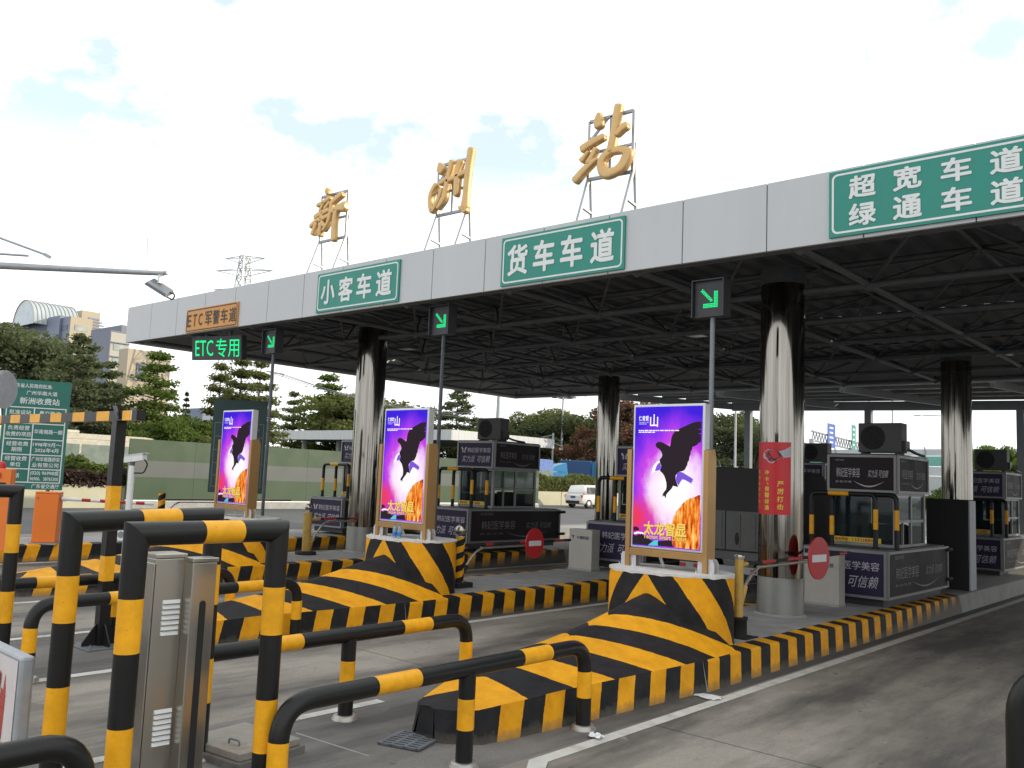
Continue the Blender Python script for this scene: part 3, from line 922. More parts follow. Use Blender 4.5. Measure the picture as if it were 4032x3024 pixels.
# ------------------------------------------------------------------ camera pole
cx_, cy_ = -14.55, 7.25
t = thing('camera_pole', (cx_, cy_, gz(cx_) + 0.0), 'white pole with a bullet camera and a round sensor, beside the height limit post', 'camera pole')
b = MB(); b.tube([(0, 0, -0.02), (0, 0, 2.05)], 0.052, 14); b.build('pole', MT['sign_white'], t)
d = Vector((0.93, 0.36, 0.13)).normalized(); s_ = d.cross(Vector((0, 0, 1))).normalized(); u_ = s_.cross(d)
b = MB(); cc = Vector((0.02, 0.02, 2.17))
b.obox(cc, d * 0.21, s_ * 0.055, u_ * 0.055); b.obox(cc + u_ * 0.062 + d * 0.015, d * 0.235, s_ * 0.065, u_ * 0.006)
cm = b.build('camera_body', MT['sign_white'], t, bevel=0.012)
b = MB(); b.obox(cc - d * 0.215, d * 0.012, s_ * 0.045, u_ * 0.045); b.build('lens', MT['rubber'], cm)
b = MB(); b.tube(fillet([cc + d * 0.2 - u_ * 0.03, cc + d * 0.27 - u_ * 0.12, cc + d * 0.18 - u_ * 0.26, Vector((0.03, 0.02, 1.93))], 0.05, 4), 0.012, 8)
b.tube(fillet([(0.05, 0.0, 1.2), (0.14, 0.02, 1.1), (0.12, 0, 0.96), (0.05, 0, 0.95)], 0.06, 4), 0.010, 8); b.build('cable', MT['rubber'], t)
b = MB(); b.obox((0.0, 0.0, 2.08), (0.03, 0, 0), (0, 0.03, 0), (0, 0, 0.05)); b.build('mount', MT['dark_steel'], t)
b = MB(); n_ = Vector((0.55, -0.83, 0)); e_ = Vector((0.83, 0.55, 0))
b.prism([(0.10 * math.cos(math.pi * (k + .5) / 4), 0.10 * math.sin(math.pi * (k + .5) / 4)) for k in range(8)], Vector((-0.02, -0.05, 0.92)) + n_ * 0.06, e_, (0, 0, 1), -n_ * 0.12)
sb = b.build('sensor_housing', MT['sign_white'], t, bevel=0.01)
b = MB(); b.prism([(0.055 * math.cos(math.pi * k / 8), 0.055 * math.sin(math.pi * k / 8)) for k in range(16)], Vector((-0.02, -0.05, 0.92)) + n_ * 0.064, e_, (0, 0, 1), -n_ * 0.01)
b.build('sensor_face', MT['grey_pole'], sb)

# ------------------------------------------------------------------ LED advert signs on the crash blocks
def poster_material():
    m = bpy.data.materials.new('led_picture'); m.use_nodes = True
    nt = m.node_tree; nt.nodes.remove(nt.nodes['Principled BSDF'])
    uv = node(nt, 'ShaderNodeUVMap'); uv.uv_map = 'UVMap'
    mp = node(nt, 'ShaderNodeMapping'); sock(mp, 'Location', (-0.62, -0.42, 0)); 
    nt.links.new(uv.outputs[0], mp.inputs['Vector'])
    mp2 = node(nt, 'ShaderNodeMapping'); sock(mp2, 'Scale', (0.85, 1.25, 1)); sock(mp2, 'Rotation', (0, 0, rad(28)))
    nt.links.new(mp.outputs[0], mp2.inputs['Vector'])
    ln = node(nt, 'ShaderNodeVectorMath', operation='LENGTH'); nt.links.new(mp2.outputs[0], ln.inputs[0])
    nz = node(nt, 'ShaderNodeTexNoise'); sock(nz, 'Scale', 4.0); sock(nz, 'Detail', 6.0); sock(nz, 'Roughness', 0.6)
    nt.links.new(uv.outputs[0], nz.inputs['Vector'])
    ad = node(nt, 'ShaderNodeMath', operation='MULTIPLY_ADD'); nt.links.new(nz.outputs['Fac'], ad.inputs[0]); ad.inputs[1].default_value = 0.30
    nt.links.new(ln.outputs['Value'], ad.inputs[2])
    cc = ramp(nt, ad.outputs[0], [(0.30, (1, 1, 1)), (0.44, (0.95, 0.72, 1.0)), (0.56, (0.62, 0.07, 0.80)), (0.70, (0.28, 0.04, 0.85)), (0.86, (0.055, 0.02, 0.72))])
    # sunset glow at the lower left
    mp3 = node(nt, 'ShaderNodeMapping'); sock(mp3, 'Location', (0.05, -0.20, 0)); nt.links.new(uv.outputs[0], mp3.inputs['Vector'])
    mp4 = node(nt, 'ShaderNodeMapping'); sock(mp4, 'Scale', (1.6, 4.2, 1)); nt.links.new(mp3.outputs[0], mp4.inputs['Vector'])
    l2 = node(nt, 'ShaderNodeVectorMath', operation='LENGTH'); nt.links.new(mp4.outputs[0], l2.inputs[0])
    g2 = ramp(nt, l2.outputs['Value'], [(0.25, 1.0), (0.8, 0.0)])
    cc = mixc(nt, g2, cc, (0.85, 0.05, 0.12))
    # a faint LED grid
    wv = node(nt, 'ShaderNodeTexWave', wave_type='BANDS', bands_direction='Y'); sock(wv, 'Scale', 28.0)
    nt.links.new(uv.outputs[0], wv.inputs['Vector'])
    cc = mixc(nt, 0.06, cc, wv.outputs['Color'], 'MULTIPLY')
    e = node(nt, 'ShaderNodeEmission'); sock(e, 'Strength', SCR * 1.05)
    nt.links.new(cc, e.inputs['Color'])
    nt.links.new(e.outputs[0], nt.nodes['Material Output'].inputs['Surface'])
    return m
MT['led_picture'] = poster_material()
MT['led_dark'] = emit('led_dark', (0.030, 0.022, 0.028), SCR)
MT['led_white'] = emit('led_white', (1, 1, 1), SCR * 1.1)
MT['led_violet'] = emit('led_violet', (0.22, 0.10, 0.72), SCR)
MT['led_teal'] = emit('led_teal', (0.10, 0.62, 0.66), SCR)
MT['led_gold'] = emit('led_gold', (0.95, 0.66, 0.13), SCR)
MT['led_goldshade'] = emit('led_goldshade', (0.25, 0.12, 0.02), SCR)
def cliff_material():
    m = bpy.data.materials.new('led_cliff'); m.use_nodes = True
    nt = m.node_tree; nt.nodes.remove(nt.nodes['Principled BSDF'])
    nz = noise(nt, 2.2, 6.0, 0.65, stretch=(9, 1, 1.6))
    cc = ramp(nt, nz, [(0.34, (0.12, 0.008, 0.004)), (0.44, (0.72, 0.09, 0.012)), (0.54, (1.0, 0.38, 0.04)), (0.66, (1.0, 0.78, 0.30))])
    e = node(nt, 'ShaderNodeEmission'); sock(e, 'Strength', SCR)
    nt.links.new(cc, e.inputs['Color']); nt.links.new(e.outputs[0], nt.nodes['Material Output'].inputs['Surface'])
    return m
MT['led_cliff'] = cliff_material()
def suv(x, y):
    "picture coordinates of the nearest screen (its crop of the photo) to 0..1"
    ytop = -35 - 0.026 * (x - 220); t = (y + 35) / 1400.0
    xl = 233 - 45 * t; xr = 919 - 34 * t
    u = (x - xl) / (xr - xl)
    yb = 1323 + 74 * u; yt = -32 - 18 * u
    return u, (yb - y) / (yb - yt)
EAGLE = [(905, 112), (862, 114), (820, 122), (775, 142), (738, 160), (700, 176), (665, 196), (638, 216), (620, 240), (608, 266), (602, 300), (597, 335), (592, 362), (570, 350), (545, 336), (520, 322), (495, 314), (466, 316), (446, 330), (444, 356), (456, 372), (480, 386), (496, 404), (506, 424), (512, 448), (504, 468), (484, 492), (488, 520), (500, 552), (486, 602), (508, 622), (528, 648), (542, 684), (552, 722), (553, 760), (548, 788), (532, 806), (516, 828), (508, 862), (522, 848), (530, 852), (546, 876), (550, 840), (566, 820), (590, 796), (608, 776), (620, 752), (642, 758), (672, 766), (660, 724), (646, 690), (648, 650), (664, 626), (690, 612), (722, 606), (742, 590), (750, 572), (764, 548), (768, 520), (782, 500), (786, 466), (796, 440), (800, 410), (812, 390), (816, 366), (840, 358), (862, 344), (882, 322), (900, 318), (902, 240), (872, 232), (902, 228), (904, 196), (868, 190), (904, 182)]
HEAD = [(478, 500), (455, 514), (436, 534), (418, 560), (405, 592), (399, 640), (414, 622), (440, 606), (470, 600), (494, 590), (500, 566), (492, 530)]
HEADV = [(484, 518), (462, 538), (446, 568), (436, 604), (470, 599), (494, 590), (500, 566), (493, 534)]
TAIL = [(660, 628), (692, 612), (720, 622), (760, 648), (800, 672), (822, 692), (812, 700), (818, 714), (800, 716), (808, 736), (770, 712), (736, 694), (712, 690), (690, 720), (674, 752), (662, 726), (646, 690)]
CLIFF = [(889, 846), (866, 848), (842, 862), (812, 872), (782, 880), (748, 900), (722, 920), (704, 944), (690, 966), (668, 984), (650, 1006), (640, 1034), (622, 1060), (614, 1090), (606, 1120), (612, 1200), (600, 1260), (618, 1356), (740, 1372), (876, 1388), (882, 1160)]
ROCK = [(196, 1226), (214, 1224), (232, 1236), (262, 1222), (280, 1228), (292, 1214), (318, 1240), (350, 1252), (380, 1280), (408, 1288), (440, 1286), (460, 1296), (520, 1290), (600, 1284), (618, 1356), (480, 1340), (340, 1330), (192, 1312)]
ROCK2 = [(205, 1150), (228, 1144), (262, 1160), (266, 1184), (240, 1186), (204, 1188)]
WATER = [(390, 1308), (420, 1288), (462, 1282), (462, 1338), (400, 1334), (360, 1330)]
FOAM = [(210, 1206), (250, 1196), (300, 1204), (330, 1226), (300, 1222), (260, 1214), (214, 1222)]
SW, SH = 1.06, 1.92
def make_led():
    t = thing('led_sign', (0, 0, 0), '', 'LED sign', 'LED advert signs on the crash blocks')
    z0 = 0.30
    b = MB(); b.box(-SW / 2 - 0.035, SW / 2 + 0.035, 0.0, 0.145, z0 - 0.035, z0 + SH + 0.035)
    b.build('housing', MT['silver'], t, bevel=0.018, seg=3)
    b = MB(); yb = -0.003
    b.add([(-SW / 2, yb, z0), (SW / 2, yb, z0), (SW / 2, yb, z0 + SH), (-SW / 2, yb, z0 + SH)], [(0, 1, 2, 3)], 0, False, [(0, 0), (1, 0), (1, 1), (0, 1)])
    sc = b.build('screen', MT['led_picture'], t)
    def art(name, poly, m, lay):
        a = MB(); pl = [suv(*p) for p in poly]
        pl = [(min(max(u, 0.002), 0.998) * SW - SW / 2, min(max(v, 0.002), 0.998) * SH) for u, v in pl]
        a.flat(pl, (0, yb - 0.0012 * lay, z0), (1, 0, 0), (0, 0, 1))
        return a.build(name, MT[m], sc)
    art('cliff_picture', CLIFF, 'led_cliff', 1)
    art('rock_picture', ROCK, 'led_dark', 2); art('rock_picture', ROCK2, 'led_dark', 1)
    art('water_picture', WATER, 'led_teal', 3); art('foam_picture', FOAM, 'led_white', 1)
    art('tail_picture', TAIL, 'led_violet', 1); art('eagle_picture', EAGLE, 'led_dark', 2)
    art('head_picture', HEAD, 'led_white', 3); art('head_picture', HEADV, 'led_violet', 4)
    def at_(x0, x1, y0, y1):
        u0, v0 = suv((x0 + x1) / 2, (y0 + y1) / 2); ua = suv(x0, (y0 + y1) / 2)[0]; ub = suv(x1, (y0 + y1) / 2)[0]
        va = suv((x0 + x1) / 2, y0)[1]; vb = suv((x0 + x1) / 2, y1)[1]
        return (u0 * SW - SW / 2, 0, z0 + v0 * SH), (ub - ua) * SW, (va - vb) * SH
    a = MB()
    for body, box, bold in (('仁者爱', (270, 374, 54, 104), 0.012), ('山', (388, 471, 38, 166), 0.012), ('THE SMART LOVES', (271, 372, 115, 125), 0.0), ('THE MOUNTAIN', (271, 348, 131, 142), 0.0)):
        o, w, h = at_(*box); a.text(body, Vector(o) + Vector((0, yb - 0.004, 0)), (1, 0, 0), (0, 0, 1), w, h, bold=bold, depth=0)
    r = random.Random(4)
    for (xx0, xx1, yy) in ((266, 660, 201), (266, 414, 218)):
        x = xx0
        while x < xx1:
            wd = r.uniform(8, 42); o, w, h = at_(x, x + wd, yy - 5, yy + 5)
            a.flat([(-w / 2, -h / 2), (w / 2, -h / 2), (w / 2, h / 2), (-w / 2, h / 2)], Vector(o) + Vector((0, yb - 0.004, 0)), (1, 0, 0), (0, 0, 1)); x += wd + r.uniform(4, 10)
    a.build('white_lettering', MT['led_white'], sc)
    a = MB()
    for k, (dx, dz, mi) in enumerate(((0.008, -0.008, 1), (0, 0, 0))):
        o, w, h = at_(314, 754, 1108, 1246); a.text('太龙智显', Vector(o) + Vector((dx, yb - 0.005 - 0.001 * k, dz)), (1, 0, 0), (0, 0, 1), w, h, mi, bold=0.03, depth=0)
        o, w, h = at_(312, 754, 1238, 1296); a.text('Tecnon Smart Display', Vector(o) + Vector((dx * .5, yb - 0.005 - 0.001 * k, dz * .5)), (1, 0, 0), (0, 0, 1), w, h, mi, bold=0.012, depth=0)
    a.build('gold_lettering', [MT['led_gold'], MT['led_goldshade']], sc)
    for sx in (-1, 1):
        b = MB(); x0 = sx * (SW / 2 + 0.037); x1 = sx * (SW / 2 + 0.105)
        zt = z0 + SH * 0.70
        b.prism([(-0.02, 0.0), (0.13, 0.0), (0.20, 0.05), (0.20, zt - 0.12), (0.16, zt), (-0.02, zt - 0.02)], (min(x0, x1), 0, 0), (0, 1, 0), (0, 0, 1), (abs(x1 - x0), 0, 0))
        b.build('upright', MT['gold_alu'], t, bevel=0.006)
        f = MB(); xm = (x0 + x1) / 2
        f.box(xm - 0.13, xm + 0.13, -0.06, 0.24, 0.0, 0.012)
        for s2 in (-1, 1):
            f.prism([(s2 * 0.036, 0.012), (s2 * 0.12, 0.012), (s2 * 0.12, 0.15), (s2 * 0.09, 0.20), (s2 * 0.036, 0.20)], (xm, 0.02, 0), (1, 0, 0), (0, 0, 1), (0, 0.014, 0))
            f.prism([(s2 * 0.036, 0.012), (s2 * 0.12, 0.012), (s2 * 0.12, 0.15), (s2 * 0.09, 0.20), (s2 * 0.036, 0.20)], (xm, 0.13, 0), (1, 0, 0), (0, 0, 1), (0, 0.014, 0))
        for bx in (-0.11, 0.11): f.lathe((xm + bx, -0.035, 0.012), [(0.014, 0), (0.014, 0.012), (0.007, 0.013), (0.007, 0.035)], 8)
        f.build('foot_bracket', MT['silver'], t)
    b = MB(); b.box(-SW / 2 - 0.036, SW / 2 + 0.036, -0.02, 0.18, z0 - 0.135, z0 - 0.037); b.build('lower_rail', MT['gold_alu'], t, bevel=0.006)
    b = MB(); b.beam((-SW / 2 + 0.12, 0.19, z0 - 0.04), (-SW / 2 + 0.30, 0.19, z0 - 0.05), 0.03); b.beam((-SW / 2 + 0.30, 0.19, z0 - 0.05), (-SW / 2 + 0.33, 0.30, 0.0), 0.03)
    b.build('rear_strut', MT['sign_white'], t)
    return t
led = make_led()
led.location = (-5.965, 9.95, 1.139); led.scale = (0.928,) * 3
led['label'] = 'largest and nearest lit LED advert with an eagle, on the right crash block'
dup(led, (-10.70, 9.79, 1.192), 'second lit LED advert with an eagle, on the middle crash block by two water bottles', scale=0.918)
dup(led, (-15.48, 9.74, 1.247), 'smallest lit LED advert with an eagle, in front of the dark green notice board', scale=0.918)
# two water bottles left on the middle block
MT['bottle'] = glass('clear_bottle_plastic', (0.35, 0.5, 0.6), 0.08, 0.55)
MT['bottle_blue'] = mat('bottle_blue', (0.03, 0.16, 0.50), 0.4)
for i, (x, lab) in enumerate(((-10.64, 'left one of two clear water bottles under the middle LED advert'), (-10.53, 'right one of two clear water bottles under the middle LED advert'))):
    t = thing('water_bottle', (x, 9.62, 1.193), lab, 'water bottle', 'water bottles on the middle crash block')
    b = MB(); b.lathe((0, 0, 0), [(0.030, 0), (0.033, 0.01), (0.033, 0.15), (0.026, 0.175), (0.014, 0.20), (0.013, 0.215)], 16); b.build('bottle', MT['bottle'], t)
    b = MB(); b.lathe((0, 0, 0.215), [(0.015, 0), (0.015, 0.018)], 12); b.build('cap', MT['bottle_blue'], t)
    b = MB(); b.lathe((0, 0, 0.05), [(0.0338, 0), (0.0338, 0.055)], 16); b.build('wrapper', MT['bottle_blue'], t)

# ------------------------------------------------------------------ bollards and barrier arms
MT['red_white_arm'] = tape('arm_red', (0.42, 0.03, 0.03), 0.4)
def no_entry(parent, c, r, nrm):
    nrm = Vector(nrm).normalized(); e = Vector((0, 0, 1)).cross(nrm).normalized()
    pl = [(r * math.cos(2 * math.pi * k / 32), r * math.sin(2 * math.pi * k / 32)) for k in range(32)]
    b = MB(); b.prism(pl, Vector(c) + nrm * 0.012, e, (0, 0, 1), nrm * -0.02)
    d = b.build('no_entry_disc', MT['red'], parent)
    b = MB(); b.prism([(-r * 0.68, -r * 0.17), (r * 0.68, -r * 0.17), (r * 0.68, r * 0.17), (-r * 0.68, r * 0.17)], Vector(c) + nrm * 0.0155, e, (0, 0, 1), nrm * -0.002)
    b.build('white_bar', MT['sign_white'], d)
def barrier_arm(parent, z, L, disc_y, bands, yaw_n, rdisc=0.30, low=0.58):
    b = MB(); pts = [(0.02, 0.09, z), (0.02, L, z + 0.02)]
    banded(b, pts, 0.024, bands, 0, 1, 12)
    b.build('arm', [MT['rubber'], MT['red_white_arm']], parent)
    b = MB(); b.tube(fillet([(0.02, 0.12, low + 0.05), (0.02, 0.42, z - 0.06), (0.02, 0.62, z - 0.055), (0.02, disc_y, z - 0.045)], 0.16, 6), 0.020, 10)
    b.build('brace', MT['steel_flange'], parent)
    no_entry(parent, (0.07, disc_y, z - 0.01), rdisc, yaw_n)
def bollard_right():
    x, y = -5.34, 10.72; g0 = gz(x) + ISL_Z + 0.012
    t = thing('barrier_bollard', (x, y, g0), 'mustard bollard on a black drum foot, right of the nearest LED advert', 'barrier bollard', 'barrier bollards')
    b = MB(); b.box(-0.19, 0.19, -0.17, 0.17, -0.01, 0.02); b.lathe((0, 0, 0.02), [(0.105, 0), (0.105, 0.20), (0.115, 0.205), (0.115, 0.235)], 20); b.build('drum_foot', MT['rubber'], t)
    b = MB(); b.tube([(0, 0, 0.235), (0, 0, 0.98)], 0.056, 18)
    b.tube([(0.01, 0.03, 0.90), (0.02, 0.17, 0.905)], 0.030, 12); b.tube([(0.01, 0.02, 0.40), (0.02, 0.13, 0.63)], 0.036, 12)
    b.build('post', MT['mustard'], t)
    b = MB(); b.lathe((0, 0, 0.98), [(0.066, 0), (0.068, 0.03), (0.066, 0.05), (0.02, 0.058)], 20); b.build('cap', MT['steel'], t)
    barrier_arm(t, 0.905, 3.75, 2.38, [(0.5, 0.9), (1.3, 1.8), (2.3, 2.7), (3.2, 3.5)], (0.97, -0.10, 0), 0.31)
def bollard_mid():
    x, y = -10.46, 10.93; g0 = gz(x) + ISL_Z + 0.012
    t = thing('barrier_bollard', (x, y, g0), 'spiral taped bollard with a steel ball, beside the middle crash block', 'barrier bollard', 'barrier bollards')
    b = MB(); b.box(-0.22, 0.16, -0.18, 0.18, -0.01, 0.085); b.build('foot', MT['rubber'], t, bevel=0.01)
    b = MB(); n = 24; zz = [0.085 + 0.735 * k / 30 for k in range(31)]
    for i in range(30):
        for k in range(n):
            v4, uv = [], []
            for (kk, z) in ((k, zz[i]), (k + 1, zz[i]), (k + 1, zz[i + 1]), (k, zz[i + 1])):
                a = 2 * math.pi * kk / n
                v4.append((0.078 * math.cos(a), 0.078 * math.sin(a), z)); uv.append((z / 0.205 - kk / n * 0.9 + 10, 0.5))
            b.add(v4, [(0, 1, 2, 3)], 0, True, uv)
    b.build('post', MT['stripe'], t, merge=True)
    b = MB(); b.lathe((0, 0, 0.82), [(0.085, 0), (0.085, 0.02)], 20)
    b.lathe((0, 0, 0.93), [(0.004, -0.1)] + [(0.1 * math.sin(math.pi * k / 12), -0.1 * math.cos(math.pi * k / 12)) for k in range(1, 12)] + [(0.004, 0.1)], 24); b.build('ball_cap', MT['steel'], t)
    b = MB(); b.tube([(0.02, 0.04, 0.22), (0.02, 0.15, 0.34)], 0.036, 12); b.build('sleeve', MT['rubber'], t)
    barrier_arm(t, 0.68, 3.0, 1.86, [(0.5, 0.7), (1.4, 1.7), (2.4, 2.7)], (1.0, 0.04, 0), 0.27, 0.28)
def bollard_left():
    x, y = -15.73, 11.75; g0 = gz(x) + ISL_Z + 0.012
    t = thing('barrier_bollard', (x, y, g0), 'mustard bollard with a steel ball, left of the middle LED advert', 'barrier bollard', 'barrier bollards')
    b = MB(); b.lathe((0, 0, -0.01), [(0.22, 0), (0.22, 0.07), (0.12, 0.08)], 20); b.build('foot', MT['rubber'], t)
    b = MB(); b.tube([(0, 0, 0.07), (0, 0, 0.87)], 0.088, 18)
    b.tube([(0.02, 0.05, 0.73), (0.02, 0.30, 0.735)], 0.032, 12); b.tube([(0.02, 0.05, 0.18), (0.02, 0.17, 0.33)], 0.036, 12)
    b.build('post', MT['mustard'], t)
    b = MB(); b.lathe((0, 0, 0.87), [(0.05, 0), (0.05, 0.05)], 16)
    b.lathe((0, 0, 0.98), [(0.004, -0.075)] + [(0.075 * math.sin(math.pi * k / 10), -0.075 * math.cos(math.pi * k / 10)) for k in range(1, 10)] + [(0.004, 0.075)], 20); b.build('ball_cap', MT['steel'], t)
    barrier_arm(t, 0.735, 3.2, 1.95, [(0.3, 0.62), (1.0, 1.3), (1.7, 2.1)], (0.99, -0.05, 0), 0.27, 0.24)
def bollard_far():
    p = at(634, 2010, 24.5); x, y = p.x, p.y; g0 = gz(x) + ISL_Z
    t = thing('barrier_bollard', (x, y, g0), 'short striped bollard with a black barrier arm before the green hoarding', 'barrier bollard', 'barrier bollards')
    b = MB(); n = 16; zz = [0.9 * k / 14 for k in range(15)]
    for i in range(14):
        for k in range(n):
            v4, uv = [], []
            for (kk, z) in ((k, zz[i]), (k + 1, zz[i]), (k + 1, zz[i + 1]), (k, zz[i + 1])):
                a = 2 * math.pi * kk / n
                v4.append((0.095 * math.cos(a), 0.095 * math.sin(a), z)); uv.append((z / 0.30 - kk / n + 10, 0.5))
            b.add(v4, [(0, 1, 2, 3)], 0, True, uv)
    b.build('post', MT['stripe'], t, merge=True)
    barrier_arm(t, 0.72, 4.2, 2.6, [(3.0, 3.3)], (0.9, -0.42, 0), 0.27, 0.3)
bollard_right(); bollard_mid(); bollard_left(); bollard_far()

# ------------------------------------------------------------------ gate boxes
def gate_box(x, y, label, body):
    t = thing('gate_box', (x, y, gz(x) + ISL_Z + 0.012), label, 'gate box', 'grey barrier gate boxes')
    b = MB(); b.box(-0.29, 0.29, -0.14, 0.14, 0.0, 0.83); b.build('housing', MT['cabinet'], t, bevel=0.008)
    b = MB(); b.box(-0.30, 0.30, -0.15, 0.15, -0.005, 0.035); b.build('mortar_bed', MT['concrete_top'], t)
    b = MB(); b.text(body, (0.06, -0.141, 0.66), (1, 0, 0), (0, 0, 1), w=0.30, bold=0.02, depth=0.002)
    b.flat([(-0.05, 0.04), (0.03, 0.02), (0.045, 0.05), (0.02, 0.0), (0.01, -0.05), (-0.005, -0.01)], (-0.19, -0.143, 0.67), (1, 0, 0), (0, 0, 1))
    b.build('lettering', mat('navy_print', (0.03, 0.04, 0.14), 0.5) if 'navy_print' not in bpy.data.materials else bpy.data.materials['navy_print'], t)
    return t
gate_box(-5.93, 15.0, 'grey barrier gate box behind the thick column, in front of the nearest booth board', '行德科技')
gate_box(-11.10, 15.30, 'grey barrier gate box on the middle island left of the nearest LED advert', '行德科技')

# ------------------------------------------------------------------ booths
def board(parent, name, o, u, v, w, h, boardm, letm, front, frame=True):
    o, u, v = Vector(o), Vector(u), Vector(v); nrm = u.cross(v).normalized()
    b = MB(); b.obox(o - nrm * 0.03, u * w / 2, v * h / 2, nrm * 0.03)
    bd = b.build(name, MT[boardm], parent)
    if frame:
        f = MB(); e = 0.022
        for s in (-1, 1):
            f.obox(o + v * (s * (h / 2 - 0.0)) + nrm * 0.002, u * (w / 2 + e), v * e, nrm * 0.02)
            f.obox(o + u * (s * (w / 2 - 0.0)) + nrm * 0.002, u * e, v * (h / 2 - e), nrm * 0.0195)
        f.build('trim', MT['alu'], bd)
    t = MB(); t2 = MB(); z = o + nrm * 0.002
    if front:
        # butterfly emblem, firm name, slogan in brush writing
        for s in (-1, 1):
            q = z + u * (-w * 0.335) + v * (h * 0.17)
            t.flat([(s * 0.008, 0.005), (s * 0.05, 0.075), (s * 0.085, 0.085), (s * 0.095, 0.06), (s * 0.07, 0.02), (s * 0.055, 0.0)][::s], q, u, v)
            t.flat([(s * 0.012, -0.012), (s * 0.05, -0.008), (s * 0.06, -0.04), (s * 0.04, -0.06), (s * 0.015, -0.05)][::-s], q, u, v)
        t.text('韩妃医学美容', z + u * (w * 0.10) + v * (h * 0.18), u, v, w=w * 0.66, bold=-0.004, depth=0.001)
        t2.text('实力派', z + u * (-w * 0.19) + v * (-h * 0.17), u, v, w=w * 0.38, h=h * 0.27, bold=-0.012, shear=0.35, depth=0.001)
        t2.text('可信赖', z + u * (w * 0.24) + v * (-h * 0.17), u, v, w=w * 0.36, h=h * 0.27, bold=-0.012, shear=0.35, depth=0.001)
    else:
        t.text('韩妃医学美容', z + u * (-w * 0.20) + v * (h * 0.02), u, v, w=w * 0.36, h=h * 0.28, bold=-0.004, depth=0.001)
        t.text('实力派 可信赖', z + u * (w * 0.25) + v * (h * 0.0), u, v, w=w * 0.30, h=h * 0.22, bold=-0.012, shear=0.35, depth=0.001)
        t.text('韩妃医学美容', z + u * (-w * 0.33) + v * (h * 0.38), u, v, w=w * 0.13, depth=0.001)
        t.text('整形 / 皮肤 / 牙科 / 微整', z + u * (-w * 0.27) + v * (-h * 0.25), u, v, w=w * 0.24, h=h * 0.06, depth=0.001)
        pts = []
        for k in range(15):
            a = k / 14; pts.append((-0.12 * w + 0.46 * w * a, -h * 0.22 - h * 0.15 * math.sin(math.pi * a) , 0.011 * math.sin(math.pi * a) + 0.001))
        t.add([z + u * p[0] + v * (p[1] + p[2]) + nrm * 0.001 for p in pts] + [z + u * p[0] + v * (p[1] - p[2]) + nrm * 0.001 for p in pts],
              [(15 + k, 15 + k + 1, k + 1, k) for k in range(14)])
    t.build('lettering', MT[letm], bd)
    if t2.f: t2.build('slogan', MT[letm], bd)
    return bd
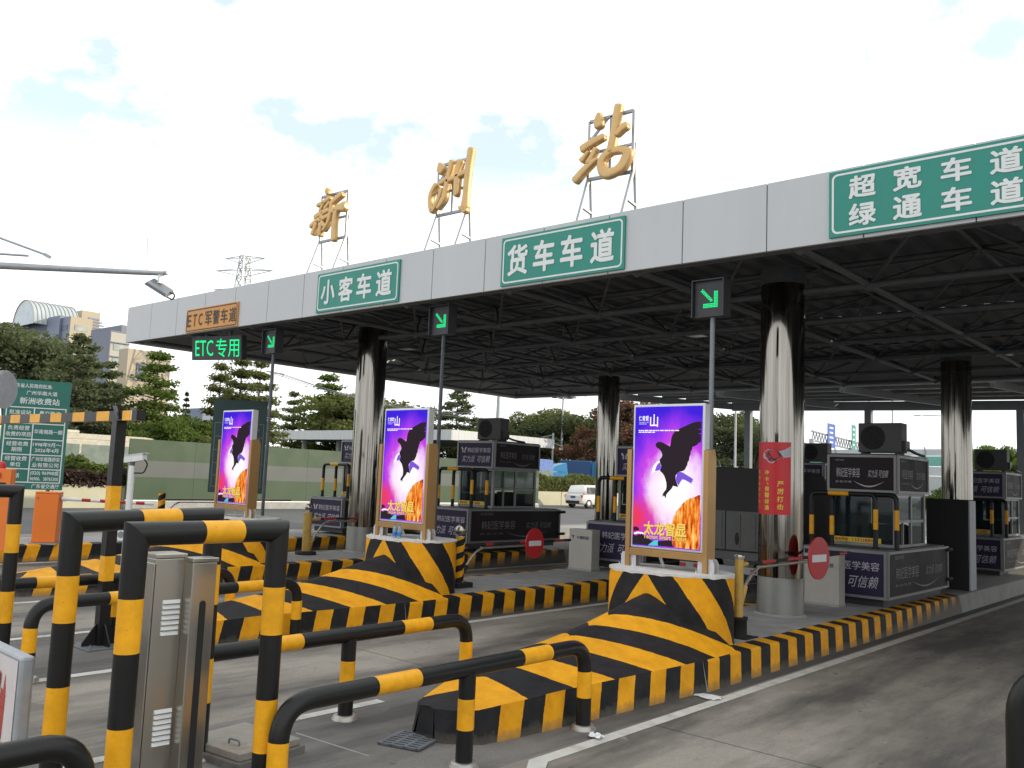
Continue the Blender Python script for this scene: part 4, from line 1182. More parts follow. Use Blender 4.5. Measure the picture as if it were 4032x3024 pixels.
def make_booth(wide=False):
    t = thing('toll_booth', (0, 0, 0), '', 'toll booth', 'toll booths on the islands')
    hw = 0.72
    b = MB(); b.box(-hw + 0.10, hw - 0.10, 0.12, 3.35, 0.0, 0.90); b.build('base', MT['dark_box'], t)
    board(t, 'front_lower_board', (0, 0, 0.535), (1, 0, 0), (0, 0, 1), 2 * hw - 0.05, 0.74, 'purple', 'board_white', True)
    board(t, 'side_lower_board', (hw, 1.74, 0.535), (0, 1, 0), (0, 0, 1), 3.40, 0.74, 'brown_board', 'board_grey', False)
    b = MB(); b.box(-hw + 0.02, hw - 0.04, 0.03, 3.40, 0.905, 0.945); b.build('counter', MT['dark_steel'], t)
    cx0, cx1, cy0, cy1, z0, z1 = -0.60, 0.56, 0.98, 2.62, 0.945, 1.90
    b = MB()
    for x in (cx0, cx1 - 0.06):
        for y in (cy0, cy1 - 0.06): b.box(x, x + 0.06, y, y + 0.06, z0, z1)
    b.box(cx1 - 0.05, cx1 - 0.005, 1.80, 1.86, z0, z1)
    b.box(cx0 + 0.06, cx1 - 0.06, cy0 + 0.01, cy0 + 0.05, z1 - 0.06, z1); b.box(cx0 + 0.06, cx1 - 0.06, cy0 + 0.01, cy0 + 0.05, z0, z0 + 0.05)
    for za in (z0, 1.38, z1 - 0.05):
        b.box(cx1 - 0.048, cx1 - 0.008, cy0 + 0.06, 1.80, za, za + 0.05); b.box(cx1 - 0.048, cx1 - 0.008, 1.86, cy1 - 0.06, za, za + 0.05)
    b.box(cx1 - 0.045, cx1 - 0.01, 1.37, 1.41, z0 + 0.05, 1.38)
    b.build('window_frame', MT['alu'], t)
    b = MB(); b.box(cx0 + 0.06, cx1 - 0.06, cy0 + 0.025, cy0 + 0.033, z0 + 0.05, z1 - 0.06); b.build('front_pane', MT['glass'], t)
    b = MB(); b.box(cx1 - 0.033, cx1 - 0.025, cy0 + 0.06, 1.80, 1.43, z1 - 0.05); b.box(cx1 - 0.033, cx1 - 0.025, 1.86, cy1 - 0.06, 1.43, z1 - 0.05)
    b.box(cx1 - 0.033, cx1 - 0.025, 1.86, cy1 - 0.06, z0 + 0.05, 1.38)
    b.build('side_pane', MT['glass'], t)
    b = MB(); b.box(cx0 + 0.01, cx0 + 0.03, cy0 + 0.06, cy1 - 0.06, z0, 1.28); b.box(cx0 + 0.06, cx1 - 0.06, cy1 - 0.05, cy1 - 0.01, z0, 1.30); b.build('rear_wall', MT['dark_box'], t)
    b = MB(); b.box(cx0 + 0.08, 0.05, cy0 + 0.06, cy0 + 0.075, 1.30, z1 - 0.06); b.box(0.12, cx1 - 0.08, cy0 + 0.06, cy0 + 0.075, 1.36, z1 - 0.06)  # added panels: their violet stands in for reflections on the front glass
    b.build('reflection_panel', mat('violet_reflection', (0.10, 0.095, 0.17), 0.6) if 'violet_reflection' not in bpy.data.materials else bpy.data.materials['violet_reflection'], t)
    b = MB(); b.box(-0.35, 0.02, 1.30, 1.36, 1.02, 1.28); b.box(-0.20, -0.12, 1.32, 1.42, 0.945, 1.02); b.build('desk_monitor', MT['rubber'], t)
    b = MB(); b.box(0.18, 0.44, 1.55, 1.95, 0.945, 1.34); b.build('seat_back', MT['rubber'], t)
    b = MB(); b.box(-0.56, 0.30, cy0 - 0.012, cy0 - 0.004, 1.0, 1.09); st = b.build('yellow_notice', MT['poster_yellow'], t)
    b = MB(); b.text('惠思传媒', (-0.40, cy0 - 0.013, 1.045), (1, 0, 0), (0, 0, 1), w=0.24, bold=0.02, depth=0.002)
    b.text('13332888', (-0.02, cy0 - 0.013, 1.045), (1, 0, 0), (0, 0, 1), w=0.36, h=0.06, bold=0.02, depth=0.002); b.build('red_lettering', MT['red'], st)
    # roof box with boards
    b = MB(); b.box(-0.64, 0.58, 0.95, 2.66, 1.90, 2.56); b.box(-0.65, 0.59, 0.94, 2.67, 2.56, 2.585); b.build('roof_box', MT['dark_box'], t)
    board(t, 'front_upper_board', (-0.03, 0.93, 2.23), (1, 0, 0), (0, 0, 1), 1.18, 0.62, 'brown_board' if wide else 'purple', 'board_white', not wide)
    board(t, 'side_upper_board', (0.60, 1.80, 2.23), (0, 1, 0), (0, 0, 1), 1.70, 0.62, 'brown_board', 'board_grey', False)
    b = MB()
    for z in (0.86, 0.30): b.tube([(hw + 0.03, 3.38, z), (hw + 0.03, 3.62, z)], 0.035, 12)
    b.build('bumper_pipe', MT['rubber'], t)
    return t
def booth_z(x, dz): return gz(x) + ISL_Z + dz
near_booth = make_booth(True)
booth = make_booth()
booths = [(-5.78, 15.44, 0.0, 'nearest toll booth with dark advert boards, right of the thick column'),
          (-10.62, 15.70, 0.07, 'toll booth whose purple boards show just left of the nearest LED advert'),
          (-15.18, 15.35, 0.10, 'toll booth with two long dark boards right of the middle LED advert'),
          (-20.10, 15.60, 0.06, 'farthest left toll booth whose front boards show left of the thick left column'),
          (-6.05, 24.6, -0.02, 'toll booth at the right edge behind the black cabinet'),
          (-10.55, 24.2, 0.05, 'rear toll booth with a paler plum board between the thick column and the nearest booth')]
HOOPY = (0.42, 0.62)
for i, (x, y, dz, lab) in enumerate(booths):
    if i <= 1:
        q = (near_booth, booth)[i]; q.location = (x, y, booth_z(x, dz)); q['label'] = lab
    else: dup(booth, (x, y, booth_z(x, dz)), lab)
# hoop guards in front of the cabin windows
def make_guard():
    t = thing('guard_hoop', (0, 0, 0), '', 'guard hoop', 'guard hoops before the booth windows')
    b = MB(); pts = fillet([(-0.56, 0, 0.86), (-0.56, 0, 1.86), (0.56, 0, 1.86), (0.56, 0, 0.86)], 0.12, 6)
    banded(b, pts, 0.042, [(0.26, 0.60), (1.26, 1.62), (2.28, 2.62)], n=12); b.build('hoop_pipe', [MT['black'], MT['yellow']], t)
    b = MB(); b.lathe((-0.56, 0, 0.945), [(0.07, 0), (0.07, 0.012)], 14); b.lathe((0.56, 0, 0.945), [(0.07, 0), (0.07, 0.012)], 14); b.build('foot_plate', MT['rubber'], t)
    return t
guard = make_guard()
names = ['the nearest booth', 'the middle island booth', 'the booth beside the middle advert', 'the far left booth', 'the booth at the right edge', 'the rear plum-board booth']
first = True
for (x, y, dz, lab), nm in zip(booths, names):
    for j, (ox, oy) in enumerate(((-0.16, 0.40), (0.12, 0.62))):
        lb = ('front' if j == 0 else 'rear') + ' black and yellow guard hoop before the window of ' + nm
        if first:
            guard.location = (x + ox, y + oy, booth_z(x, dz)); guard['label'] = lb; first = False
        else: dup(guard, (x + ox, y + oy, booth_z(x, dz)), lb)
# air conditioners on the booth roofs
def make_ac():
    t = thing('air_conditioner', (0, 0, 0), '', 'air conditioner', 'air conditioners on the booth roofs')
    b = MB(); b.box(-0.38, 0.38, -0.16, 0.16, 0.03, 0.56); b.box(-0.34, -0.26, -0.15, 0.15, 0.0, 0.03); b.box(0.26, 0.34, -0.15, 0.15, 0.0, 0.03)
    b.build('casing', mat('ac_casing', (0.075, 0.075, 0.075), 0.6, 0, 0.1, 4), t, bevel=0.012)
    b = MB(); b.prism([(0.22 * math.cos(2 * math.pi * k / 28) , 0.22 * math.sin(2 * math.pi * k / 28)) for k in range(28)], (-0.12, -0.1615, 0.295), (1, 0, 0), (0, 0, 1), (0, 0.001, 0))
    b.build('fan_opening', MT['rubber'], t)
    b = MB()
    for r in (0.05, 0.11, 0.17, 0.215): b.tube([(-0.12 + r * math.cos(2 * math.pi * k / 24), -0.168, 0.295 + r * math.sin(2 * math.pi * k / 24)) for k in range(25)], 0.004, 5, caps=False)
    for k in range(4): 
        c, s = math.cos(math.pi * k / 4), math.sin(math.pi * k / 4); b.tube([(-0.12 - .21 * c, -0.17, 0.295 - .21 * s), (-0.12 + .21 * c, -0.17, 0.295 + .21 * s)], 0.004, 5)
    b.build('fan_grille', MT['dark_box'], t)
    b = MB(); b.box(0.38, 0.44, -0.10, 0.12, 0.06, 0.24); b.tube(fillet([(0.42, 0.06, 0.10), (0.50, 0.12, 0.05), (0.52, 0.30, 0.02), (0.54, 0.6, 0.0)], 0.06, 4), 0.025, 8); b.build('valve_cover', MT['dark_box'], t)
    return t
ac = make_ac()
for i, ((x, y, dz, lab), nm) in enumerate(zip(booths, names)):
    p = (x + (0.22 if i != 2 else 0.15), y + (1.30 if i != 2 else 1.35), booth_z(x, dz) + 2.59)
    lb = 'dusty air conditioner unit on the roof of ' + nm
    if i == 0: ac.location = p; ac['label'] = lb
    else: dup(ac, p, lb)
# black cabinet between the two right-hand booths
t = thing('black_cabinet', (-5.36, 20.0, gz(-5.36) + ISL_Z + 0.012), 'tall plain black cabinet standing behind the nearest toll booth', 'cabinet')
b = MB(); b.box(-0.40, 0.40, 0, 0.5, 0.0, 1.82); b.build('housing', MT['rubber'], t, bevel=0.01)
b = MB(); b.box(0.405, 0.43, 0.02, 0.48, 0.0, 1.80); b.build('side_panel', MT['galv'], t)

# ------------------------------------------------------------------ canopy
FY, FZ0, FZ1 = 10.5, 5.20, 6.09
CX0, CX1, CY1 = -21.97, 26.0, 25.5
t = thing('toll_canopy', (0, 0, 0), 'long toll plaza canopy with a pale panelled fascia over a dark truss underside', 'toll canopy')
b = MB(); PW = 1.218; x = CX0
while x < CX1:
    b.box(x + 0.007, x + PW - 0.007, FY, FY + 0.05, FZ0, FZ1, 0); x += PW
b.build('fascia', MT['fascia'], t, bevel=0.004, seg=1)
b = MB(); b.box(CX0 + 0.01, CX1, FY + 0.02, FY + 0.09, FZ0 + 0.01, FZ1 - 0.01)
b.build('fascia_backing', MT['joint'], t)
b = MB(); y = FY + 0.06
while y < CY1:
    b.box(CX0, CX0 + 0.05, y, min(y + PW - 0.014, CY1), FZ0, FZ1); y += PW
b.box(CX0, CX1, CY1, CY1 + 0.05, FZ0, FZ1)
b.box(CX0 + 0.052, CX0 + 0.10, FY + 0.10, CY1 - 0.002, FZ0 + 0.02, FZ1 - 0.02)
b.build('rear_fascia', MT['fascia'], t)
# corrugated deck, with one row of open ribs that lets daylight through
def corr(b, x0, x1, y0, y1, z, pitch, amp, holes=None):
    n = int((x1 - x0) / pitch)
    pr = [(0.0, 0), (0.28, 0), (0.42, 1), (0.72, 1), (0.86, 0)]
    xs = []
    for i in range(n):
        for f, h in pr: xs.append((x0 + (i + f) * pitch, z + amp * h))
    xs.append((x1, z))
    vs = [(a, y0, c) for a, c in xs] + [(a, y1, c) for a, c in xs]; m = len(xs)
    b.add(vs, [(i, i + 1, m + i + 1, m + i) for i in range(m - 1)])
YS = 19.6
b = MB(); corr(b, CX0 + 0.06, CX1, FY + 0.1, YS, 6.02, 0.42, 0.06); corr(b, CX0 + 0.06, CX1, YS + 0.02, CY1, 5.99, 0.42, 0.06)
r = random.Random(3); x = CX0 + 0.1
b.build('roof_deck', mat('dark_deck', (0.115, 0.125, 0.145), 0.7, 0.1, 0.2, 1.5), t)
# lattice: bottom chords, top chords and web members
b = MB(); SX, SY = 2.44, 2.5; zb, zt = 5.27, 5.93
xs = [CX0 + 0.3 + SX * i for i in range(int((CX1 - CX0) / SX) + 1)]; ysn = [FY + 0.28 + SY * j for j in range(6)] + [CY1 - 0.2]
for x in xs: b.tube([(x, ysn[0], zb), (x, ysn[-1], zb)], 0.05, 6, smooth=True)
for y in ysn: b.tube([(xs[0], y, zb), (xs[-1], y, zb)], 0.055, 6)
for i, x in enumerate(xs[:-1]):
    b.tube([(x + SX / 2, ysn[0] + SY / 2, zt), (x + SX / 2, ysn[-1] - SY / 2, zt)], 0.04, 6)
for j in range(len(ysn) - 1):
    b.tube([(xs[0] + SX / 2, ysn[j] + SY / 2, zt), (xs[-1] - SX / 2, ysn[j] + SY / 2, zt)], 0.04, 6)
    for i in range(len(xs) - 1):
        c = (xs[i] + SX / 2, (ysn[j] + ysn[j + 1]) / 2, zt)
        for (x, y) in ((xs[i], ysn[j]), (xs[i + 1], ysn[j]), (xs[i], ysn[j + 1]), (xs[i + 1], ysn[j + 1])):
            b.tube([(x, y, zb), c], 0.026, 5, caps=False)
for x in xs:
    for y in ysn: b.lathe((x, y, zb), [(0.02, -0.1), (0.09, -0.05), (0.1, 0), (0.09, 0.05), (0.02, 0.1)], 8)
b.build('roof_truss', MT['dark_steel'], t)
b = MB()
for k in range(9):
    y = FY + 1.2 + 1.65 * k; b.box(CX0 + 0.1, CX1, y, y + 0.07, 5.97, 6.02)
b.build('purlin', MT['dark_steel'], t)
for (x, y) in ((-2.0, 15.2), (-9.2, 16.4), (-14.0, 21.0), (-16.5, 15.0), (-4.6, 21.5)):
    q = thing('ceiling_lamp', (x, y, 5.30), 'flat ceiling lamp hung under the canopy truss', 'ceiling lamp', 'flat lamps under the canopy')
    b = MB(); b.box(-0.22, 0.22, -0.16, 0.16, 0.0, 0.10); b.build('lamp_body', MT['dark_steel'], q, bevel=0.01)
    b = MB(); b.box(-0.19, 0.19, -0.13, 0.13, -0.008, -0.001); b.build('lens', MT['silver'], q)
# lower lean-to roof behind the main canopy
t = thing('lean_to_canopy', (0, 0, 0), 'lower corrugated canopy roof on steel posts behind the main toll canopy', 'canopy')
b = MB(); A = Vector((-17.6, 25.7, 5.35)); B = Vector((14.0, 25.7, 5.35)); Cc = Vector((14.0, 36.6, 5.42)); Dd = Vector((-15.2, 29.8, 5.30))
n = 60; vs = []; 
for j in range(2):
    for i in range(n * 2 + 1):
        a = i / (n * 2); p = A.lerp(B, a) if j == 0 else Dd.lerp(Cc, a); vs.append(p + Vector((0, 0, 0.05 * (i % 2))))
m_ = n * 2 + 1
b.add(vs, [(i, i + 1, m_ + i + 1, m_ + i) for i in range(m_ - 1)])
b.build('corrugated_roof', mat('pale_corrugated', (0.30, 0.29, 0.27), 0.6, 0.1, 0.12, 2), t)
b = MB()
for k in range(1, 5):
    a = k / 5; b.beam(A.lerp(Dd, a) + Vector((0, 0, -0.06)), B.lerp(Cc, a) + Vector((0, 0, -0.06)), 0.08, 0.10)
b.beam(Dd + Vector((0, 0, -0.18)), Cc + Vector((0, 0, -0.18)), 0.14, 0.30)
for k in range(9):
    a = k / 8; b.beam(A.lerp(B, a) + Vector((0, 0, -0.17)), Dd.lerp(Cc, a) + Vector((0, 0, -0.17)), 0.12, 0.22)
b.build('roof_beam', MT['grey_pole'], t)
for px in (2940, 3420, 4022):
    d = on_y(px, 1700, 31.0); a = (d.x - Dd.x) / (Cc.x - Dd.x)
    q = Dd.lerp(Cc, (on_y(px, 1700, Dd.lerp(Cc, a).y).x - Dd.x) / (Cc.x - Dd.x))
    b = MB(); b.box(q.x - 0.11, q.x + 0.11, q.y - 0.11, q.y + 0.11, gz(q.x), q.z - 0.3); b.build('post', MT['grey_pole'], t)

# ------------------------------------------------------------------ columns
def make_column():
    t = thing('canopy_column', (0, 0, 0), '', 'column', 'round steel canopy columns')
    b = MB(); n = 48
    b.lathe((0, 0, 0), [(0.335, 0.55), (0.335, 2.62)], n); b.lathe((0, 0, 0), [(0.332, 2.619), (0.332, 2.631)], n); b.lathe((0, 0, 0), [(0.335, 2.63), (0.335, 5.26)], n)
    b.build('shaft', MT['column'], t)
    b = MB(); b.lathe((0, 0, 0), [(0.352, 0.0), (0.347, 0.02), (0.343, 0.54), (0.336, 0.555)], n); b.build('base_sleeve', mat('matte_steel_sleeve', (0.20, 0.197, 0.185), 0.45, 0.5, 0.12, 4) if 'matte_steel_sleeve' not in bpy.data.materials else bpy.data.materials['matte_steel_sleeve'], t)
    b = MB(); b.lathe((0, 0, 0), [(0.40, -0.01), (0.38, 0.012), (0.345, 0.02)], n); b.build('mortar_collar', MT['concrete_top'], t)
    b = MB(); b.lathe((0, 0, 5.05), [(0.345, 0), (0.345, 0.24)], 24); b.build('column_head', MT['dark_steel'], t)
    return t
col = make_column()
cz = lambda x: gz(x) + ISL_Z + 0.012
col.location = (-5.92, 13.25, cz(-5.92)); col['label'] = 'thick mirror-steel column with a red poster on it, right of the nearest LED advert'
dup(col, (-15.85, 13.35, cz(-15.8)), 'mirror-steel column left of the middle LED advert')
dup(col, (-16.00, 23.1, cz(-16)), 'dark rear column seen between the two larger LED adverts')
dup(col, (-5.90, 22.9, cz(-5.9)), 'rear column rising behind the black cabinet at the right')
for (x, y) in ((4.0, 13.3), (4.0, 23.0)):
    dup(col, (x, y, cz(x)), 'round steel column beyond the right edge of the photo')
# poster wrapped on the nearest column
x, y = -5.92, 13.25
t = thing('poster', (x, y, cz(x)), 'red warning poster with a grey fist, wrapped round the thick column', 'poster')
R_ = 0.339
def wrap(u, z, r=R_):
    a = rad(-150.0 + 108.0 * u)
    return (r * math.cos(a), r * math.sin(a), z)
z0, z1 = 1.49, 2.58
b = MB(); n = 24
for i in range(n): b.add([wrap(i / n, z0), wrap((i + 1) / n, z0), wrap((i + 1) / n, z1), wrap(i / n, z1)], [(0, 1, 2, 3)], 0, True)
sh = b.build('sheet', MT['poster_red'], t)
def wtext(b, body, u, zc, w, h, bold):
    vs, fs, (x0, x1, y0, y1) = glyphs(body, 0.0, 0.0, 1.0, 1.0, 'CENTER')
    for k, (dx, dy) in enumerate(((-bold, 0), (bold, 0), (0, bold), (0, -bold))):
        b.add([wrap(u + ((p[0] + dx - x0) / (x1 - x0) - 0.5) * w, zc + ((p[1] + dy - y0) / (y1 - y0) - 0.5) * h, R_ + 0.002 + 0.0003 * k) for p in vs], fs, 0)
b = MB()
for s_, u, za, zb_, hh, w in (('车等逃费行为', 0.14, 2.13, 1.68, 0.058, 0.09), ('冲卡', 0.42, 2.12, 2.02, 0.068, 0.12), ('假冒绿通', 0.43, 1.87, 1.59, 0.070, 0.12), ('严厉打击', 0.76, 1.95, 1.61, 0.080, 0.14)):
    for i, ch in enumerate(s_):
        wtext(b, ch, u, za + (zb_ - za) * i / max(len(s_) - 1, 1), w, hh, 0.02)
wtext(b, '!', 0.16, 1.59, 0.02, 0.055, 0.02); wtext(b, '、', 0.45, 1.95, 0.04, 0.03, 0.02)
b.build('yellow_lettering', MT['poster_yellow'], sh)
def wpoly(b, poly, lay, mi=0):
    b.add([wrap(p[0], p[1], R_ + 0.0012 * lay) for p in poly], [tuple(range(len(poly)))], mi)
b = MB()
st = []
for k in range(22):
    a = 2 * math.pi * k / 22; r_ = (0.30 if k % 2 else 0.17) * (1.1 if k % 4 == 1 else 0.85)
    st.append((0.60 + r_ * 1.15 * math.cos(a), 2.39 + r_ * 0.42 * math.sin(a)))
wpoly(b, st, 1); b.build('burst_print', MT['sign_dark'], sh)
b = MB(); wpoly(b, [(0.60, 2.43), (0.64, 2.56), (0.68, 2.47), (0.72, 2.54), (0.74, 2.44)], 2); b.build('burst_print', MT['red'], sh)
b = MB()
wpoly(b, [(0.29, 2.37), (0.33, 2.42), (0.38, 2.45), (0.46, 2.475), (0.54, 2.46), (0.62, 2.45), (0.72, 2.44), (0.86, 2.47), (0.99, 2.52), (0.99, 2.36), (0.84, 2.345), (0.74, 2.33), (0.66, 2.30), (0.58, 2.26), (0.50, 2.265), (0.44, 2.29), (0.40, 2.32), (0.33, 2.325)], 3)
b.build('fist_print', mat('print_grey', (0.42, 0.43, 0.48), 0.5, 0, 0.12, 14), sh)
b = MB()
wpoly(b, [(0.44, 2.43), (0.47, 2.425), (0.58, 2.34), (0.60, 2.30), (0.58, 2.29), (0.55, 2.335), (0.47, 2.385)], 4)
wpoly(b, [(0.36, 2.375), (0.46, 2.35), (0.46, 2.343), (0.36, 2.367)], 4); wpoly(b, [(0.44, 2.32), (0.53, 2.315), (0.53, 2.309), (0.44, 2.313)], 4); wpoly(b, [(0.74, 2.43), (0.765, 2.39), (0.74, 2.35), (0.75, 2.39)], 4)
b.build('fist_shadow_print', MT['sign_dark'], sh)

# ------------------------------------------------------------------ signs on the fascia
def rrect(w, h, r, n=6):
    out = []
    for cx, cy, a0 in ((w / 2 - r, h / 2 - r, 0), (-w / 2 + r, h / 2 - r, 90), (-w / 2 + r, -h / 2 + r, 180), (w / 2 - r, -h / 2 + r, 270)):
        for k in range(n + 1):
            a = rad(a0 + 90 * k / n); out.append((cx + r * math.cos(a), cy + r * math.sin(a)))
    return out
def fascia_sign(x0, x1, z0, z1, lines, boardm, letm, label, line_m, ins=0.035, bold=0.03, tilt=0.0):
    w, h = x1 - x0, z1 - z0
    t = thing('lane_sign', ((x0 + x1) / 2, FY - 0.004, (z0 + z1) / 2), label, 'lane sign', 'lane signs on the canopy fascia')
    b = MB(); b.box(-w / 2, w / 2, -0.03, 0.0, -h / 2, h / 2); p = b.build('panel', MT[boardm], t)
    b = MB(); o = rrect(w - 2 * ins, h - 2 * ins, 0.07); i_ = rrect(w - 2 * ins - 0.05, h - 2 * ins - 0.05, 0.05); n = len(o)
    b.add([(q[0], -0.033, q[1]) for q in o] + [(q[0], -0.033, q[1]) for q in i_], [(k, (k + 1) % n, n + (k + 1) % n, n + k) for k in range(n)])
    b.build('border', MT[line_m], p)
    for (chars, xs_, zc, cw, chh) in lines:
        b = MB()
        for ch, xx in zip(chars, xs_): b.text(ch, (xx, -0.034, zc), (1, 0, 0), (0, 0, 1), cw * (0.62 if ch.isascii() else 1), chh, bold=bold, depth=0.002)
        b.build('lettering', MT[letm], p)
    return t
fascia_sign(-9.40, -7.055, 5.235, 6.015, [('货车车道', (-0.83, -0.30, 0.23, 0.79), 0.0, 0.42, 0.50)], 'sign_green', 'sign_white', 'green fascia sign with white characters under the largest roof character', 'sign_white')
fascia_sign(-14.175, -11.815, 5.24, 6.0, [('小客车道', (-0.83, -0.30, 0.23, 0.78), 0.0, 0.42, 0.48)], 'sign_green', 'sign_white', 'green fascia sign with white characters under the first roof character', 'sign_white')
fascia_sign(-19.03, -16.92, 5.215, 5.745, [('ETC', (-0.91, -0.67, -0.43), 0.0, 0.26, 0.28), ('军警车道', (-0.10, 0.22, 0.54, 0.87), 0.0, 0.27, 0.32)], 'sign_orange', 'sign_dark', 'faded amber fascia sign with dark characters near the left end of the canopy', 'sign_dark', ins=0.02, bold=0.015)
fascia_sign(-4.10, -1.77, 5.245, 6.055, [('超宽车道', (-0.765, -0.255, 0.265, 0.765), 0.17, 0.32, 0.28), ('绿通车道', (-0.765, -0.255, 0.265, 0.765), -0.17, 0.32, 0.28)], 'sign_green', 'sign_white', 'wide green fascia sign with two rows of white characters, cut off by the right edge', 'sign_white')

# ------------------------------------------------------------------ gold characters on the roof
def roof_letter(o, sc, strokes, fr, legs, label):
    Y = 10.78
    def W(x, y): return on_y(o[0] + x * sc, o[1] + y * sc, Y)
    ppm = sc * (W(100, 500) - W(0, 500)).length / (100 * sc)
    org = W(*fr[2]); org.z = FZ1
    t = thing('roof_character', (org.x, Y, FZ1), label, 'roof character', 'gold characters on the canopy roof')
    off = Vector((org.x, Y, FZ1))
    b = MB(off); n = 14
    for st in strokes:
        P = [W(p[0], p[1]) for p in st]; wd = [p[2] * ppm * 0.5 for p in st]
        # resample smoothly
        Q, Wd = [], []
        for i in range(len(P) - 1):
            p0 = P[max(i - 1, 0)]; p1 = P[i]; p2 = P[i + 1]; p3 = P[min(i + 2, len(P) - 1)]
            for k in range(5):
                s = k / 5
                Q.append(0.5 * ((2 * p1) + (p2 - p0) * s + (2 * p0 - 5 * p1 + 4 * p2 - p3) * s * s + (3 * p1 - p0 - 3 * p2 + p3) * s ** 3)); Wd.append(wd[i] * (1 - s) + wd[i + 1] * s)
        Q.append(P[-1]); Wd.append(wd[-1])
        # rounded ends
        d0 = (Q[0] - Q[1]).normalized(); d1 = (Q[-1] - Q[-2]).normalized()
        Q = [Q[0] + d0 * Wd[0] * 0.45, Q[0] + d0 * Wd[0] * 0.36] + Q + [Q[-1] + d1 * Wd[-1] * 0.36, Q[-1] + d1 * Wd[-1] * 0.45]
        Wd = [Wd[0] * 0.35, Wd[0] * 0.75] + Wd + [Wd[-1] * 0.75, Wd[-1] * 0.35]
        vs = []
        for i, q in enumerate(Q):
            tg = (Q[min(i + 1, len(Q) - 1)] - Q[max(i - 1, 0)]).normalized(); nr = Vector((-tg.z, 0, tg.x))
            for k in range(n):
                a = 2 * math.pi * k / n; c, s = math.cos(a), math.sin(a)
                f = 0.5
                vs.append(q + nr * Wd[i] * math.copysign(abs(c) ** f, c) + Vector((0, -1, 0)) * (0.06 * min(1, Wd[i] / 0.03)) * math.copysign(abs(s) ** f, s))
        m = len(Q)
        b.add(vs, [(i * n + k, (i + 1) * n + k, (i + 1) * n + (k + 1) % n, i * n + (k + 1) % n) for i in range(m - 1) for k in range(n)], 0, True)
        b.add(vs[:n], [tuple(range(n))]); b.add(vs[-n:], [tuple(reversed(range(n)))])
    b.build('gold_strokes', MT['gold'], t)
    TL, TR, BL, BR = [W(*p) + Vector((0, 0.10, 0)) for p in fr[:4]]
    TR.x = BR.x = (TR.x + BR.x) / 2; TL.x = BL.x = (TL.x + BL.x) / 2
    b = MB(off); w = 0.045
    b.beam(TL, TR, w); b.beam(BL, BR, w); b.beam(TL, BL, w); b.beam(TR, BR, w)
    b.beam(TL.lerp(TR, 0.5), BL.lerp(BR, 0.5), w); b.beam(TL.lerp(BL, .55), TR.lerp(BR, .55), w * 0.8)
    b.beam(TL.lerp(TR, 0.42), TL.lerp(BL, 0.35), w * 0.8)
    b.build('frame', MT['galv'], t)
    for top in (BL, BR):
        b = MB(off)
        f = Vector((top.x, FY + 0.10, FZ1 - 0.05)); r = Vector((top.x, FY + 0.52, FZ1 - 0.10))
        b.beam(top, f, w); b.beam(top + Vector((0, 0.02, 0.45)), r, w); b.beam(f.lerp(top, 0.42), r.lerp(top, 0.40), w * 0.8)
        b.build('stand', MT['galv'], t)
roof_letter((1200, 700), 300 / 1310, [
    [(410, 185, 26), (405, 235, 72), (415, 285, 34)], [(245, 480, 44), (330, 440, 58), (455, 350, 48)], [(345, 450, 44), (285, 575, 44)], [(440, 435, 46), (370, 535, 44)],
    [(200, 680, 60), (300, 620, 66), (430, 560, 52)], [(330, 590, 50), (300, 720, 60), (285, 860, 54), (268, 1000, 46)], [(125, 840, 56), (220, 745, 46), (310, 715, 50), (430, 655, 52)],
    [(215, 790, 58), (150, 975, 56)], [(300, 770, 60), (365, 835, 46)], [(655, 285, 60), (560, 370, 54), (490, 440, 56), (470, 540, 52), (450, 650, 50), (415, 780, 46), (340, 905, 42)],
    [(485, 585, 52), (590, 525, 76), (700, 495, 108)], [(555, 555, 70), (530, 700, 60), (515, 870, 56), (505, 1075, 62)]],
    [(255, 310), (720, 185), (180, 1095), (605, 1000)], None, 'first gold roof character from the left, a dense one on a steel frame')
roof_letter((1650, 550), 300 / 1106, [
    [(318, 352, 34), (332, 430, 112), (330, 490, 60)], [(262, 662, 62), (200, 770, 56), (176, 900, 48), (200, 1025, 66), (235, 1000, 52), (292, 890, 50), (345, 715, 42)],
    [(325, 645, 44), (405, 585, 60)], [(492, 322, 66), (470, 430, 62), (430, 590, 60), (400, 730, 58), (372, 860, 76), (290, 1000, 46)], [(612, 320, 76), (580, 450, 66), (562, 600, 72), (552, 770, 62), (546, 822, 36)],
    [(430, 600, 60), (525, 560, 54), (690, 475, 62)], [(768, 145, 76), (740, 330, 72), (712, 560, 72), (692, 800, 66), (672, 985, 96), (686, 1050, 50)], [(598, 990, 30), (670, 1005, 70)]],
    [(270, 355), (722, 240), (180, 1095), (610, 1000)], None, 'second gold roof character, with long vertical strokes, on a steel frame')
roof_letter((2230, 380), 300 / 995, [
    [(440, 232, 44), (432, 320, 112), (436, 392, 104)], [(222, 692, 92), (330, 622, 86), (492, 532, 72)], [(302, 728, 38), (258, 790, 52), (215, 842, 76)], [(396, 690, 58), (350, 790, 62), (305, 870, 84)],
    [(128, 1102, 92), (230, 985, 84), (330, 885, 80), (408, 828, 42)], [(692, 130, 92), (662, 300, 92), (632, 480, 82), (604, 640, 92), (590, 720, 90)], [(672, 500, 62), (740, 420, 86), (792, 385, 88)],
    [(600, 710, 84), (510, 790, 92), (466, 890, 98), (520, 1010, 112), (650, 980, 92), (740, 910, 110), (792, 810, 116), (812, 735, 104), (730, 705, 70), (620, 715, 74)]],
    [(265, 310), (860, 145), (240, 1065), (800, 960)], None, 'third and largest gold roof character, with an open loop, on a steel frame')

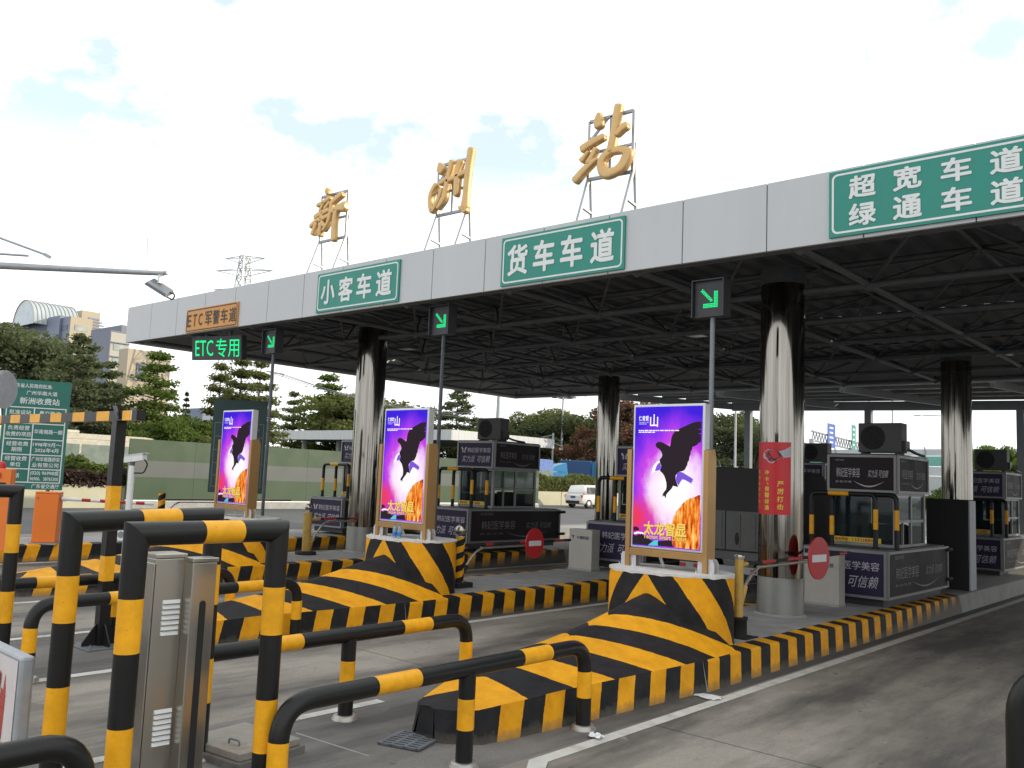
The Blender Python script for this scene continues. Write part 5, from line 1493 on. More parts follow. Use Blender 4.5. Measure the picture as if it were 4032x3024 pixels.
# ------------------------------------------------------------------ lane signals
MT['led_green'] = emit('led_green', (0.02, 0.95, 0.30), SCR * 1.2)
def make_signal():
    t = thing('lane_signal', (0, 0, 0), '', 'lane signal', 'green arrow lane signals under the canopy')
    b = MB(); b.box(-0.26, 0.26, -0.09, 0.09, -0.28, 0.30); b.box(-0.29, 0.29, -0.16, -0.09, 0.28, 0.30); b.box(-0.29, -0.27, -0.16, 0.09, -0.30, 0.30); b.box(0.27, 0.29, -0.16, 0.09, -0.30, 0.30); b.box(-0.27, 0.27, -0.10, 0.09, -0.30, -0.28)
    b.build('housing', MT['dark_box'], t)
    b = MB(); s = 0.030
    def dot(x, z): b.prism([(0.011 * math.cos(math.pi * k / 3), 0.011 * math.sin(math.pi * k / 3)) for k in range(6)], (x, -0.094, z), (1, 0, 0), (0, 0, 1), (0, 0.002, 0))
    done = set()
    for i in range(-9, 10):
        for j in range(-9, 10):
            x, z = i * 0.024, j * 0.024
            u, v = (x - z) * 0.7071, (x + z) * 0.7071       # u points to the lower right
            if -0.19 < u < 0.08 and abs(v) < 0.030: dot(x, z)
            elif x > 0.085 and x < 0.15 and -0.15 < z < 0.10 and z < 0.10: dot(x, z)
            elif z < -0.085 and z > -0.15 and -0.10 < x < 0.15: dot(x, z)
    b.build('arrow_light', MT['led_green'], t)
    return t
sig = make_signal()
for i, (x, y, z, lab) in enumerate(((-5.90, 10.92, 4.76, 'green arrow signal on a pole behind the nearest LED advert'), (-11.10, 10.92, 4.90, 'green arrow signal on a pole right of the middle LED advert'), (-16.18, 10.92, 4.88, 'green arrow signal on a pole, third from the right, beside the green lettered board'))):
    if i == 0: sig.location = (x, y, z); sig.scale = (0.84, 0.84, 0.86); sig['label'] = lab; o = sig
    else: o = dup(sig, (x, y, z), lab)
    b = MB(); x0 = 0.02; zf = (gz(x) + ISL_Z - z) / 0.86; b.tube([(x0, 0.0, -0.30), (x0, 0.0, zf)], 0.040, 12); b.box(x0 - 0.09, x0 + 0.09, -0.09, 0.09, zf, zf + 0.02)
    b.build('pole', MT['grey_pole'], o)
t = thing('led_board', (-18.22, 10.86, 4.87), 'dark LED board with green characters hung under the left end of the fascia', 'LED board')
b = MB(); b.box(-0.98, 0.98, -0.07, 0.07, -0.27, 0.27); b.build('housing', MT['dark_box'], t)
b = MB(); b.box(-0.5, -0.44, -0.03, 0.03, 0.27, 0.42); b.box(0.44, 0.5, -0.03, 0.03, 0.27, 0.42); b.build('hanger', MT['dark_steel'], t)
b = MB(); b.text('ETC', (-0.47, -0.074, 0.0), (1, 0, 0), (0, 0, 1), 0.72, 0.36, bold=-0.008, depth=0.002); b.text('专用', (0.45, -0.074, 0.0), (1, 0, 0), (0, 0, 1), 0.90, 0.42, bold=-0.006, depth=0.002)
b.build('green_lettering', MT['led_green'], t)
t.rotation_euler = (rad(6), rad(2.0), rad(6)); t.scale = (0.90, 1, 1)
# ------------------------------------------------------------------ truck standing in the lane
tx, ty = -8.25, 16.0
t = thing('cargo_truck', (tx, ty, gz(tx)), 'dark canvas covered truck seen from behind in the lane behind the thick column', 'truck')
MT['canvas'] = mat('dark_canvas', (0.035, 0.035, 0.038), 0.85, 0, 0.2, 2, 0.3, 6)
b = MB(); w = 1.02
sec = [(-w, 0.95), (w, 0.95), (w, 2.30), (w - 0.04, 2.46), (w - 0.16, 2.53), (0, 2.56), (-w + 0.16, 2.53), (-w + 0.04, 2.46), (-w, 2.30)]
b.prism(sec, (0, 0, 0), (1, 0, 0), (0, 0, 1), (0, 2.35, 0))
sec2 = [(x * 0.97, 0.95 + (z - 0.95) * 0.86) for x, z in sec]
n = len(sec)
b.add([(x, 2.35, z) for x, z in sec] + [(x, 2.75, z) for x, z in sec2], [(i, (i + 1) % n, n + (i + 1) % n, n + i) for i in range(n)])
b.add([(x, 2.75, z) for x, z in sec2], [tuple(range(n))])
b.build('canvas_cover', MT['canvas'], t, bevel=0.02)
MT['truck_door'] = mat('truck_door_grey', (0.11, 0.112, 0.115), 0.6, 0.2, 0.2, 3, dirt=0.5)
for sx in (-1, 1):
    b = MB(); x0, x1 = (0.01, w - 0.03) if sx > 0 else (-w + 0.03, -0.01)
    b.box(x0, x1, -0.04, 0.0, 0.98, 1.72); d = b.build('tail_door', MT['truck_door'], t, bevel=0.006)
    b = MB()
    for k in range(3): b.box(x0 + 0.08 + 0.31 * k, x0 + 0.30 + 0.31 * k, -0.052, -0.04, 1.04, 1.66)
    b.build('door_rib', MT['truck_door'], d)
    b = MB(); pl = [(0.045 * math.cos(2 * math.pi * k / 16), 0.12 * math.sin(2 * math.pi * k / 16)) for k in range(16)]
    b.prism(pl, (sx * 0.25, -0.056, 1.2), (1, 0, 0), (0, 0, 1), (0, 0.01, 0)); b.build('latch', MT['rubber'], d)
b = MB(); b.box(-w, w, -0.03, 2.7, 0.80, 0.95); b.build('cargo_floor', MT['truck_door'], t)
b = MB(); b.box(-w + 0.05, w - 0.05, -0.06, 0.02, 0.55, 0.68); b.build('bumper', MT['galv'], t)
b = MB()
for x in (-0.9, -0.6, 0.6, 0.9): b.box(x - 0.06, x + 0.06, -0.072, -0.061, 0.58, 0.65)
b.build('reflector', MT['red'], t)
b = MB(); b.box(-0.10, 0.34, -0.03, -0.02, 0.38, 0.52); pl = b.build('number_plate', mat('plate_blue', (0.02, 0.06, 0.22), 0.4), t)
b = MB(); b.text('粤A D09', (0.12, -0.031, 0.45), (1, 0, 0), (0, 0, 1), 0.38, 0.10, bold=0.015, depth=0.002); b.build('plate_lettering', MT['board_white'], pl)
for x in (-0.82, 0.82):
    for y in (0.9,):
        b = MB(); b.lathe((x, y, 0.42), [(0.2, -0.13), (0.4, -0.12), (0.42, -0.05), (0.42, 0.05), (0.4, 0.12), (0.2, 0.13)], 24, axis='x'); b.build('wheel', MT['rubber'], t)
b = MB(); b.prism([(2.85, 0.5), (4.3, 0.5), (4.4, 1.1), (4.15, 1.25), (3.85, 1.98), (2.95, 2.02), (2.85, 1.9)], (-0.95, 0, 0), (0, 1, 0), (0, 0, 1), (1.9, 0, 0)); cb = b.build('cab', MT['canvas'], t, bevel=0.05)
b = MB(); b.prism([(3.05, 1.3), (4.02, 1.3), (3.80, 1.86), (3.05, 1.88)], (0.953, 0, 0), (0, 1, 0), (0, 0, 1), (0.004, 0, 0)); b.build('cab_window', MT['car_glass'], cb)
b = MB(); b.tube([(0.96, 3.0, 1.90), (0.96, 3.82, 1.88), (0.96, 4.08, 1.28)], 0.018, 8); b.build('window_trim', MT['alu'], cb)
for x in (-0.82, 0.82):
    b = MB(); b.lathe((x, 3.5, 0.40), [(0.2, -0.11), (0.38, -0.1), (0.40, 0), (0.38, 0.1), (0.2, 0.11)], 24, axis='x'); b.build('wheel', MT['rubber'], t)

# ------------------------------------------------------------------ green notice boards
def notice(px, py_top, py_bot, pxw, d, label, full, boardm, post_h, lm='sign_white'):
    c = at(px, (py_top + py_bot) / 2, d); h = (py_bot - py_top) * d / FPX; w = pxw * d / FPX
    base = gz(c.x) + ISL_Z + 0.01
    vdir = Vector((EYE.x - c.x, EYE.y - c.y, 0)).normalized()
    yaw = math.atan2(vdir.y, vdir.x) + math.pi / 2
    t = thing('notice_board', (c.x, c.y, base), label, 'notice board', None, rz=yaw - rad(6))
    zc = c.z - base
    b = MB(); b.box(-w / 2, w / 2, -0.02, 0.02, zc - h / 2, zc + h / 2); p = b.build('panel', MT[boardm], t)
    b = MB()
    for x in (-w * 0.28, w * 0.28): b.tube([(x, 0.06, 0), (x, 0.06, zc + h * 0.4)], 0.035, 12)
    b2 = MB()
    for x in (-w * 0.28, w * 0.28):
        q = MB(); q.tube([(x, 0.06, 0), (x, 0.06, zc + h * 0.4)], 0.038, 12); q.box(x - 0.12, x + 0.12, -0.04, 0.16, 0, 0.015); q.build('post', MT['grey_pole'], t)
    g_ = MB(); T0 = 0.275; xl, xm, xr = -w * 0.45, -w * 0.03, w * 0.45; e = 0.011
    rows = [0.275, 0.425, 0.585, 0.725, 0.855, 0.955]
    Z = lambda f: zc + h / 2 - h * f
    def ln(x0, z0, x1, z1):
        g_.obox(((x0 + x1) / 2, -0.0225, (z0 + z1) / 2), ((x1 - x0) / 2 + e, 0, 0), (0, 0.002, 0), (0, 0, abs(z1 - z0) / 2 + e))
    R5 = [0.255, 0.40, 0.545, 0.685, 0.815, 0.935]
    for f in R5: ln(xl, Z(f), xr, Z(f))
    for x in (xl, xm, xr):
        for fa, fb in zip(R5, R5[1:]): ln(x, Z(fa) - 2 * e - 0.001, x, Z(fb) + 2 * e + 0.001)
    g_.build('table_lines', MT[lm], p)
    b = MB()
    def tx_(s_, x, f, hh, cap=0.40):
        x0, x1, y0, y1 = glyphs(s_)[2]; k = hh * h / 0.93
        wd = min((x1 - x0) * k, cap * w); b.text(s_, (x, -0.021, Z(f)), (1, 0, 0), (0, 0, 1), wd, (y1 - y0) * k, bold=0.012, depth=0.002)
    if full:
        tx_('广东省人民政府批准:', -0.10 * w, 0.055, 0.040, 0.62); tx_('广州华南大道', 0.06 * w, 0.118, 0.040, 0.5); tx_('新洲收费站', 0.04 * w, 0.193, 0.062, 0.62)
        cl, cr = (xl + xm) / 2, (xm + xr) / 2
        for s_, f in (('批准设站', .300), ('文号', .353), ('负责经营', .443), ('收费的项目', .500), ('经营收费', .588), ('期限', .640), ('经营收费', .722), ('单位', .775), ('电话', .875)): tx_(s_, cl, f, 0.042, 0.37)
        for s_, f in (('粤交路函', .300), ('[1998]', .353), ('华南南路一期', .470), ('1998年9月～', .588), ('2026年4月', .640), ('广州华南路桥实', .722), ('业有限公司', .775), ('(020) 96998或', .850), ('96900、38765300', .902)): tx_(s_, cr, f, 0.042, 0.43)
        tx_('广东省交通厅', 0.24 * w, 0.968, 0.040, 0.42)
    else:
        tx_('新洲收费站', 0.0, 0.15, 0.06)
        for f in (.32, .47, .61, .75, .87): tx_('收费', (xm + xr) / 2 + w * .1, f, 0.04)
    b.build('lettering', MT[lm], p)
notice(135, 1497, 1926, 232, 19.9, 'large green notice board with a white lettered table, at the left edge', True, 'sign_green2', 1.0)
MT['sign_teal_dark'] = mat('dark_teal_board', (0.010, 0.045, 0.045), 0.5, 0, 0.1, 3)
MT['teal_line'] = mat('dim_board_lines', (0.10, 0.13, 0.14), 0.5)
notice(938, 1575, 1940, 205, 21.8, 'dark green notice board seen from behind the smallest LED advert', False, 'sign_teal_dark', 1.0, 'teal_line')

# ------------------------------------------------------------------ orange gate boxes at the left
x, y = -19.42, 7.97
t = thing('orange_gate_box', (x, y, gz(x) + ISL_Z + 0.012), 'plain orange gate box with a red and white boom, below the left notice board', 'gate box', rz=rad(52))
b = MB(); b.box(-0.23, 0.23, -0.16, 0.16, 0.03, 1.02); b.box(-0.235, 0.235, -0.165, 0.165, 1.02, 1.06); b.build('housing', MT['orange'], t, bevel=0.02)
b = MB(); b.box(-0.26, 0.26, -0.19, 0.19, -0.01, 0.03); b.build('base', MT['concrete_top'], t)
b = MB(); b.lathe((-0.16, -0.166, 0.93), [(0.018, -0.004), (0.018, 0.0)], 12, axis='y'); b.build('lock', MT['dark_steel'], t)
b = MB(); d = Vector((1, 0.16, -0.03)).normalized()
p0 = Vector((0.24, 0, 0.92)); b.tube([p0, p0 + d * 0.08], 0.05, 12)
k = 0.08
mi = []
pts = [p0 + d * k]; 
for seg in (0.30, 0.17, 0.18, 0.17, 0.18, 0.17, 0.18, 0.17, 0.18): k += seg; pts.append(p0 + d * k)
b.tube(pts, 0.034, 12, [0, 1, 0, 1, 0, 1, 0, 1, 0])
b.build('boom', [MT['sign_white'], MT['red_white_arm']], t)
c = at(20, 1900, 17.0)
t = thing('warning_light_box', (c.x, c.y, gz(c.x) + ISL_Z), 'orange box with a red lamp on top, at the left edge', 'warning light', rz=rad(50))
zt = at(20, 1845, 17.0).z - gz(c.x) - ISL_Z
b = MB(); b.box(-0.17, 0.14, -0.12, 0.12, 0.0, zt); b.build('housing', MT['orange'], t, bevel=0.012)
b = MB(); b.lathe((-0.10, -0.125, zt - 0.13), [(0.075, -0.01), (0.07, 0.0)], 20, axis='y'); b.build('signal_face', MT['red'], t)
b = MB(); b.box(-0.12, 0.06, -0.124, -0.118, zt - 0.42, zt - 0.26); b.build('display_panel', MT['rubber'], t)
b = MB(); b.lathe((-0.10, 0, zt), [(0.085, 0), (0.085, 0.06), (0.07, 0.105), (0.04, 0.13), (0.01, 0.135)], 18); b.build('lamp', MT['red'], t)
c = at(0, 1532, 14.0)
t = thing('no_entry_sign', (c.x, c.y, gz(c.x)), 'pair of round no entry discs on a post, cut off by the left edge', 'traffic sign')
for (ofs, nr) in ((Vector((0.02, 0.05, 0)), Vector((-0.84, -0.54, 0))), (Vector((-0.16, -0.14, 0)), Vector((0.32, -0.94, 0)))):
    rr = 0.30; cc = Vector((0, 0, c.z - gz(c.x))) + ofs
    e_ = Vector((0, 0, 1)).cross(nr.normalized()).normalized()
    b = MB(); b.prism([(rr * math.cos(2 * math.pi * k / 32), rr * math.sin(2 * math.pi * k / 32)) for k in range(32)], cc, e_, (0, 0, 1), nr.normalized() * -0.012); dd = b.build('disc_back', MT['galv'], t)
    b = MB(); b.prism([(rr * .97 * math.cos(2 * math.pi * k / 32), rr * .97 * math.sin(2 * math.pi * k / 32)) for k in range(32)], cc + nr.normalized() * 0.004, e_, (0, 0, 1), nr.normalized() * -0.002); b.build('red_face', MT['red'], dd)
b = MB(); b.tube([(0, 0, 0), (0, 0, c.z - gz(c.x) + 0.25)], 0.03, 10); b.build('post', MT['grey_pole'], t)

# ------------------------------------------------------------------ overhead lamp arm at the upper left
e0 = at(640, 1077, 17.0); e1 = at(-520, 935, 17.4); e1.z = e0.z + 0.12
t = thing('overhead_lamp_arm', (e1.x, e1.y, gz(e1.x)), 'grey overhead pole arm with a tilted flood lamp and a thin rod, upper left', 'lamp arm')
off = Vector((e1.x, e1.y, gz(e1.x)))
b = MB(off); ts = at(175, 1022, 17.1); tv = e1 + Vector((0, 0, 1.35))
dirn = (e0 - e1).normalized()
stub = at(662, 1072, 16.85) 
b.tube([e1, e1.lerp(e0, 0.6), e1.lerp(e0, 0.96)], [0.085, 0.062, 0.047], 14)
b.tube([e1.lerp(e0, 0.955), e0, stub], 0.044, 14); b.build('arm', MT['galv'], t)
b = MB(off); b.tube([tv, ts + Vector((0, 0, 0.10))], 0.022, 8); b.tube([e1 + Vector((0, 0, 0.28)), at(112, 1007, 17.1)], 0.022, 8)
b.beam(ts + Vector((0, 0, 0.10)), ts + dirn * 0.1 + Vector((0, 0, 0.05)), 0.09, 0.06); b.build('stay', MT['galv'], t)
b = MB(off); b.tube([e1 + Vector((0, 0, 1.6)), (e1.x, e1.y, gz(e1.x))], 0.12, 16); b.build('mast', MT['galv'], t)
rb = at(578, 1075, 17.0); rt = at(581, 935, 17.0); b = MB(off); b.tube([rb, rt], 0.008, 6); b.build('lightning_rod', MT['galv'], t)
lc = at(628, 1132, 16.9)
b = MB(off); ux = (RX * 0.83 + RD * 0.52).normalized(); uf = (RF * 0.8 + RX * 0.25 - RD * 0.35).normalized(); uf = (uf - ux * uf.dot(ux)).normalized(); uz = ux.cross(uf)
hx, hy = 0.245, 0.14
for s0, s1, k0, k1 in ((-0.03, 0.04, 1.0, 0.86),):
    vs = [lc + ux * (a * hx * k) + uf * (c_ * hy * k) + uz * s for (s, k) in ((s0, k0), (s1, k1)) for a, c_ in ((-1, -1), (1, -1), (1, 1), (-1, 1))]
    b.add(vs, [(0, 3, 2, 1), (4, 5, 6, 7), (0, 1, 5, 4), (1, 2, 6, 5), (2, 3, 7, 6), (3, 0, 4, 7)])
b.build('flood_lamp', MT['grey_pole'], t, bevel=0.012)
b = MB(off); br = at(633, 1095, 16.9); b.beam(br + Vector((0, 0, 0.06)), br - Vector((0, 0, 0.10)), 0.07, 0.08); b.build('bracket', MT['sign_white'], t)
b = MB(off); b.tube(fillet([at(662, 1148, 16.9), at(690, 1160, 16.9), at(680, 1182, 16.9), at(655, 1168, 16.9)], 0.05, 5), 0.014, 8); b.build('cable', MT['rubber'], t)

# ------------------------------------------------------------------ hoarding, parapet, hedges
HX = -36.1
y0 = on_x(497, 1900, HX).y; y1 = on_x(2120, 1900, HX).y
t = thing('site_hoarding', (HX, y0, gz(HX)), 'long green and grey banded site hoarding on a concrete foot, behind the toll lanes', 'hoarding')
b = MB(); n = 9
for i in range(n):
    a = (y1 - y0) * i / n; c = (y1 - y0) * (i + 1) / n
    for z0, z1, m in ((0.36, 1.30, 0), (1.30, 1.98, 1), (1.98, 2.86, 0)): b.box(-0.03, 0.03, a + 0.004, c - 0.004, z0, z1, m)
b.build('panels', [MT['hoard_green'], MT['hoard_grey']], t)
b = MB(); b.box(-0.15, 0.12, 0, y1 - y0, -0.1, 0.30); b.build('concrete_foot', MT['concrete_top'], t)
b = MB(); b.box(-0.04, 0.05, 0, y1 - y0, 0.305, 0.355); b.build('white_rail', MT['sign_white'], t)
WX = -36.3
def quad_leaves(n, place, size, seed, flat=0.0):
    r = random.Random(seed); vs, fs = [], []
    for _ in range(n):
        p = place(r)
        if p is None: continue
        s = size * r.uniform(0.6, 1.35)
        a = Vector((r.gauss(0, 1), r.gauss(0, 1), r.gauss(0, 1) * (1 - flat))).normalized()
        q = Vector((r.gauss(0, 1), r.gauss(0, 1), r.gauss(0, 1) * (1 - flat)))
        c = a.cross(q).normalized()
        k = len(vs); w = s * 0.55
        vs += [p - a * s, p + c * w, p + a * s, p - c * w]; fs.append((k, k + 1, k + 2, k + 3))
    return vs, fs
def hedge(name, x0, x1, y0, y1, z0, z1, m, n, label, seed, size=0.13, wob=0.12):
    r0 = random.Random(seed)
    t = thing(name, ((x0 + x1) / 2, y0, 0), label, 'hedge', 'clipped hedges beyond the plaza')
    off = Vector(((x0 + x1) / 2, y0, 0))
    ph = [r0.uniform(0, 6) for _ in range(4)]
    def place(r):
        y = r.uniform(y0, y1); top = z1 + wob * (math.sin(y * 0.9 + ph[0]) + math.sin(y * 2.3 + ph[1])) * 0.5
        f = r.random()
        if f < 0.45: return Vector((x1 + r.gauss(0, 0.05), y, r.uniform(z0, top)))
        if f < 0.8: return Vector((r.uniform(x0, x1), y, top + r.gauss(0, 0.06)))
        return Vector((r.uniform(x0, x1), y, r.uniform(z0, top)))
    vs, fs = quad_leaves(n, place, size, seed)
    b = MB(off); b.add(vs, fs); b.build('foliage', MT[m], t)
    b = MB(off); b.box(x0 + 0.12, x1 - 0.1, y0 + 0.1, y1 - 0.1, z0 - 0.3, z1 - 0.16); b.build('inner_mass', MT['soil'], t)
    return t
g0 = gz(WX)
t = thing('parapet_wall', (WX, 4, g0), 'cream concrete parapet below the brown hedge, behind the height limit post', 'wall')
b = MB()
for i in range(6):
    a = 2.75 * i; b.box(-0.5, 0.0, a + 0.015, a + 2.735, -0.1, 0.92)
b.build('panels', MT['cream_wall'], t); b = MB(); b.box(-0.46, -0.04, 0, 16.5, -0.1, 0.88); b.build('core', MT['joint'], t)
hedge('hedge', WX - 1.0, WX - 0.02, 4, 21, g0 + 0.86, g0 + 1.40, 'leaf_brown', 9000, 'dense brown clipped hedge on the cream parapet at the left', 11, 0.10)
c = at(250, 1880, 41)
hedge('hedge', c.x - 0.8, c.x + 0.5, c.y - 1.2, c.y + 0.9, 0.8, 2.15, 'leaf', 900, 'small fresh green bush in front of the yellow bus', 12, 0.13, 0.3)
c = at(420, 1880, 41)
hedge('hedge', c.x - 0.8, c.x + 0.5, c.y - 1.0, c.y + 1.3, 0.8, 2.05, 'leaf', 900, 'fresh green bush between the yellow bus and the height limit post', 13, 0.13, 0.3)
# opposite carriageway beyond the hoarding, on the right
cg = on_ground(2255, 2000)
t = thing('parapet_wall', (cg.x - 3.2, 44, gz(cg.x - 3.2)), 'cream parapet with dark joints behind the white car', 'wall')
b = MB()
for i in range(14): b.box(-0.4, 0, 3.0 * i + 0.03, 3.0 * i + 2.97, -0.1, 0.98)
b.build('panels', MT['cream_wall'], t); b = MB(); b.box(-0.36, -0.04, 0, 42, -0.1, 0.94); b.build('core', MT['joint'], t)
hx = cg.x - 3.5
hedge('hedge', hx - 1.6, hx, 44, 86, gz(hx) + 0.7, gz(hx) + 2.0, 'leaf_olive', 12000, 'long clipped green hedge behind the white car', 14, 0.15, 0.25)

# ------------------------------------------------------------------ vehicles beyond the plaza
def wheel(parent, x, y, z, r, wd=0.2):
    b = MB(); b.lathe((x, y, z), [(r * .6, -wd / 2), (r * .94, -wd / 2), (r, -wd / 4), (r, wd / 4), (r * .94, wd / 2), (r * .6, wd / 2)], 24, axis='x'); w_ = b.build('wheel', MT['rubber'], parent)
    b = MB(); b.lathe((x, y, z), [(r * .15, -wd * .52), (r * .6, -wd * .50), (r * .6, wd * .50), (r * .15, wd * .52)], 16, axis='x'); b.build('rim', MT['silver'], w_)
MT['car_white'] = mat('car_white_paint', (0.66, 0.66, 0.64), 0.25, 0, 0.03, 3)
t = thing('small_suv', (cg.x, cg.y, gz(cg.x)), 'small white hatchback SUV driving away beyond the plaza, left of the nearest LED advert', 'car', rz=rad(-6))
b = MB(); hw = 0.83
def loft(b, secs, mi=0):
    "secs: list of (y, [(x,z)...]) with equal counts"
    n = len(secs[0][1]); vs = []
    for y, pr in secs: vs += [(p[0], y, p[1]) for p in pr]
    for i in range(len(secs) - 1):
        b.add(vs[i * n:(i + 2) * n], [(k, (k + 1) % n, n + (k + 1) % n, n + k) for k in range(n)], mi, True)
    b.add(vs[:n], [tuple(reversed(range(n)))], mi); b.add(vs[-n:], [tuple(range(n))], mi)
def csec(w, z0, z1): return [(-w * .92, z0), (w * .92, z0), (w, z0 + .15), (w, z1 - .2), (w * .94, z1), (-w * .94, z1), (-w, z1 - .2), (-w, z0 + .15)]
loft(b, [(0.0, csec(.76, .36, .86)), (0.08, csec(.82, .30, .95)), (0.5, csec(.84, .24, .97)), (2.9, csec(.84, .24, .97)), (3.7, csec(.80, .26, .90)), (4.0, csec(.70, .32, .74))])
body = b.build('body', MT['car_white'], t, merge=True)
b = MB()
def gsec(w, z0, z1): return [(-w, z0), (w, z0), (w * .84, z1 - .06), (w * .74, z1), (-w * .74, z1), (-w * .84, z1 - .06)]
loft(b, [(0.12, gsec(.79, .93, 1.08)), (0.42, gsec(.80, .93, 1.55)), (1.6, gsec(.80, .93, 1.60)), (2.3, gsec(.80, .93, 1.56)), (3.0, gsec(.76, .93, .99))])
b.build('cabin', MT['car_white'], t, merge=True)
b = MB(); b.add([(-.66, .155, 1.02), (.66, .155, 1.02), (.60, .37, 1.47), (-.60, .37, 1.47)], [(0, 1, 2, 3)]); b.build('rear_window', MT['car_glass'], t)
for sx in (-1, 1):
    b = MB()
    q = lambda y, z: (sx * (.80 - (z - .93) / .61 * .128 + .006), y, z)
    b.add([q(.55, 1.02), q(1.45, 1.02), q(1.45, 1.46), q(.62, 1.44)], [(0, 1, 2, 3) if sx > 0 else (3, 2, 1, 0)]); b.add([q(1.53, 1.02), q(2.65, 1.02), q(2.25, 1.42), q(1.53, 1.46)], [(0, 1, 2, 3) if sx > 0 else (3, 2, 1, 0)])
    b.build('side_window', MT['car_glass'], t)
    b = MB(); b.box(sx * .80 - .07 * (sx > 0) - .0 , sx * .80 + .07 * (sx < 0), -.02, .18, .66, .90) if False else b.obox((sx * .73, .075, .80), (.09, 0, 0), (0, .07, 0), (0, 0, .11)); b.build('tail_light', mat('tail_lamp_red', (.55, .03, .02), .25) if 'tail_lamp_red' not in bpy.data.materials else bpy.data.materials['tail_lamp_red'], t, bevel=.02)
    for y in (.72, 3.2): wheel(t, sx * .74, y, .32, .32)
b = MB(); b.obox((0, .0, .42), (.60, 0, 0), (0, .06, 0), (0, 0, .09)); b.build('bumper_trim', MT['rubber'], t)
b = MB(); b.obox((0, -.01, .76), (.22, 0, 0), (0, .012, 0), (0, 0, .07)); b.build('number_plate', bpy.data.materials['plate_blue'], t)
def coach(loc, L, rz, cols, label, W=2.45, H=3.15, front_end=True):
    lower, upper = cols
    t = thing('coach_bus', loc, label, 'bus', None, rz=rz)
    b = MB(); b.box(-W / 2, W / 2, 0, L, 0.35, 1.45); b.build('lower_body', lower, t, bevel=.1)
    b = MB(); b.box(-W / 2 + .02, W / 2 - .02, .02, L - .02, 1.45, H - .25); b.prism([(.0, H - .25), (.15, H - .05), (.6, H), (L - .6, H), (L - .15, H - .05), (L, H - .25)], (-W / 2 + .03, 0, 0), (0, 1, 0), (0, 0, 1), (W - .06, 0, 0)); b.build('upper_body', upper, t, bevel=.05)
    n = int(L / 1.6)
    for sx in (-1, 1):
        for i in range(n):
            y = .25 + (L - .5) * i / n; b = MB(); b.obox((sx * (W / 2 - .012), y + (L - .5) / n / 2, 2.12), (.01, 0, 0), (0, (L - .5) / n / 2 - .06, 0), (0, 0, .44)); b.build('window', MT['bus_glass'], t)
        for y in (2.2, L - 2.6): wheel(t, sx * (W / 2 - .2), y, .5, .5, .3)
    for y0_, s in ((0.0, -1), (L, 1)):
        b = MB(); b.obox((0, y0_ + s * .012, 2.15), (W / 2 - .2, 0, 0), (0, .015, 0), (0, 0, .55)); b.build('end_window', MT['bus_glass'], t)
    b = MB(); b.box(-.7, .7, L * .3, L * .75, H, H + .16); b.build('roof_unit', upper, t, bevel=.06)
    return t
MT['bus_glass'] = mat('bus_glass', (0.20, 0.24, 0.22), 0.12, 0, 0.2, 2)
bp = at(470, 1960, 43.0)
coach((bp.x - 1.0, bp.y - 12.5, gz(bp.x)), 14.0, 0.0, (mat('bus_yellow', (0.62, 0.34, 0.045), .35), mat('bus_cream', (0.46, 0.43, 0.36), .35)), 'long cream and yellow coach behind the brown hedge at the left', H=3.05)
bb = at(2172, 1960, 78.0)
coach((bb.x - 1.0, bb.y - 9.5, gz(bb.x)), 10.0, rad(3), (mat('bus_blue', (0.04, 0.09, 0.38), .3), mat('bus_blue_pale', (0.14, 0.22, 0.50), .3)), 'deep blue coach facing away behind the green hedge', H=3.5)
tb = at(2215, 1960, 84.0)
t = thing('blue_truck', (tb.x, tb.y, gz(tb.x)), 'light blue truck cab with a roof fairing, between the blue coach and the blue containers', 'truck', rz=rad(150))
b = MB(); b.prism([(0, .6), (1.9, .6), (2.0, 1.5), (1.8, 2.4), (0, 2.5)], (-1.1, 0, 0), (0, 1, 0), (0, 0, 1), (2.2, 0, 0)); b.build('cab', mat('truck_blue', (0.05, 0.24, 0.46), .35), t, bevel=.08)
b = MB(); b.prism([(0, 2.5), (1.6, 2.5), (1.2, 3.0), (0.1, 3.35)], (-1.0, 0, 0), (0, 1, 0), (0, 0, 1), (2.0, 0, 0)); b.build('roof_fairing', bpy.data.materials['truck_blue'], t, bevel=.06)
b = MB(); b.obox((0, 1.94, 1.95), (.95, 0, 0), (0, .05, 0), (0, 0, .38)); b.build('windscreen', MT['car_glass'], t)
for x in (-.95, .95): wheel(t, x, 1.0, .5, .5, .3)
MT['container_blue'] = mat('container_blue', (0.03, 0.20, 0.42), .5, 0, .1, 1)
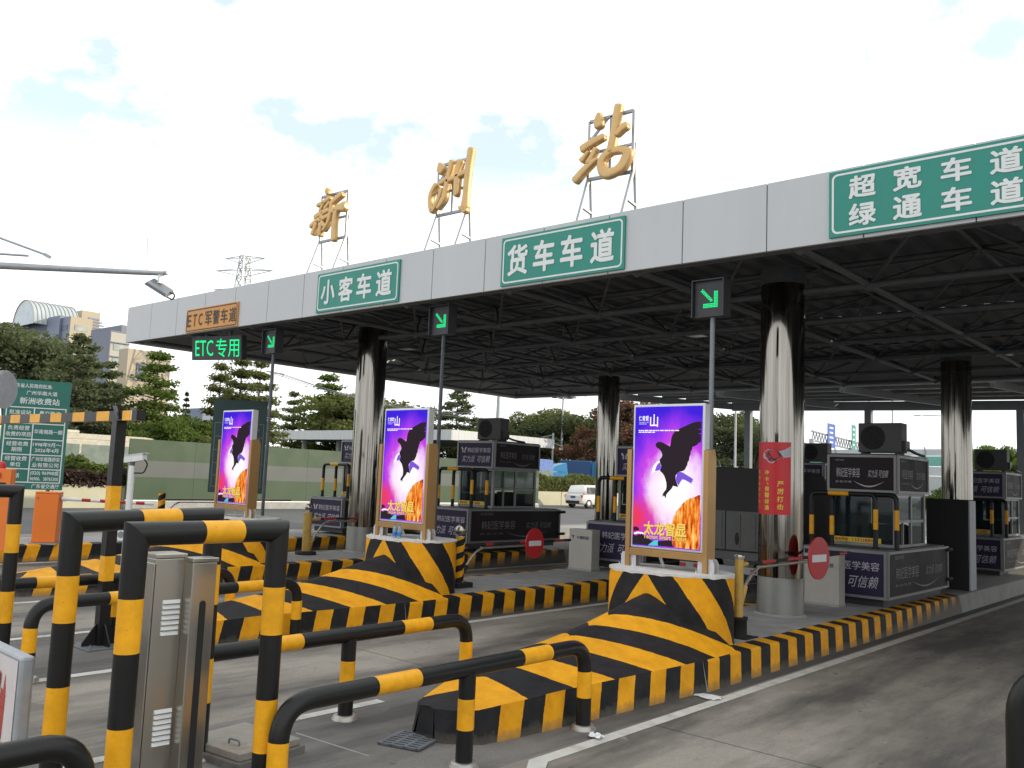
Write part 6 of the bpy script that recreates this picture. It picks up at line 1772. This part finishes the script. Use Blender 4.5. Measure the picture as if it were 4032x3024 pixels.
for i, (px, lab, ln_) in enumerate(((2262, 'dark blue shipping container behind the light blue truck', 'smooth'), (2330, 'bright blue ribbed shipping container with white print, left of the nearest LED advert', 'ribbed'))):
    c = at(px, 1900, 90 + 2 * i); t = thing('shipping_container', (c.x, c.y, gz(c.x) + 1.1), lab, 'container', 'blue shipping containers', rz=rad(30))
    hw_ = 1.5 if i == 0 else 3.0
    b = MB(); n = 2 if i == 0 else 26; W_ = 2 * hw_
    vs = []
    for k in range(n + 1): vs.append((-hw_ + W_ * k / n, -0.05 * (k % 2)))
    poly = vs + [(hw_, 2.4), (-hw_, 2.4)]
    b.prism(poly, (0, 0, 0), (1, 0, 0), (0, 1, 0), (0, 0, 2.55)); b.build('box', MT['container_blue'] if i else mat('container_navy', (0.015, 0.06, 0.17), .5), t)
    b = MB(); b.box(-hw_, hw_, -0.06, 2.42, 2.55, 2.62); b.box(-hw_, hw_, 0.1, 2.3, -1.1, -0.02); b.build('frame', bpy.data.materials['container_blue'], t)
    if i == 1:
        b = MB()
        b.text('CHINA', (0.7, -0.055, .45), (1, 0, 0), (0, 0, 1), 2.6, .5, bold=.03, depth=.01) if False else b.box(-1.6, 2.2, -.07, -.065, .30, .62)
        b.build('white_print', MT['sign_white'], t)

# ------------------------------------------------------------------ the second toll canopy across the road
c0 = at(1779, 1691, 86.0); cl = on_y(1044, 1693, c0.y); cr = on_x(2184, 1722, c0.x)
t = thing('far_toll_canopy', (c0.x, c0.y, gz(c0.x)), 'flat pale toll canopy across the road, one side sunlit, seen under the main canopy', 'toll canopy')
zt = c0.z - gz(c0.x); hh = 1.0; Wd, Ln = c0.x - cl.x, cr.y - c0.y
b = MB(); n = 24
for i in range(n): b.box(-Wd * (i + 1) / n + .01, -Wd * i / n - .01, 0, .08, zt - hh, zt)
for i in range(18): b.box(-.08, 0, .09 + (Ln - .1) * i / 18 + .01, .09 + (Ln - .1) * (i + 1) / 18 - .01, zt - hh, zt)
b.build('fascia', MT['fascia'], t)
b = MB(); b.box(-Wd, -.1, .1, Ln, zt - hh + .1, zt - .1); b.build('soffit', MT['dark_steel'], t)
for i in range(5):
    for j in range(2):
        b = MB(); x, y = -Wd * (.08 + .21 * i), Ln * (.25 + .5 * j); b.tube([(x, y, 0), (x, y, zt - hh + .1)], .35, 14); b.build('column', MT['galv'], t)
c = at(2178, 1730, 103); t = thing('camera_mast', (c.x, c.y, gz(c.x)), 'thin grey mast with a camera bracket at the end of the far canopy', 'mast')
b = MB(); zt = at(2190, 1706, 103).z - gz(c.x); b.tube([(0, 0, 0), (0, 0, zt)], .12, 10); b.build('mast', MT['galv'], t)
b = MB(); b.tube([(0, 0, zt - .2), (-1.2, -.6, zt - .5)], .04, 6); b.tube([(0, 0, zt - 1.1), (.9, .7, zt - 1.5)], .04, 6); b.build('bracket', MT['galv'], t)
b = MB(); b.obox((.75, .6, zt - 1.75), (.15, 0, 0), (0, .15, 0), (0, 0, .12)); b.build('camera_body', MT['sign_white'], t)
def mast(px, pyt, d, r, label, head=None):
    c = at(px, 1900, d); t = thing('light_mast', (c.x, c.y, gz(c.x)), label, 'light mast', 'light poles beyond the plaza')
    zt = at(px, pyt, d).z - gz(c.x); b = MB(); b.tube([(0, 0, 0), (0, 0, zt)], [r, r * .6], 10); b.build('pole', MT['galv'], t)
    if head == 'ring':
        b = MB(); 
        for k in range(8):
            a = math.pi * k / 4; b.obox((1.2 * math.cos(a), 1.2 * math.sin(a), zt), (.32, 0, 0), (0, .32, 0), (0, 0, .09))
        b.tube([(1.2 * math.cos(math.pi * k / 8), 1.2 * math.sin(math.pi * k / 8), zt) for k in range(17)], .05, 6); b.build('lamp_ring', MT['dark_steel'], t)
    elif head:
        b = MB(); d_ = Vector(head); b.tube([(0, 0, zt), d_ * .5 + Vector((0, 0, zt + .35)), d_ + Vector((0, 0, zt + .45))], .05, 8); b.obox(d_ * 1.12 + Vector((0, 0, zt + .44)), d_.normalized() * .35, (0, .12, 0) if abs(d_.x) > abs(d_.y) else (.12, 0, 0), (0, 0, .05)); b.build('lamp_arm', MT['galv'], t)
mast(2206, 1560, 110, .16, 'tall mast with a ring of lamps, in the sky gap left of the rear column', 'ring')
mast(1950, 1540, 90, .30, 'thick grey mast standing behind the far canopy')
mast(2893, 1560, 60, .10, 'thin pale pole behind the dark canvas truck')
mast(3422, 1560, 100, .12, 'first of two thin poles above the nearest booth air conditioner')
mast(3515, 1560, 100, .12, 'second of two thin poles above the nearest booth air conditioner')
mast(3790, 1648, 90, .10, 'curved street lamp left of the rear right column', (-3.8, 0, 0))

# ------------------------------------------------------------------ gantry, overpass, far roofs
ga = at(3197, 1715, 140); gb = at(3420, 1745, 165); gb.z = ga.z - 0.6
t = thing('sign_gantry', (ga.x, ga.y, gz(ga.x)), 'overhead road gantry with a blue and a green direction sign, far behind the booths', 'gantry')
off = Vector((ga.x, ga.y, gz(ga.x))); b = MB(off)
dv = (gb - ga); b.beam(ga + Vector((0, 0, .7)), gb + Vector((0, 0, .7)), .25); b.beam(ga - Vector((0, 0, .7)), gb - Vector((0, 0, .7)), .25)
for k in range(22):
    p = ga + dv * (k / 22); q = ga + dv * ((k + .5) / 22); r_ = ga + dv * ((k + 1) / 22); b.beam(p - Vector((0, 0, .7)), q + Vector((0, 0, .7)), .12); b.beam(q + Vector((0, 0, .7)), r_ - Vector((0, 0, .7)), .12)
b.build('truss', MT['grey_pole'], t)
b = MB(off); b.tube([ga - Vector((0, 0, .5)), (ga.x, ga.y, gz(ga.x))], .45, 12); b.build('pillar', MT['galv'], t)
MT['sign_blue'] = mat('sign_blue', (0.03, 0.09, 0.42), .5)
un = Vector((dv.x, dv.y, 0)).normalized(); nn = Vector((un.y, -un.x, 0))
for px, d, w_, h_, m_, nm in ((3264, 147, 1.95, 1.95, 'sign_blue', 'blue_panel'), (3352, 156, 1.1, 2.2, 'sign_green', 'green_panel')):
    c = at(px, 1716 if m_ == 'sign_blue' else 1724, d); b = MB(off); b.obox(c + nn * .4, un * w_, nn * .05, Vector((0, 0, h_))); p = b.build(nm, MT[m_], t)
    b = MB(off)
    for k in range(4):
        zz = h_ * (.65 - .4 * k); b.obox(c + nn * .46 + Vector((0, 0, zz)) - un * .2, un * w_ * (.5 - .06 * (k % 2)), nn * .01, Vector((0, 0, h_ * .07)))
    b.build('white_print', MT['sign_white'], p)
oa = at(3230, 1772, 121); ob_ = at(4300, 1772, 93.5); ob_.z = oa.z
un = Vector((ob_.x - oa.x, ob_.y - oa.y, 0)); Lb = un.length; un.normalize(); nn = Vector((un.y, -un.x, 0))
t = thing('overpass_bridge', (oa.x, oa.y, gz(oa.x)), 'pale concrete overpass with a green banded parapet, behind the right-hand booths', 'bridge')
zt = oa.z - gz(oa.x); A0 = -un * 30; 
b = MB(); mid = un * (Lb / 2 - 5)
MT['bridge'] = mat('bridge_concrete', (0.46, 0.47, 0.47), .8, 0, .08, .5); MT['bridge_dark'] = mat('bridge_soffit', (0.20, 0.21, 0.22), .8)
b.obox(mid + Vector((0, 0, zt - 4.8)), un * (Lb / 2 + 40), nn * -.25, Vector((0, 0, 1.6))); b.obox(mid - nn * 5 + Vector((0, 0, zt - 6.8)), un * (Lb / 2 + 40), nn * 3.5, Vector((0, 0, .9))); b.build('deck_girder', MT['bridge'], t)
b = MB(); b.obox(mid + Vector((0, 0, zt - 2.6)), un * (Lb / 2 + 40), nn * .05, Vector((0, 0, .55))); b.obox(mid + Vector((0, 0, zt - .35)), un * (Lb / 2 + 40), nn * .05, Vector((0, 0, .40))); b.build('parapet_panel', mat('bridge_panel', (0.50, 0.53, 0.54), .5), t)
b = MB(); b.obox(mid + Vector((0, 0, zt - 1.4)), un * (Lb / 2 + 40), nn * .05, Vector((0, 0, .60))); b.build('green_band', mat('bridge_green', (0.16, 0.42, 0.36), .5), t)
b = MB()
for k in range(16): b.obox(un * (-6 + 4.2 * k) + nn * .1 + Vector((0, 0, zt - 1.6)), un * .09, nn * .08, Vector((0, 0, 1.9)))
b.build('parapet_post', MT['galv'], t)
for k in (-12, 30):
    b = MB(); b.obox(un * k - nn * 5 + Vector((0, 0, (zt - 7.6) / 2)), un * 1.0, nn * 1.5, Vector((0, 0, (zt - 7.6) / 2))); b.build('pier', MT['bridge'], t)
ra = at(3150, 1737, 190); rb_ = at(3325, 1762, 230)
t = thing('far_hall', (ra.x, ra.y, gz(ra.x)), 'pale low hall with a long overhanging roof below the road gantry', 'building')
off = Vector((ra.x, ra.y, gz(ra.x))); b = MB(off); rb_.z = ra.z - .5; d_ = rb_ - ra
b.add([ra, rb_, rb_ - Vector((0, 0, 3.0)), ra - Vector((0, 0, 3.2)), ra + Vector((-20, 22, 0)), rb_ + Vector((-20, 22, 0))], [(0, 3, 2, 1), (0, 1, 5, 4)]); 
b.prism([(0, 0), (1, 0), (.93, -.2), (0.02, -.2)], ra, d_, Vector((0, 0, 15)), (-14, 15, 0)); b.build('roof', MT['bridge'], t)
b = MB(off); q = ra + d_ * .5 - Vector((2, -3, 0)); b.obox(Vector((q.x, q.y, (q.z - 3) / 2)), d_ * .42, Vector((-6, 7, 0)), Vector((0, 0, (q.z - 3) / 2))); b.build('wall', MT['hoard_grey'], t)

# ------------------------------------------------------------------ far buildings at the left
def fac_mat(name, wall, win, nx, nz):
    m, nt, bs = base_mat(name)
    return m
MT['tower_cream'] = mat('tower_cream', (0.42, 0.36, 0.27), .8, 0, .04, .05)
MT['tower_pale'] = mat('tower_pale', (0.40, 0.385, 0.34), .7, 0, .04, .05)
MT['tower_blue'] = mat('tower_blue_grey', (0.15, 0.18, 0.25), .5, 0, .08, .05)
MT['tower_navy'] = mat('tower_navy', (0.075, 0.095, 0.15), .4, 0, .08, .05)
MT['tower_win'] = mat('tower_glazing', (0.30, 0.34, 0.33), .2, 0, .25, .4)
MT['glass_roof'] = mat('arched_glazing', (0.38, 0.45, 0.50), .25, 0, .2, .3)
def block(t, name, pc, pyc, d, pl, pr, zb, mats, off):
    "box whose nearest upright edge is at pixel (pc,pyc), depth d; left face runs to pl, right face to pr"
    c = at(pc, pyc, d); xl = on_y(pl, pyc, c.y).x; yr = on_x(pr, pyc, c.x).y
    b = MB(off); b.box(xl, c.x, c.y, yr, zb, c.z); o = b.build(name, mats, t)
    return c, xl, yr, o
gbl = gz(-90)
c = at(278, 1245, 260); off = Vector((c.x, c.y, gbl))
t = thing('office_building', off, 'wide pale office block with an arched glass roof, far left above the trees', 'building')
c, xl, yr, o = block(t, 'wall', 278, 1245, 260, 44, 365, gbl, MT['tower_blue'], off)  # grey-blue puts the shade of the left face into its colour
b = MB(off); b.box(c.x + .05, c.x + .35, c.y, yr, gbl, c.z); o2 = b.build('sun_tinted_wall', MT['tower_cream'], t)  # cream slab: sunlight painted into the colour of the right face
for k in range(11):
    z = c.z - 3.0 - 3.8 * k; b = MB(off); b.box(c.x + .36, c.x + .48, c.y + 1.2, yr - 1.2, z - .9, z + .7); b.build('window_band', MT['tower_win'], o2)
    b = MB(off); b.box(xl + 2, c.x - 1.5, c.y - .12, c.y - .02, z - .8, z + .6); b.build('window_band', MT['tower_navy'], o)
block(t, 'upper_block', 238, 1241, 263, 190, 277, c.z - 6, MT['tower_blue'], off)
c2, xl2, yr2, o3 = block(t, 'stair_tower', 324, 1221, 285, 277, 397, c.z - 8, MT['tower_cream'], off)
b = MB(off)
for k in range(9):
    z = c2.z - 2.2 - .95 * k; hw_ = 3.6 * math.sqrt(max(0, 1 - ((k - 4) / 4.6) ** 2)); ym = (c2.y + yr2) / 2 + 1.0; b.box(c2.x + .02, c2.x + .25, ym - hw_, ym + hw_, z - .28, z + .22)
b.build('emblem', MT['tower_blue'], o3)
p = at(118, 1218, 275); q = at(60, 1275, 275)
b = MB(off); R_ = 9.0; yc = at(60, 1285, 275); pts = []
n = 16; cxx = yc.x + 6; vs = []
for e, yy in ((0, yc.y), (1, yc.y + 13)):
    for k in range(n + 1):
        a = math.pi * k / n; vs.append((cxx + 8.0 * math.cos(a), yy, c.z - 1.5 + 7.6 * math.sin(a)))
b.add(vs, [(k, k + 1, n + 1 + k + 1, n + 1 + k) for k in range(n)], 0, True); b.add(vs[:n + 1], [tuple(range(n + 1))]); b.add(vs[n + 1:], [tuple(reversed(range(n + 1)))])
ro = b.build('arched_roof', MT['glass_roof'], t)
b = MB(off)
for k in range(12):
    yy = yc.y - .05 + 13 * k / 11; b.tube([(cxx + 8.1 * math.cos(math.pi * j / n), yy, c.z - 1.5 + 7.7 * math.sin(math.pi * j / n)) for j in range(n + 1)], .18, 5)
b.build('roof_rib', MT['tower_pale'], ro)
c = at(437, 1300, 235); off = Vector((c.x, c.y, gbl))
t = thing('office_building', off, 'office tower with a dark blue side and pale window bands, by the canopy end', 'building')
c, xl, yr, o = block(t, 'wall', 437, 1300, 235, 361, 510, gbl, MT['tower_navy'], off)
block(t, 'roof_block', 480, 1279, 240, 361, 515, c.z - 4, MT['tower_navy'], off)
b = MB(off); b.box(c.x + .05, c.x + .4, c.y, yr, gbl, c.z - .5); o2 = b.build('sun_tinted_wall', MT['tower_pale'], t)  # pale slab over the navy box: sunlight put into this face's colour
for k in range(10):
    z = c.z - 4.5 - 3.7 * k; b = MB(off); b.box(c.x + .41, c.x + .55, c.y + .8, yr - .8, z - .6, z + 1.0); b.build('window_band', MT['tower_win'], o2)
    b = MB(off); b.box(c.x + .41, c.x + .9, c.y, yr, z + 1.25, z + 1.5); b.build('ledge', MT['tower_blue'], o2)
c = at(506, 1371, 215); off = Vector((c.x, c.y, gbl))
t = thing('apartment_tower', off, 'plain peach coloured tower with one blue window, behind the tiered tree', 'building')
c, xl, yr, o = block(t, 'wall', 506, 1371, 215, 470, 677, gbl, MT['tower_cream'], off)
y_ = on_x(556, 1410, c.x).y; b = MB(off); b.box(c.x + .02, c.x + .3, y_ - 1.0, y_ + 1.6, c.z - 6.6, c.z - 3.2); b.build('window', MT['tower_navy'], o)
y2_ = on_x(590, 1420, c.x).y; b = MB(off); b.box(c.x + .02, c.x + .5, y_ - 1.6, y2_, c.z - 7.4, c.z - 6.8); b.build('ledge', MT['tower_blue'], o)
c = at(830, 1700, 230); off = Vector((c.x, c.y, gbl))
t = thing('office_building', off, 'low grey block between the tiered trees behind the hoarding', 'building')
c, xl, yr, o = block(t, 'wall', 800, 1606, 200, 720, 905, gbl, MT['tower_blue'], off)

# ------------------------------------------------------------------ power pylon and lines
c = at(908, 1800, 215); off = Vector((c.x, c.y, gbl)); zt = at(905, 985, 215).z
t = thing('power_pylon', off, 'pale lattice power pylon rising above the left part of the canopy', 'pylon')
b = MB(off); H_ = zt - gbl
def half(z): return 5.5 * (1 - (z - gbl) / H_) ** 1.25 + .9
zs = [gbl + H_ * (1 - (1 - k / 14) ** 1.15) for k in range(15)]
for z0, z1 in zip(zs, zs[1:]):
    h0, h1 = half(z0), half(z1)
    C0 = [Vector((c.x + sx * h0, c.y + sy * h0, z0)) for sx, sy in ((-1, -1), (1, -1), (1, 1), (-1, 1))]; C1 = [Vector((c.x + sx * h1, c.y + sy * h1, z1)) for sx, sy in ((-1, -1), (1, -1), (1, 1), (-1, 1))]
    for k in range(4):
        b.beam(C0[k], C1[k], .26); b.beam(C0[k], C1[(k + 1) % 4], .13); b.beam(C0[(k + 1) % 4], C1[k], .13); b.beam(C1[k], C1[(k + 1) % 4], .12)
b.build('lattice_tower', MT['galv'], t)
for py, ln_ in ((985, 5.2), (1046, 7.5), (1125, 7.8)):
    z = at(905, py, 215).z - (0.6 if py == 985 else 0); b = MB(off); d_ = Vector((.86, .5, 0))
    for s in (-1, 1):
        tip = Vector((c.x, c.y, z)) + d_ * s * ln_
        for q in (Vector((c.x + .9, c.y - .9, z + .3)), Vector((c.x - .9, c.y + .9, z + .3)), Vector((c.x, c.y, z - 1.6))): b.beam(q, tip, .16)
        b.beam(Vector((c.x, c.y, z - 1.6)).lerp(tip, .5), Vector((c.x, c.y, z + .3)).lerp(tip, .5), .1)
    b.build('cross_arm', MT['galv'], t)
c = at(1072, 1480, 75); off = Vector((c.x, c.y, gz(c.x)))
t = thing('utility_pole', off, 'utility pole with a cross arm and drooping wires, behind the third arrow signal pole', 'utility pole')
b = MB(off); top = at(1076, 1462, 75); b.tube([(c.x, c.y, gz(c.x)), top], .13, 8); b.build('pole', MT['galv'], t)
b = MB(off); l = at(1050, 1462, 75); r_ = at(1118, 1474, 75); b.beam(l, r_, .12); l2 = at(1050, 1576, 75); r2 = at(1090, 1576, 75); b.beam(l2, r2, .1); b.build('cross_arm', MT['galv'], t)
b = MB(off)
for sx, (px, py, d) in ((0.0, (2350, 1560, 130)), (0.5, (2350, 1545, 130)), (1.0, (2350, 1570, 130))):
    s_ = l.lerp(r_, sx); e_ = at(px, py, d); b.tube([s_.lerp(e_, k / 16) - Vector((0, 0, 3.2 * (1 - (2 * k / 16 - 1) ** 2))) for k in range(17)], .028, 5)
b.tube([r_, r_.lerp(r2, .5) + RX * -.4, r2 + Vector((0, 0, -4))], .02, 5); b.tube([l, l2], .02, 5); b.build('wire', MT['dark_steel'], t)

# ------------------------------------------------------------------ trees
def tiered_tree(H, R0, tiers, seed, leafm, n_leaf=6500, size=0.26, gap=0.5):
    "pagoda-shaped tree: a straight trunk with flat tiers of foliage"
    r = random.Random(seed); t = thing('tiered_tree', (0, 0, 0), '', 'tree', 'trees beyond the plaza')
    b = MB(); b.tube([(0, 0, -.2), (r.uniform(-.1, .1), r.uniform(-.1, .1), H * .5), (0, 0, H * .97)], [.20, .13, .03], 8)
    clumps = []
    for k in range(tiers):
        f = k / (tiers - 1); z = H * (.20 + .78 * f); rad_ = R0 * (1 - f) ** .75 + .35
        m = max(4, int(8 - 3 * f)); a0 = r.uniform(0, 6)
        for j in range(m):
            a = a0 + 2 * math.pi * j / m + r.uniform(-.3, .3); L_ = rad_ * r.uniform(.6, 1.1); zz = z + r.uniform(-.25, .25)
            e = Vector((L_ * math.cos(a), L_ * math.sin(a), zz + L_ * .10)); b.tube([(0, 0, zz - .15 * L_), e * .55 + Vector((0, 0, zz * .45 - .03 * L_)), e], [.055, .035, .012], 5)
            for q in range(3): 
                s = r.uniform(.35, 1.05); clumps.append((Vector((e.x * s, e.y * s, e.z + r.uniform(-.1, .15))), .45 + .30 * rad_ / R0 * r.uniform(.7, 1.4)))
    b.build('trunk', MT['bark'], t)
    tot = sum(c[1] ** 2 for c in clumps); vs, fs = [], []
    for (c, rr) in clumps:
        def place(r_, c=c, rr=rr): return c + Vector((r_.gauss(0, rr * .55), r_.gauss(0, rr * .55), r_.gauss(0, rr * .20)))
        v, f = quad_leaves(int(n_leaf * rr ** 2 / tot), place, size, r.randint(0, 99999), gap)
        k = len(vs); vs += v; fs += [tuple(i + k for i in q) for q in f]
    b = MB(); b.add(vs, fs); b.build('crown', MT[leafm], t)
    return t
def round_tree(H, R0, seed, leafm, n_leaf=7500, size=0.26, lean=0):
    r = random.Random(seed); t = thing('broad_tree', (0, 0, 0), '', 'tree', 'trees beyond the plaza')
    b = MB(); fork = H * .28; b.tube([(0, 0, -.2), (.1, 0, fork)], [.26, .18], 8)
    clumps = []
    for k in range(16):
        a = r.uniform(0, 2 * math.pi); f = r.uniform(0, 1); el = math.asin(r.uniform(-.15, 1))
        rr = R0 * r.uniform(.55, 1.0); c = Vector((rr * math.cos(a) * math.cos(el), rr * math.sin(a) * math.cos(el), H * .55 + (H * .42) * math.sin(el) * r.uniform(.75, 1.05)))
        b.tube([(.1, 0, fork * r.uniform(.7, 1)), c * .5 + Vector((0, 0, H * .22)), c], [.10, .06, .02], 5); clumps.append((c, R0 * r.uniform(.22, .46)))
        for q in range(2): clumps.append((c + Vector((r.gauss(0, .5), r.gauss(0, .5), r.gauss(0, .35))) * R0 * .45, R0 * r.uniform(.14, .28)))
    b.build('trunk', MT['bark'], t)
    tot = sum(c[1] ** 2 for c in clumps); vs, fs = [], []
    for (c, rr) in clumps:
        def place(r_, c=c, rr=rr):
            d = Vector((r_.gauss(0, 1), r_.gauss(0, 1), r_.gauss(0, 1))).normalized(); return c + Vector((d.x, d.y, d.z * .75)) * rr * r_.random() ** .35
        v, f = quad_leaves(int(n_leaf * rr ** 2 / tot), place, size, r.randint(0, 99999), .25)
        k = len(vs); vs += v; fs += [tuple(i + k for i in q) for q in f]
    b = MB(); b.add(vs, fs); b.build('crown', MT[leafm], t)
    return t
def conifer(H, R0, seed):
    r = random.Random(seed); t = thing('conifer_tree', (0, 0, 0), '', 'tree', 'trees beyond the plaza')
    b = MB(); b.tube([(0, 0, -.2), (0, 0, H)], [.14, .02], 7); b.build('trunk', MT['bark'], t)
    def place(r_):
        f = r_.random() ** 1.3; k = int(f * 16) / 16; rr = R0 * (1 - k) * r_.random() ** .5; a = r_.uniform(0, 6.283); return Vector((rr * math.cos(a), rr * math.sin(a), H * (.08 + .92 * (k + (f - k) * .35)) - rr * .12))
    v, f = quad_leaves(2600, place, .16, seed); b = MB(); b.add(v, f); b.build('crown', MT['leaf_dark'], t)
    return t
protos = {'td': tiered_tree(12.5, 3.6, 9, 1, 'leaf_dark', 13000, .15), 'tl': tiered_tree(10.5, 3.0, 9, 2, 'leaf', 10000, .145), 'to': tiered_tree(11.0, 2.6, 9, 3, 'leaf_olive', 9000, .145),
          'tm': tiered_tree(11.5, 4.6, 11, 9, 'leaf_dark', 17000, .15), 'rd': round_tree(9.0, 4.2, 4, 'leaf_dark', 14000, .17), 'ro': round_tree(8.0, 4.0, 5, 'leaf_olive', 12000, .17), 'rr': round_tree(9.0, 3.6, 6, 'leaf_red', 10000, .16), 'rl': round_tree(7.0, 3.6, 7, 'leaf', 11000, .16), 'cf': conifer(9.0, 1.5, 8)}
HP = {'td': 12.5, 'tl': 10.5, 'to': 11.0, 'tm': 11.5, 'rd': 9.0, 'ro': 8.0, 'rr': 9.0, 'rl': 7.0, 'cf': 9.0}
used = set()
def tree(kind, px, py_top, d, label, wide=1.0, rz=None):
    c = at(px, 1850, d); top = at(px, py_top, d); z0 = gz(c.x); s = (top.z - z0) / HP[kind]; o = protos[kind]
    loc = (c.x, c.y, z0); sc = (s * wide, s * wide, s); rz = rz if rz is not None else (px * 7 % 628) / 100
    if kind in used: dup(o, loc, label, None, rz, sc)
    else: o.location = loc; o.scale = sc; o.rotation_euler = (0, 0, rz); o['label'] = label; used.add(kind)
for a in (
    ('rd', 5, 1300, 66, 'dark leafy tree at the left edge above the red and grey discs', 1.0),
    ('tm', 270, 1318, 58, 'largest dark tree with layered branches, in front of the office blocks', 1.05),
    ('td', 150, 1372, 64, 'dark layered tree directly above the left notice board', 1.15),
    ('td', 400, 1420, 62, 'dark layered tree just left of the fresh green tiered tree', 0.95),
    ('tl', 592, 1388, 60, 'fresh green tiered tree in front of the peach tower', 1.15),
    ('rl', 560, 1660, 58, 'low fresh green tree under the tiered tree, above the hoarding end', 1.1),
    ('rl', 690, 1640, 57, 'low rounded fresh green tree above the left end of the hoarding', 1.1),
    ('cf', 713, 1530, 66, 'small dark pointed conifer left of the smallest LED advert', 1.0),
    ('to', 842, 1432, 66, 'narrow tiered tree left of the three behind the smallest LED advert', .9),
    ('to', 925, 1412, 64, 'middle tiered tree behind the smallest LED advert', 1.0),
    ('to', 1000, 1418, 63, 'right tiered tree behind the smallest LED advert', 1.0),
    ('ro', 790, 1730, 56, 'olive bush above the hoarding, left of the smallest LED advert', 1.0),
    ('to', 1140, 1545, 114, 'slim olive tree right of the third arrow signal pole', 1.0),
    ('tl', 1275, 1478, 114, 'tall spreading olive green tree left of the thick left column', 1.3),
    ('ro', 1360, 1560, 112, 'olive tree just left of the thick left column', 1.2),
    ('ro', 1560, 1590, 114, 'olive tree right of the thick left column', 1.2),
    ('tm', 1790, 1525, 116, 'big cone shaped olive tree behind the second arrow signal pole', 1.0),
    ('ro', 1900, 1690, 110, 'low olive tree right of the big cone shaped tree', 1.2),
    ('rd', 2045, 1660, 115, 'dark rounded tree right of the far lamp mast base', 1.2),
    ('ro', 2165, 1620, 118, 'pale leafy tree below the ring lamp mast', 1.1),
    ('rd', 2270, 1650, 112, 'dark tree behind the blue coach', 1.3),
    ('rr', 2350, 1680, 104, 'reddish flowering tree above the blue containers', 1.1),
    ('rr', 2470, 1570, 100, 'flowering tree between the rear column and the nearest LED advert', 1.1),
    ('rd', 2560, 1640, 104, 'dark tree hidden mostly by the nearest LED advert', 1.2),
    ('rd', 2850, 1640, 96, 'dark rounded tree right of the nearest LED advert', 1.1),
    ('rd', 2960, 1690, 90, 'dark bushy tree just left of the thick column', 1.1),
    ('rl', 3300, 1815, 100, 'small green tree below the road gantry', 1.0),
    ('rl', 3690, 1950, 78, 'bright green bush under the overpass, left of the rear column', 1.6),
    ('rl', 3935, 1750, 74, 'fresh green tree standing before the overpass at the right', .8),
    ('rl', 4010, 1800, 70, 'fresh green tree at the right edge before the overpass', 1.1),
    ('rl', 3860, 1840, 68, 'leafy green bush behind the air conditioner at the right edge', 1.0),
    ): tree(*a)
b = MB(); 
for (x0, x1, y0, y1) in ((-140, -52, 5, 140),):
    b.add([(x0, y0, gz(x0) + .01), (x1, y0, gz(x1) + .01), (x1, y1, gz(x1) + .01), (x0, y1, gz(x0) + .01)], [(0, 1, 2, 3)])
tag(b.build('grass_ground', MT['soil']), kind='structure')
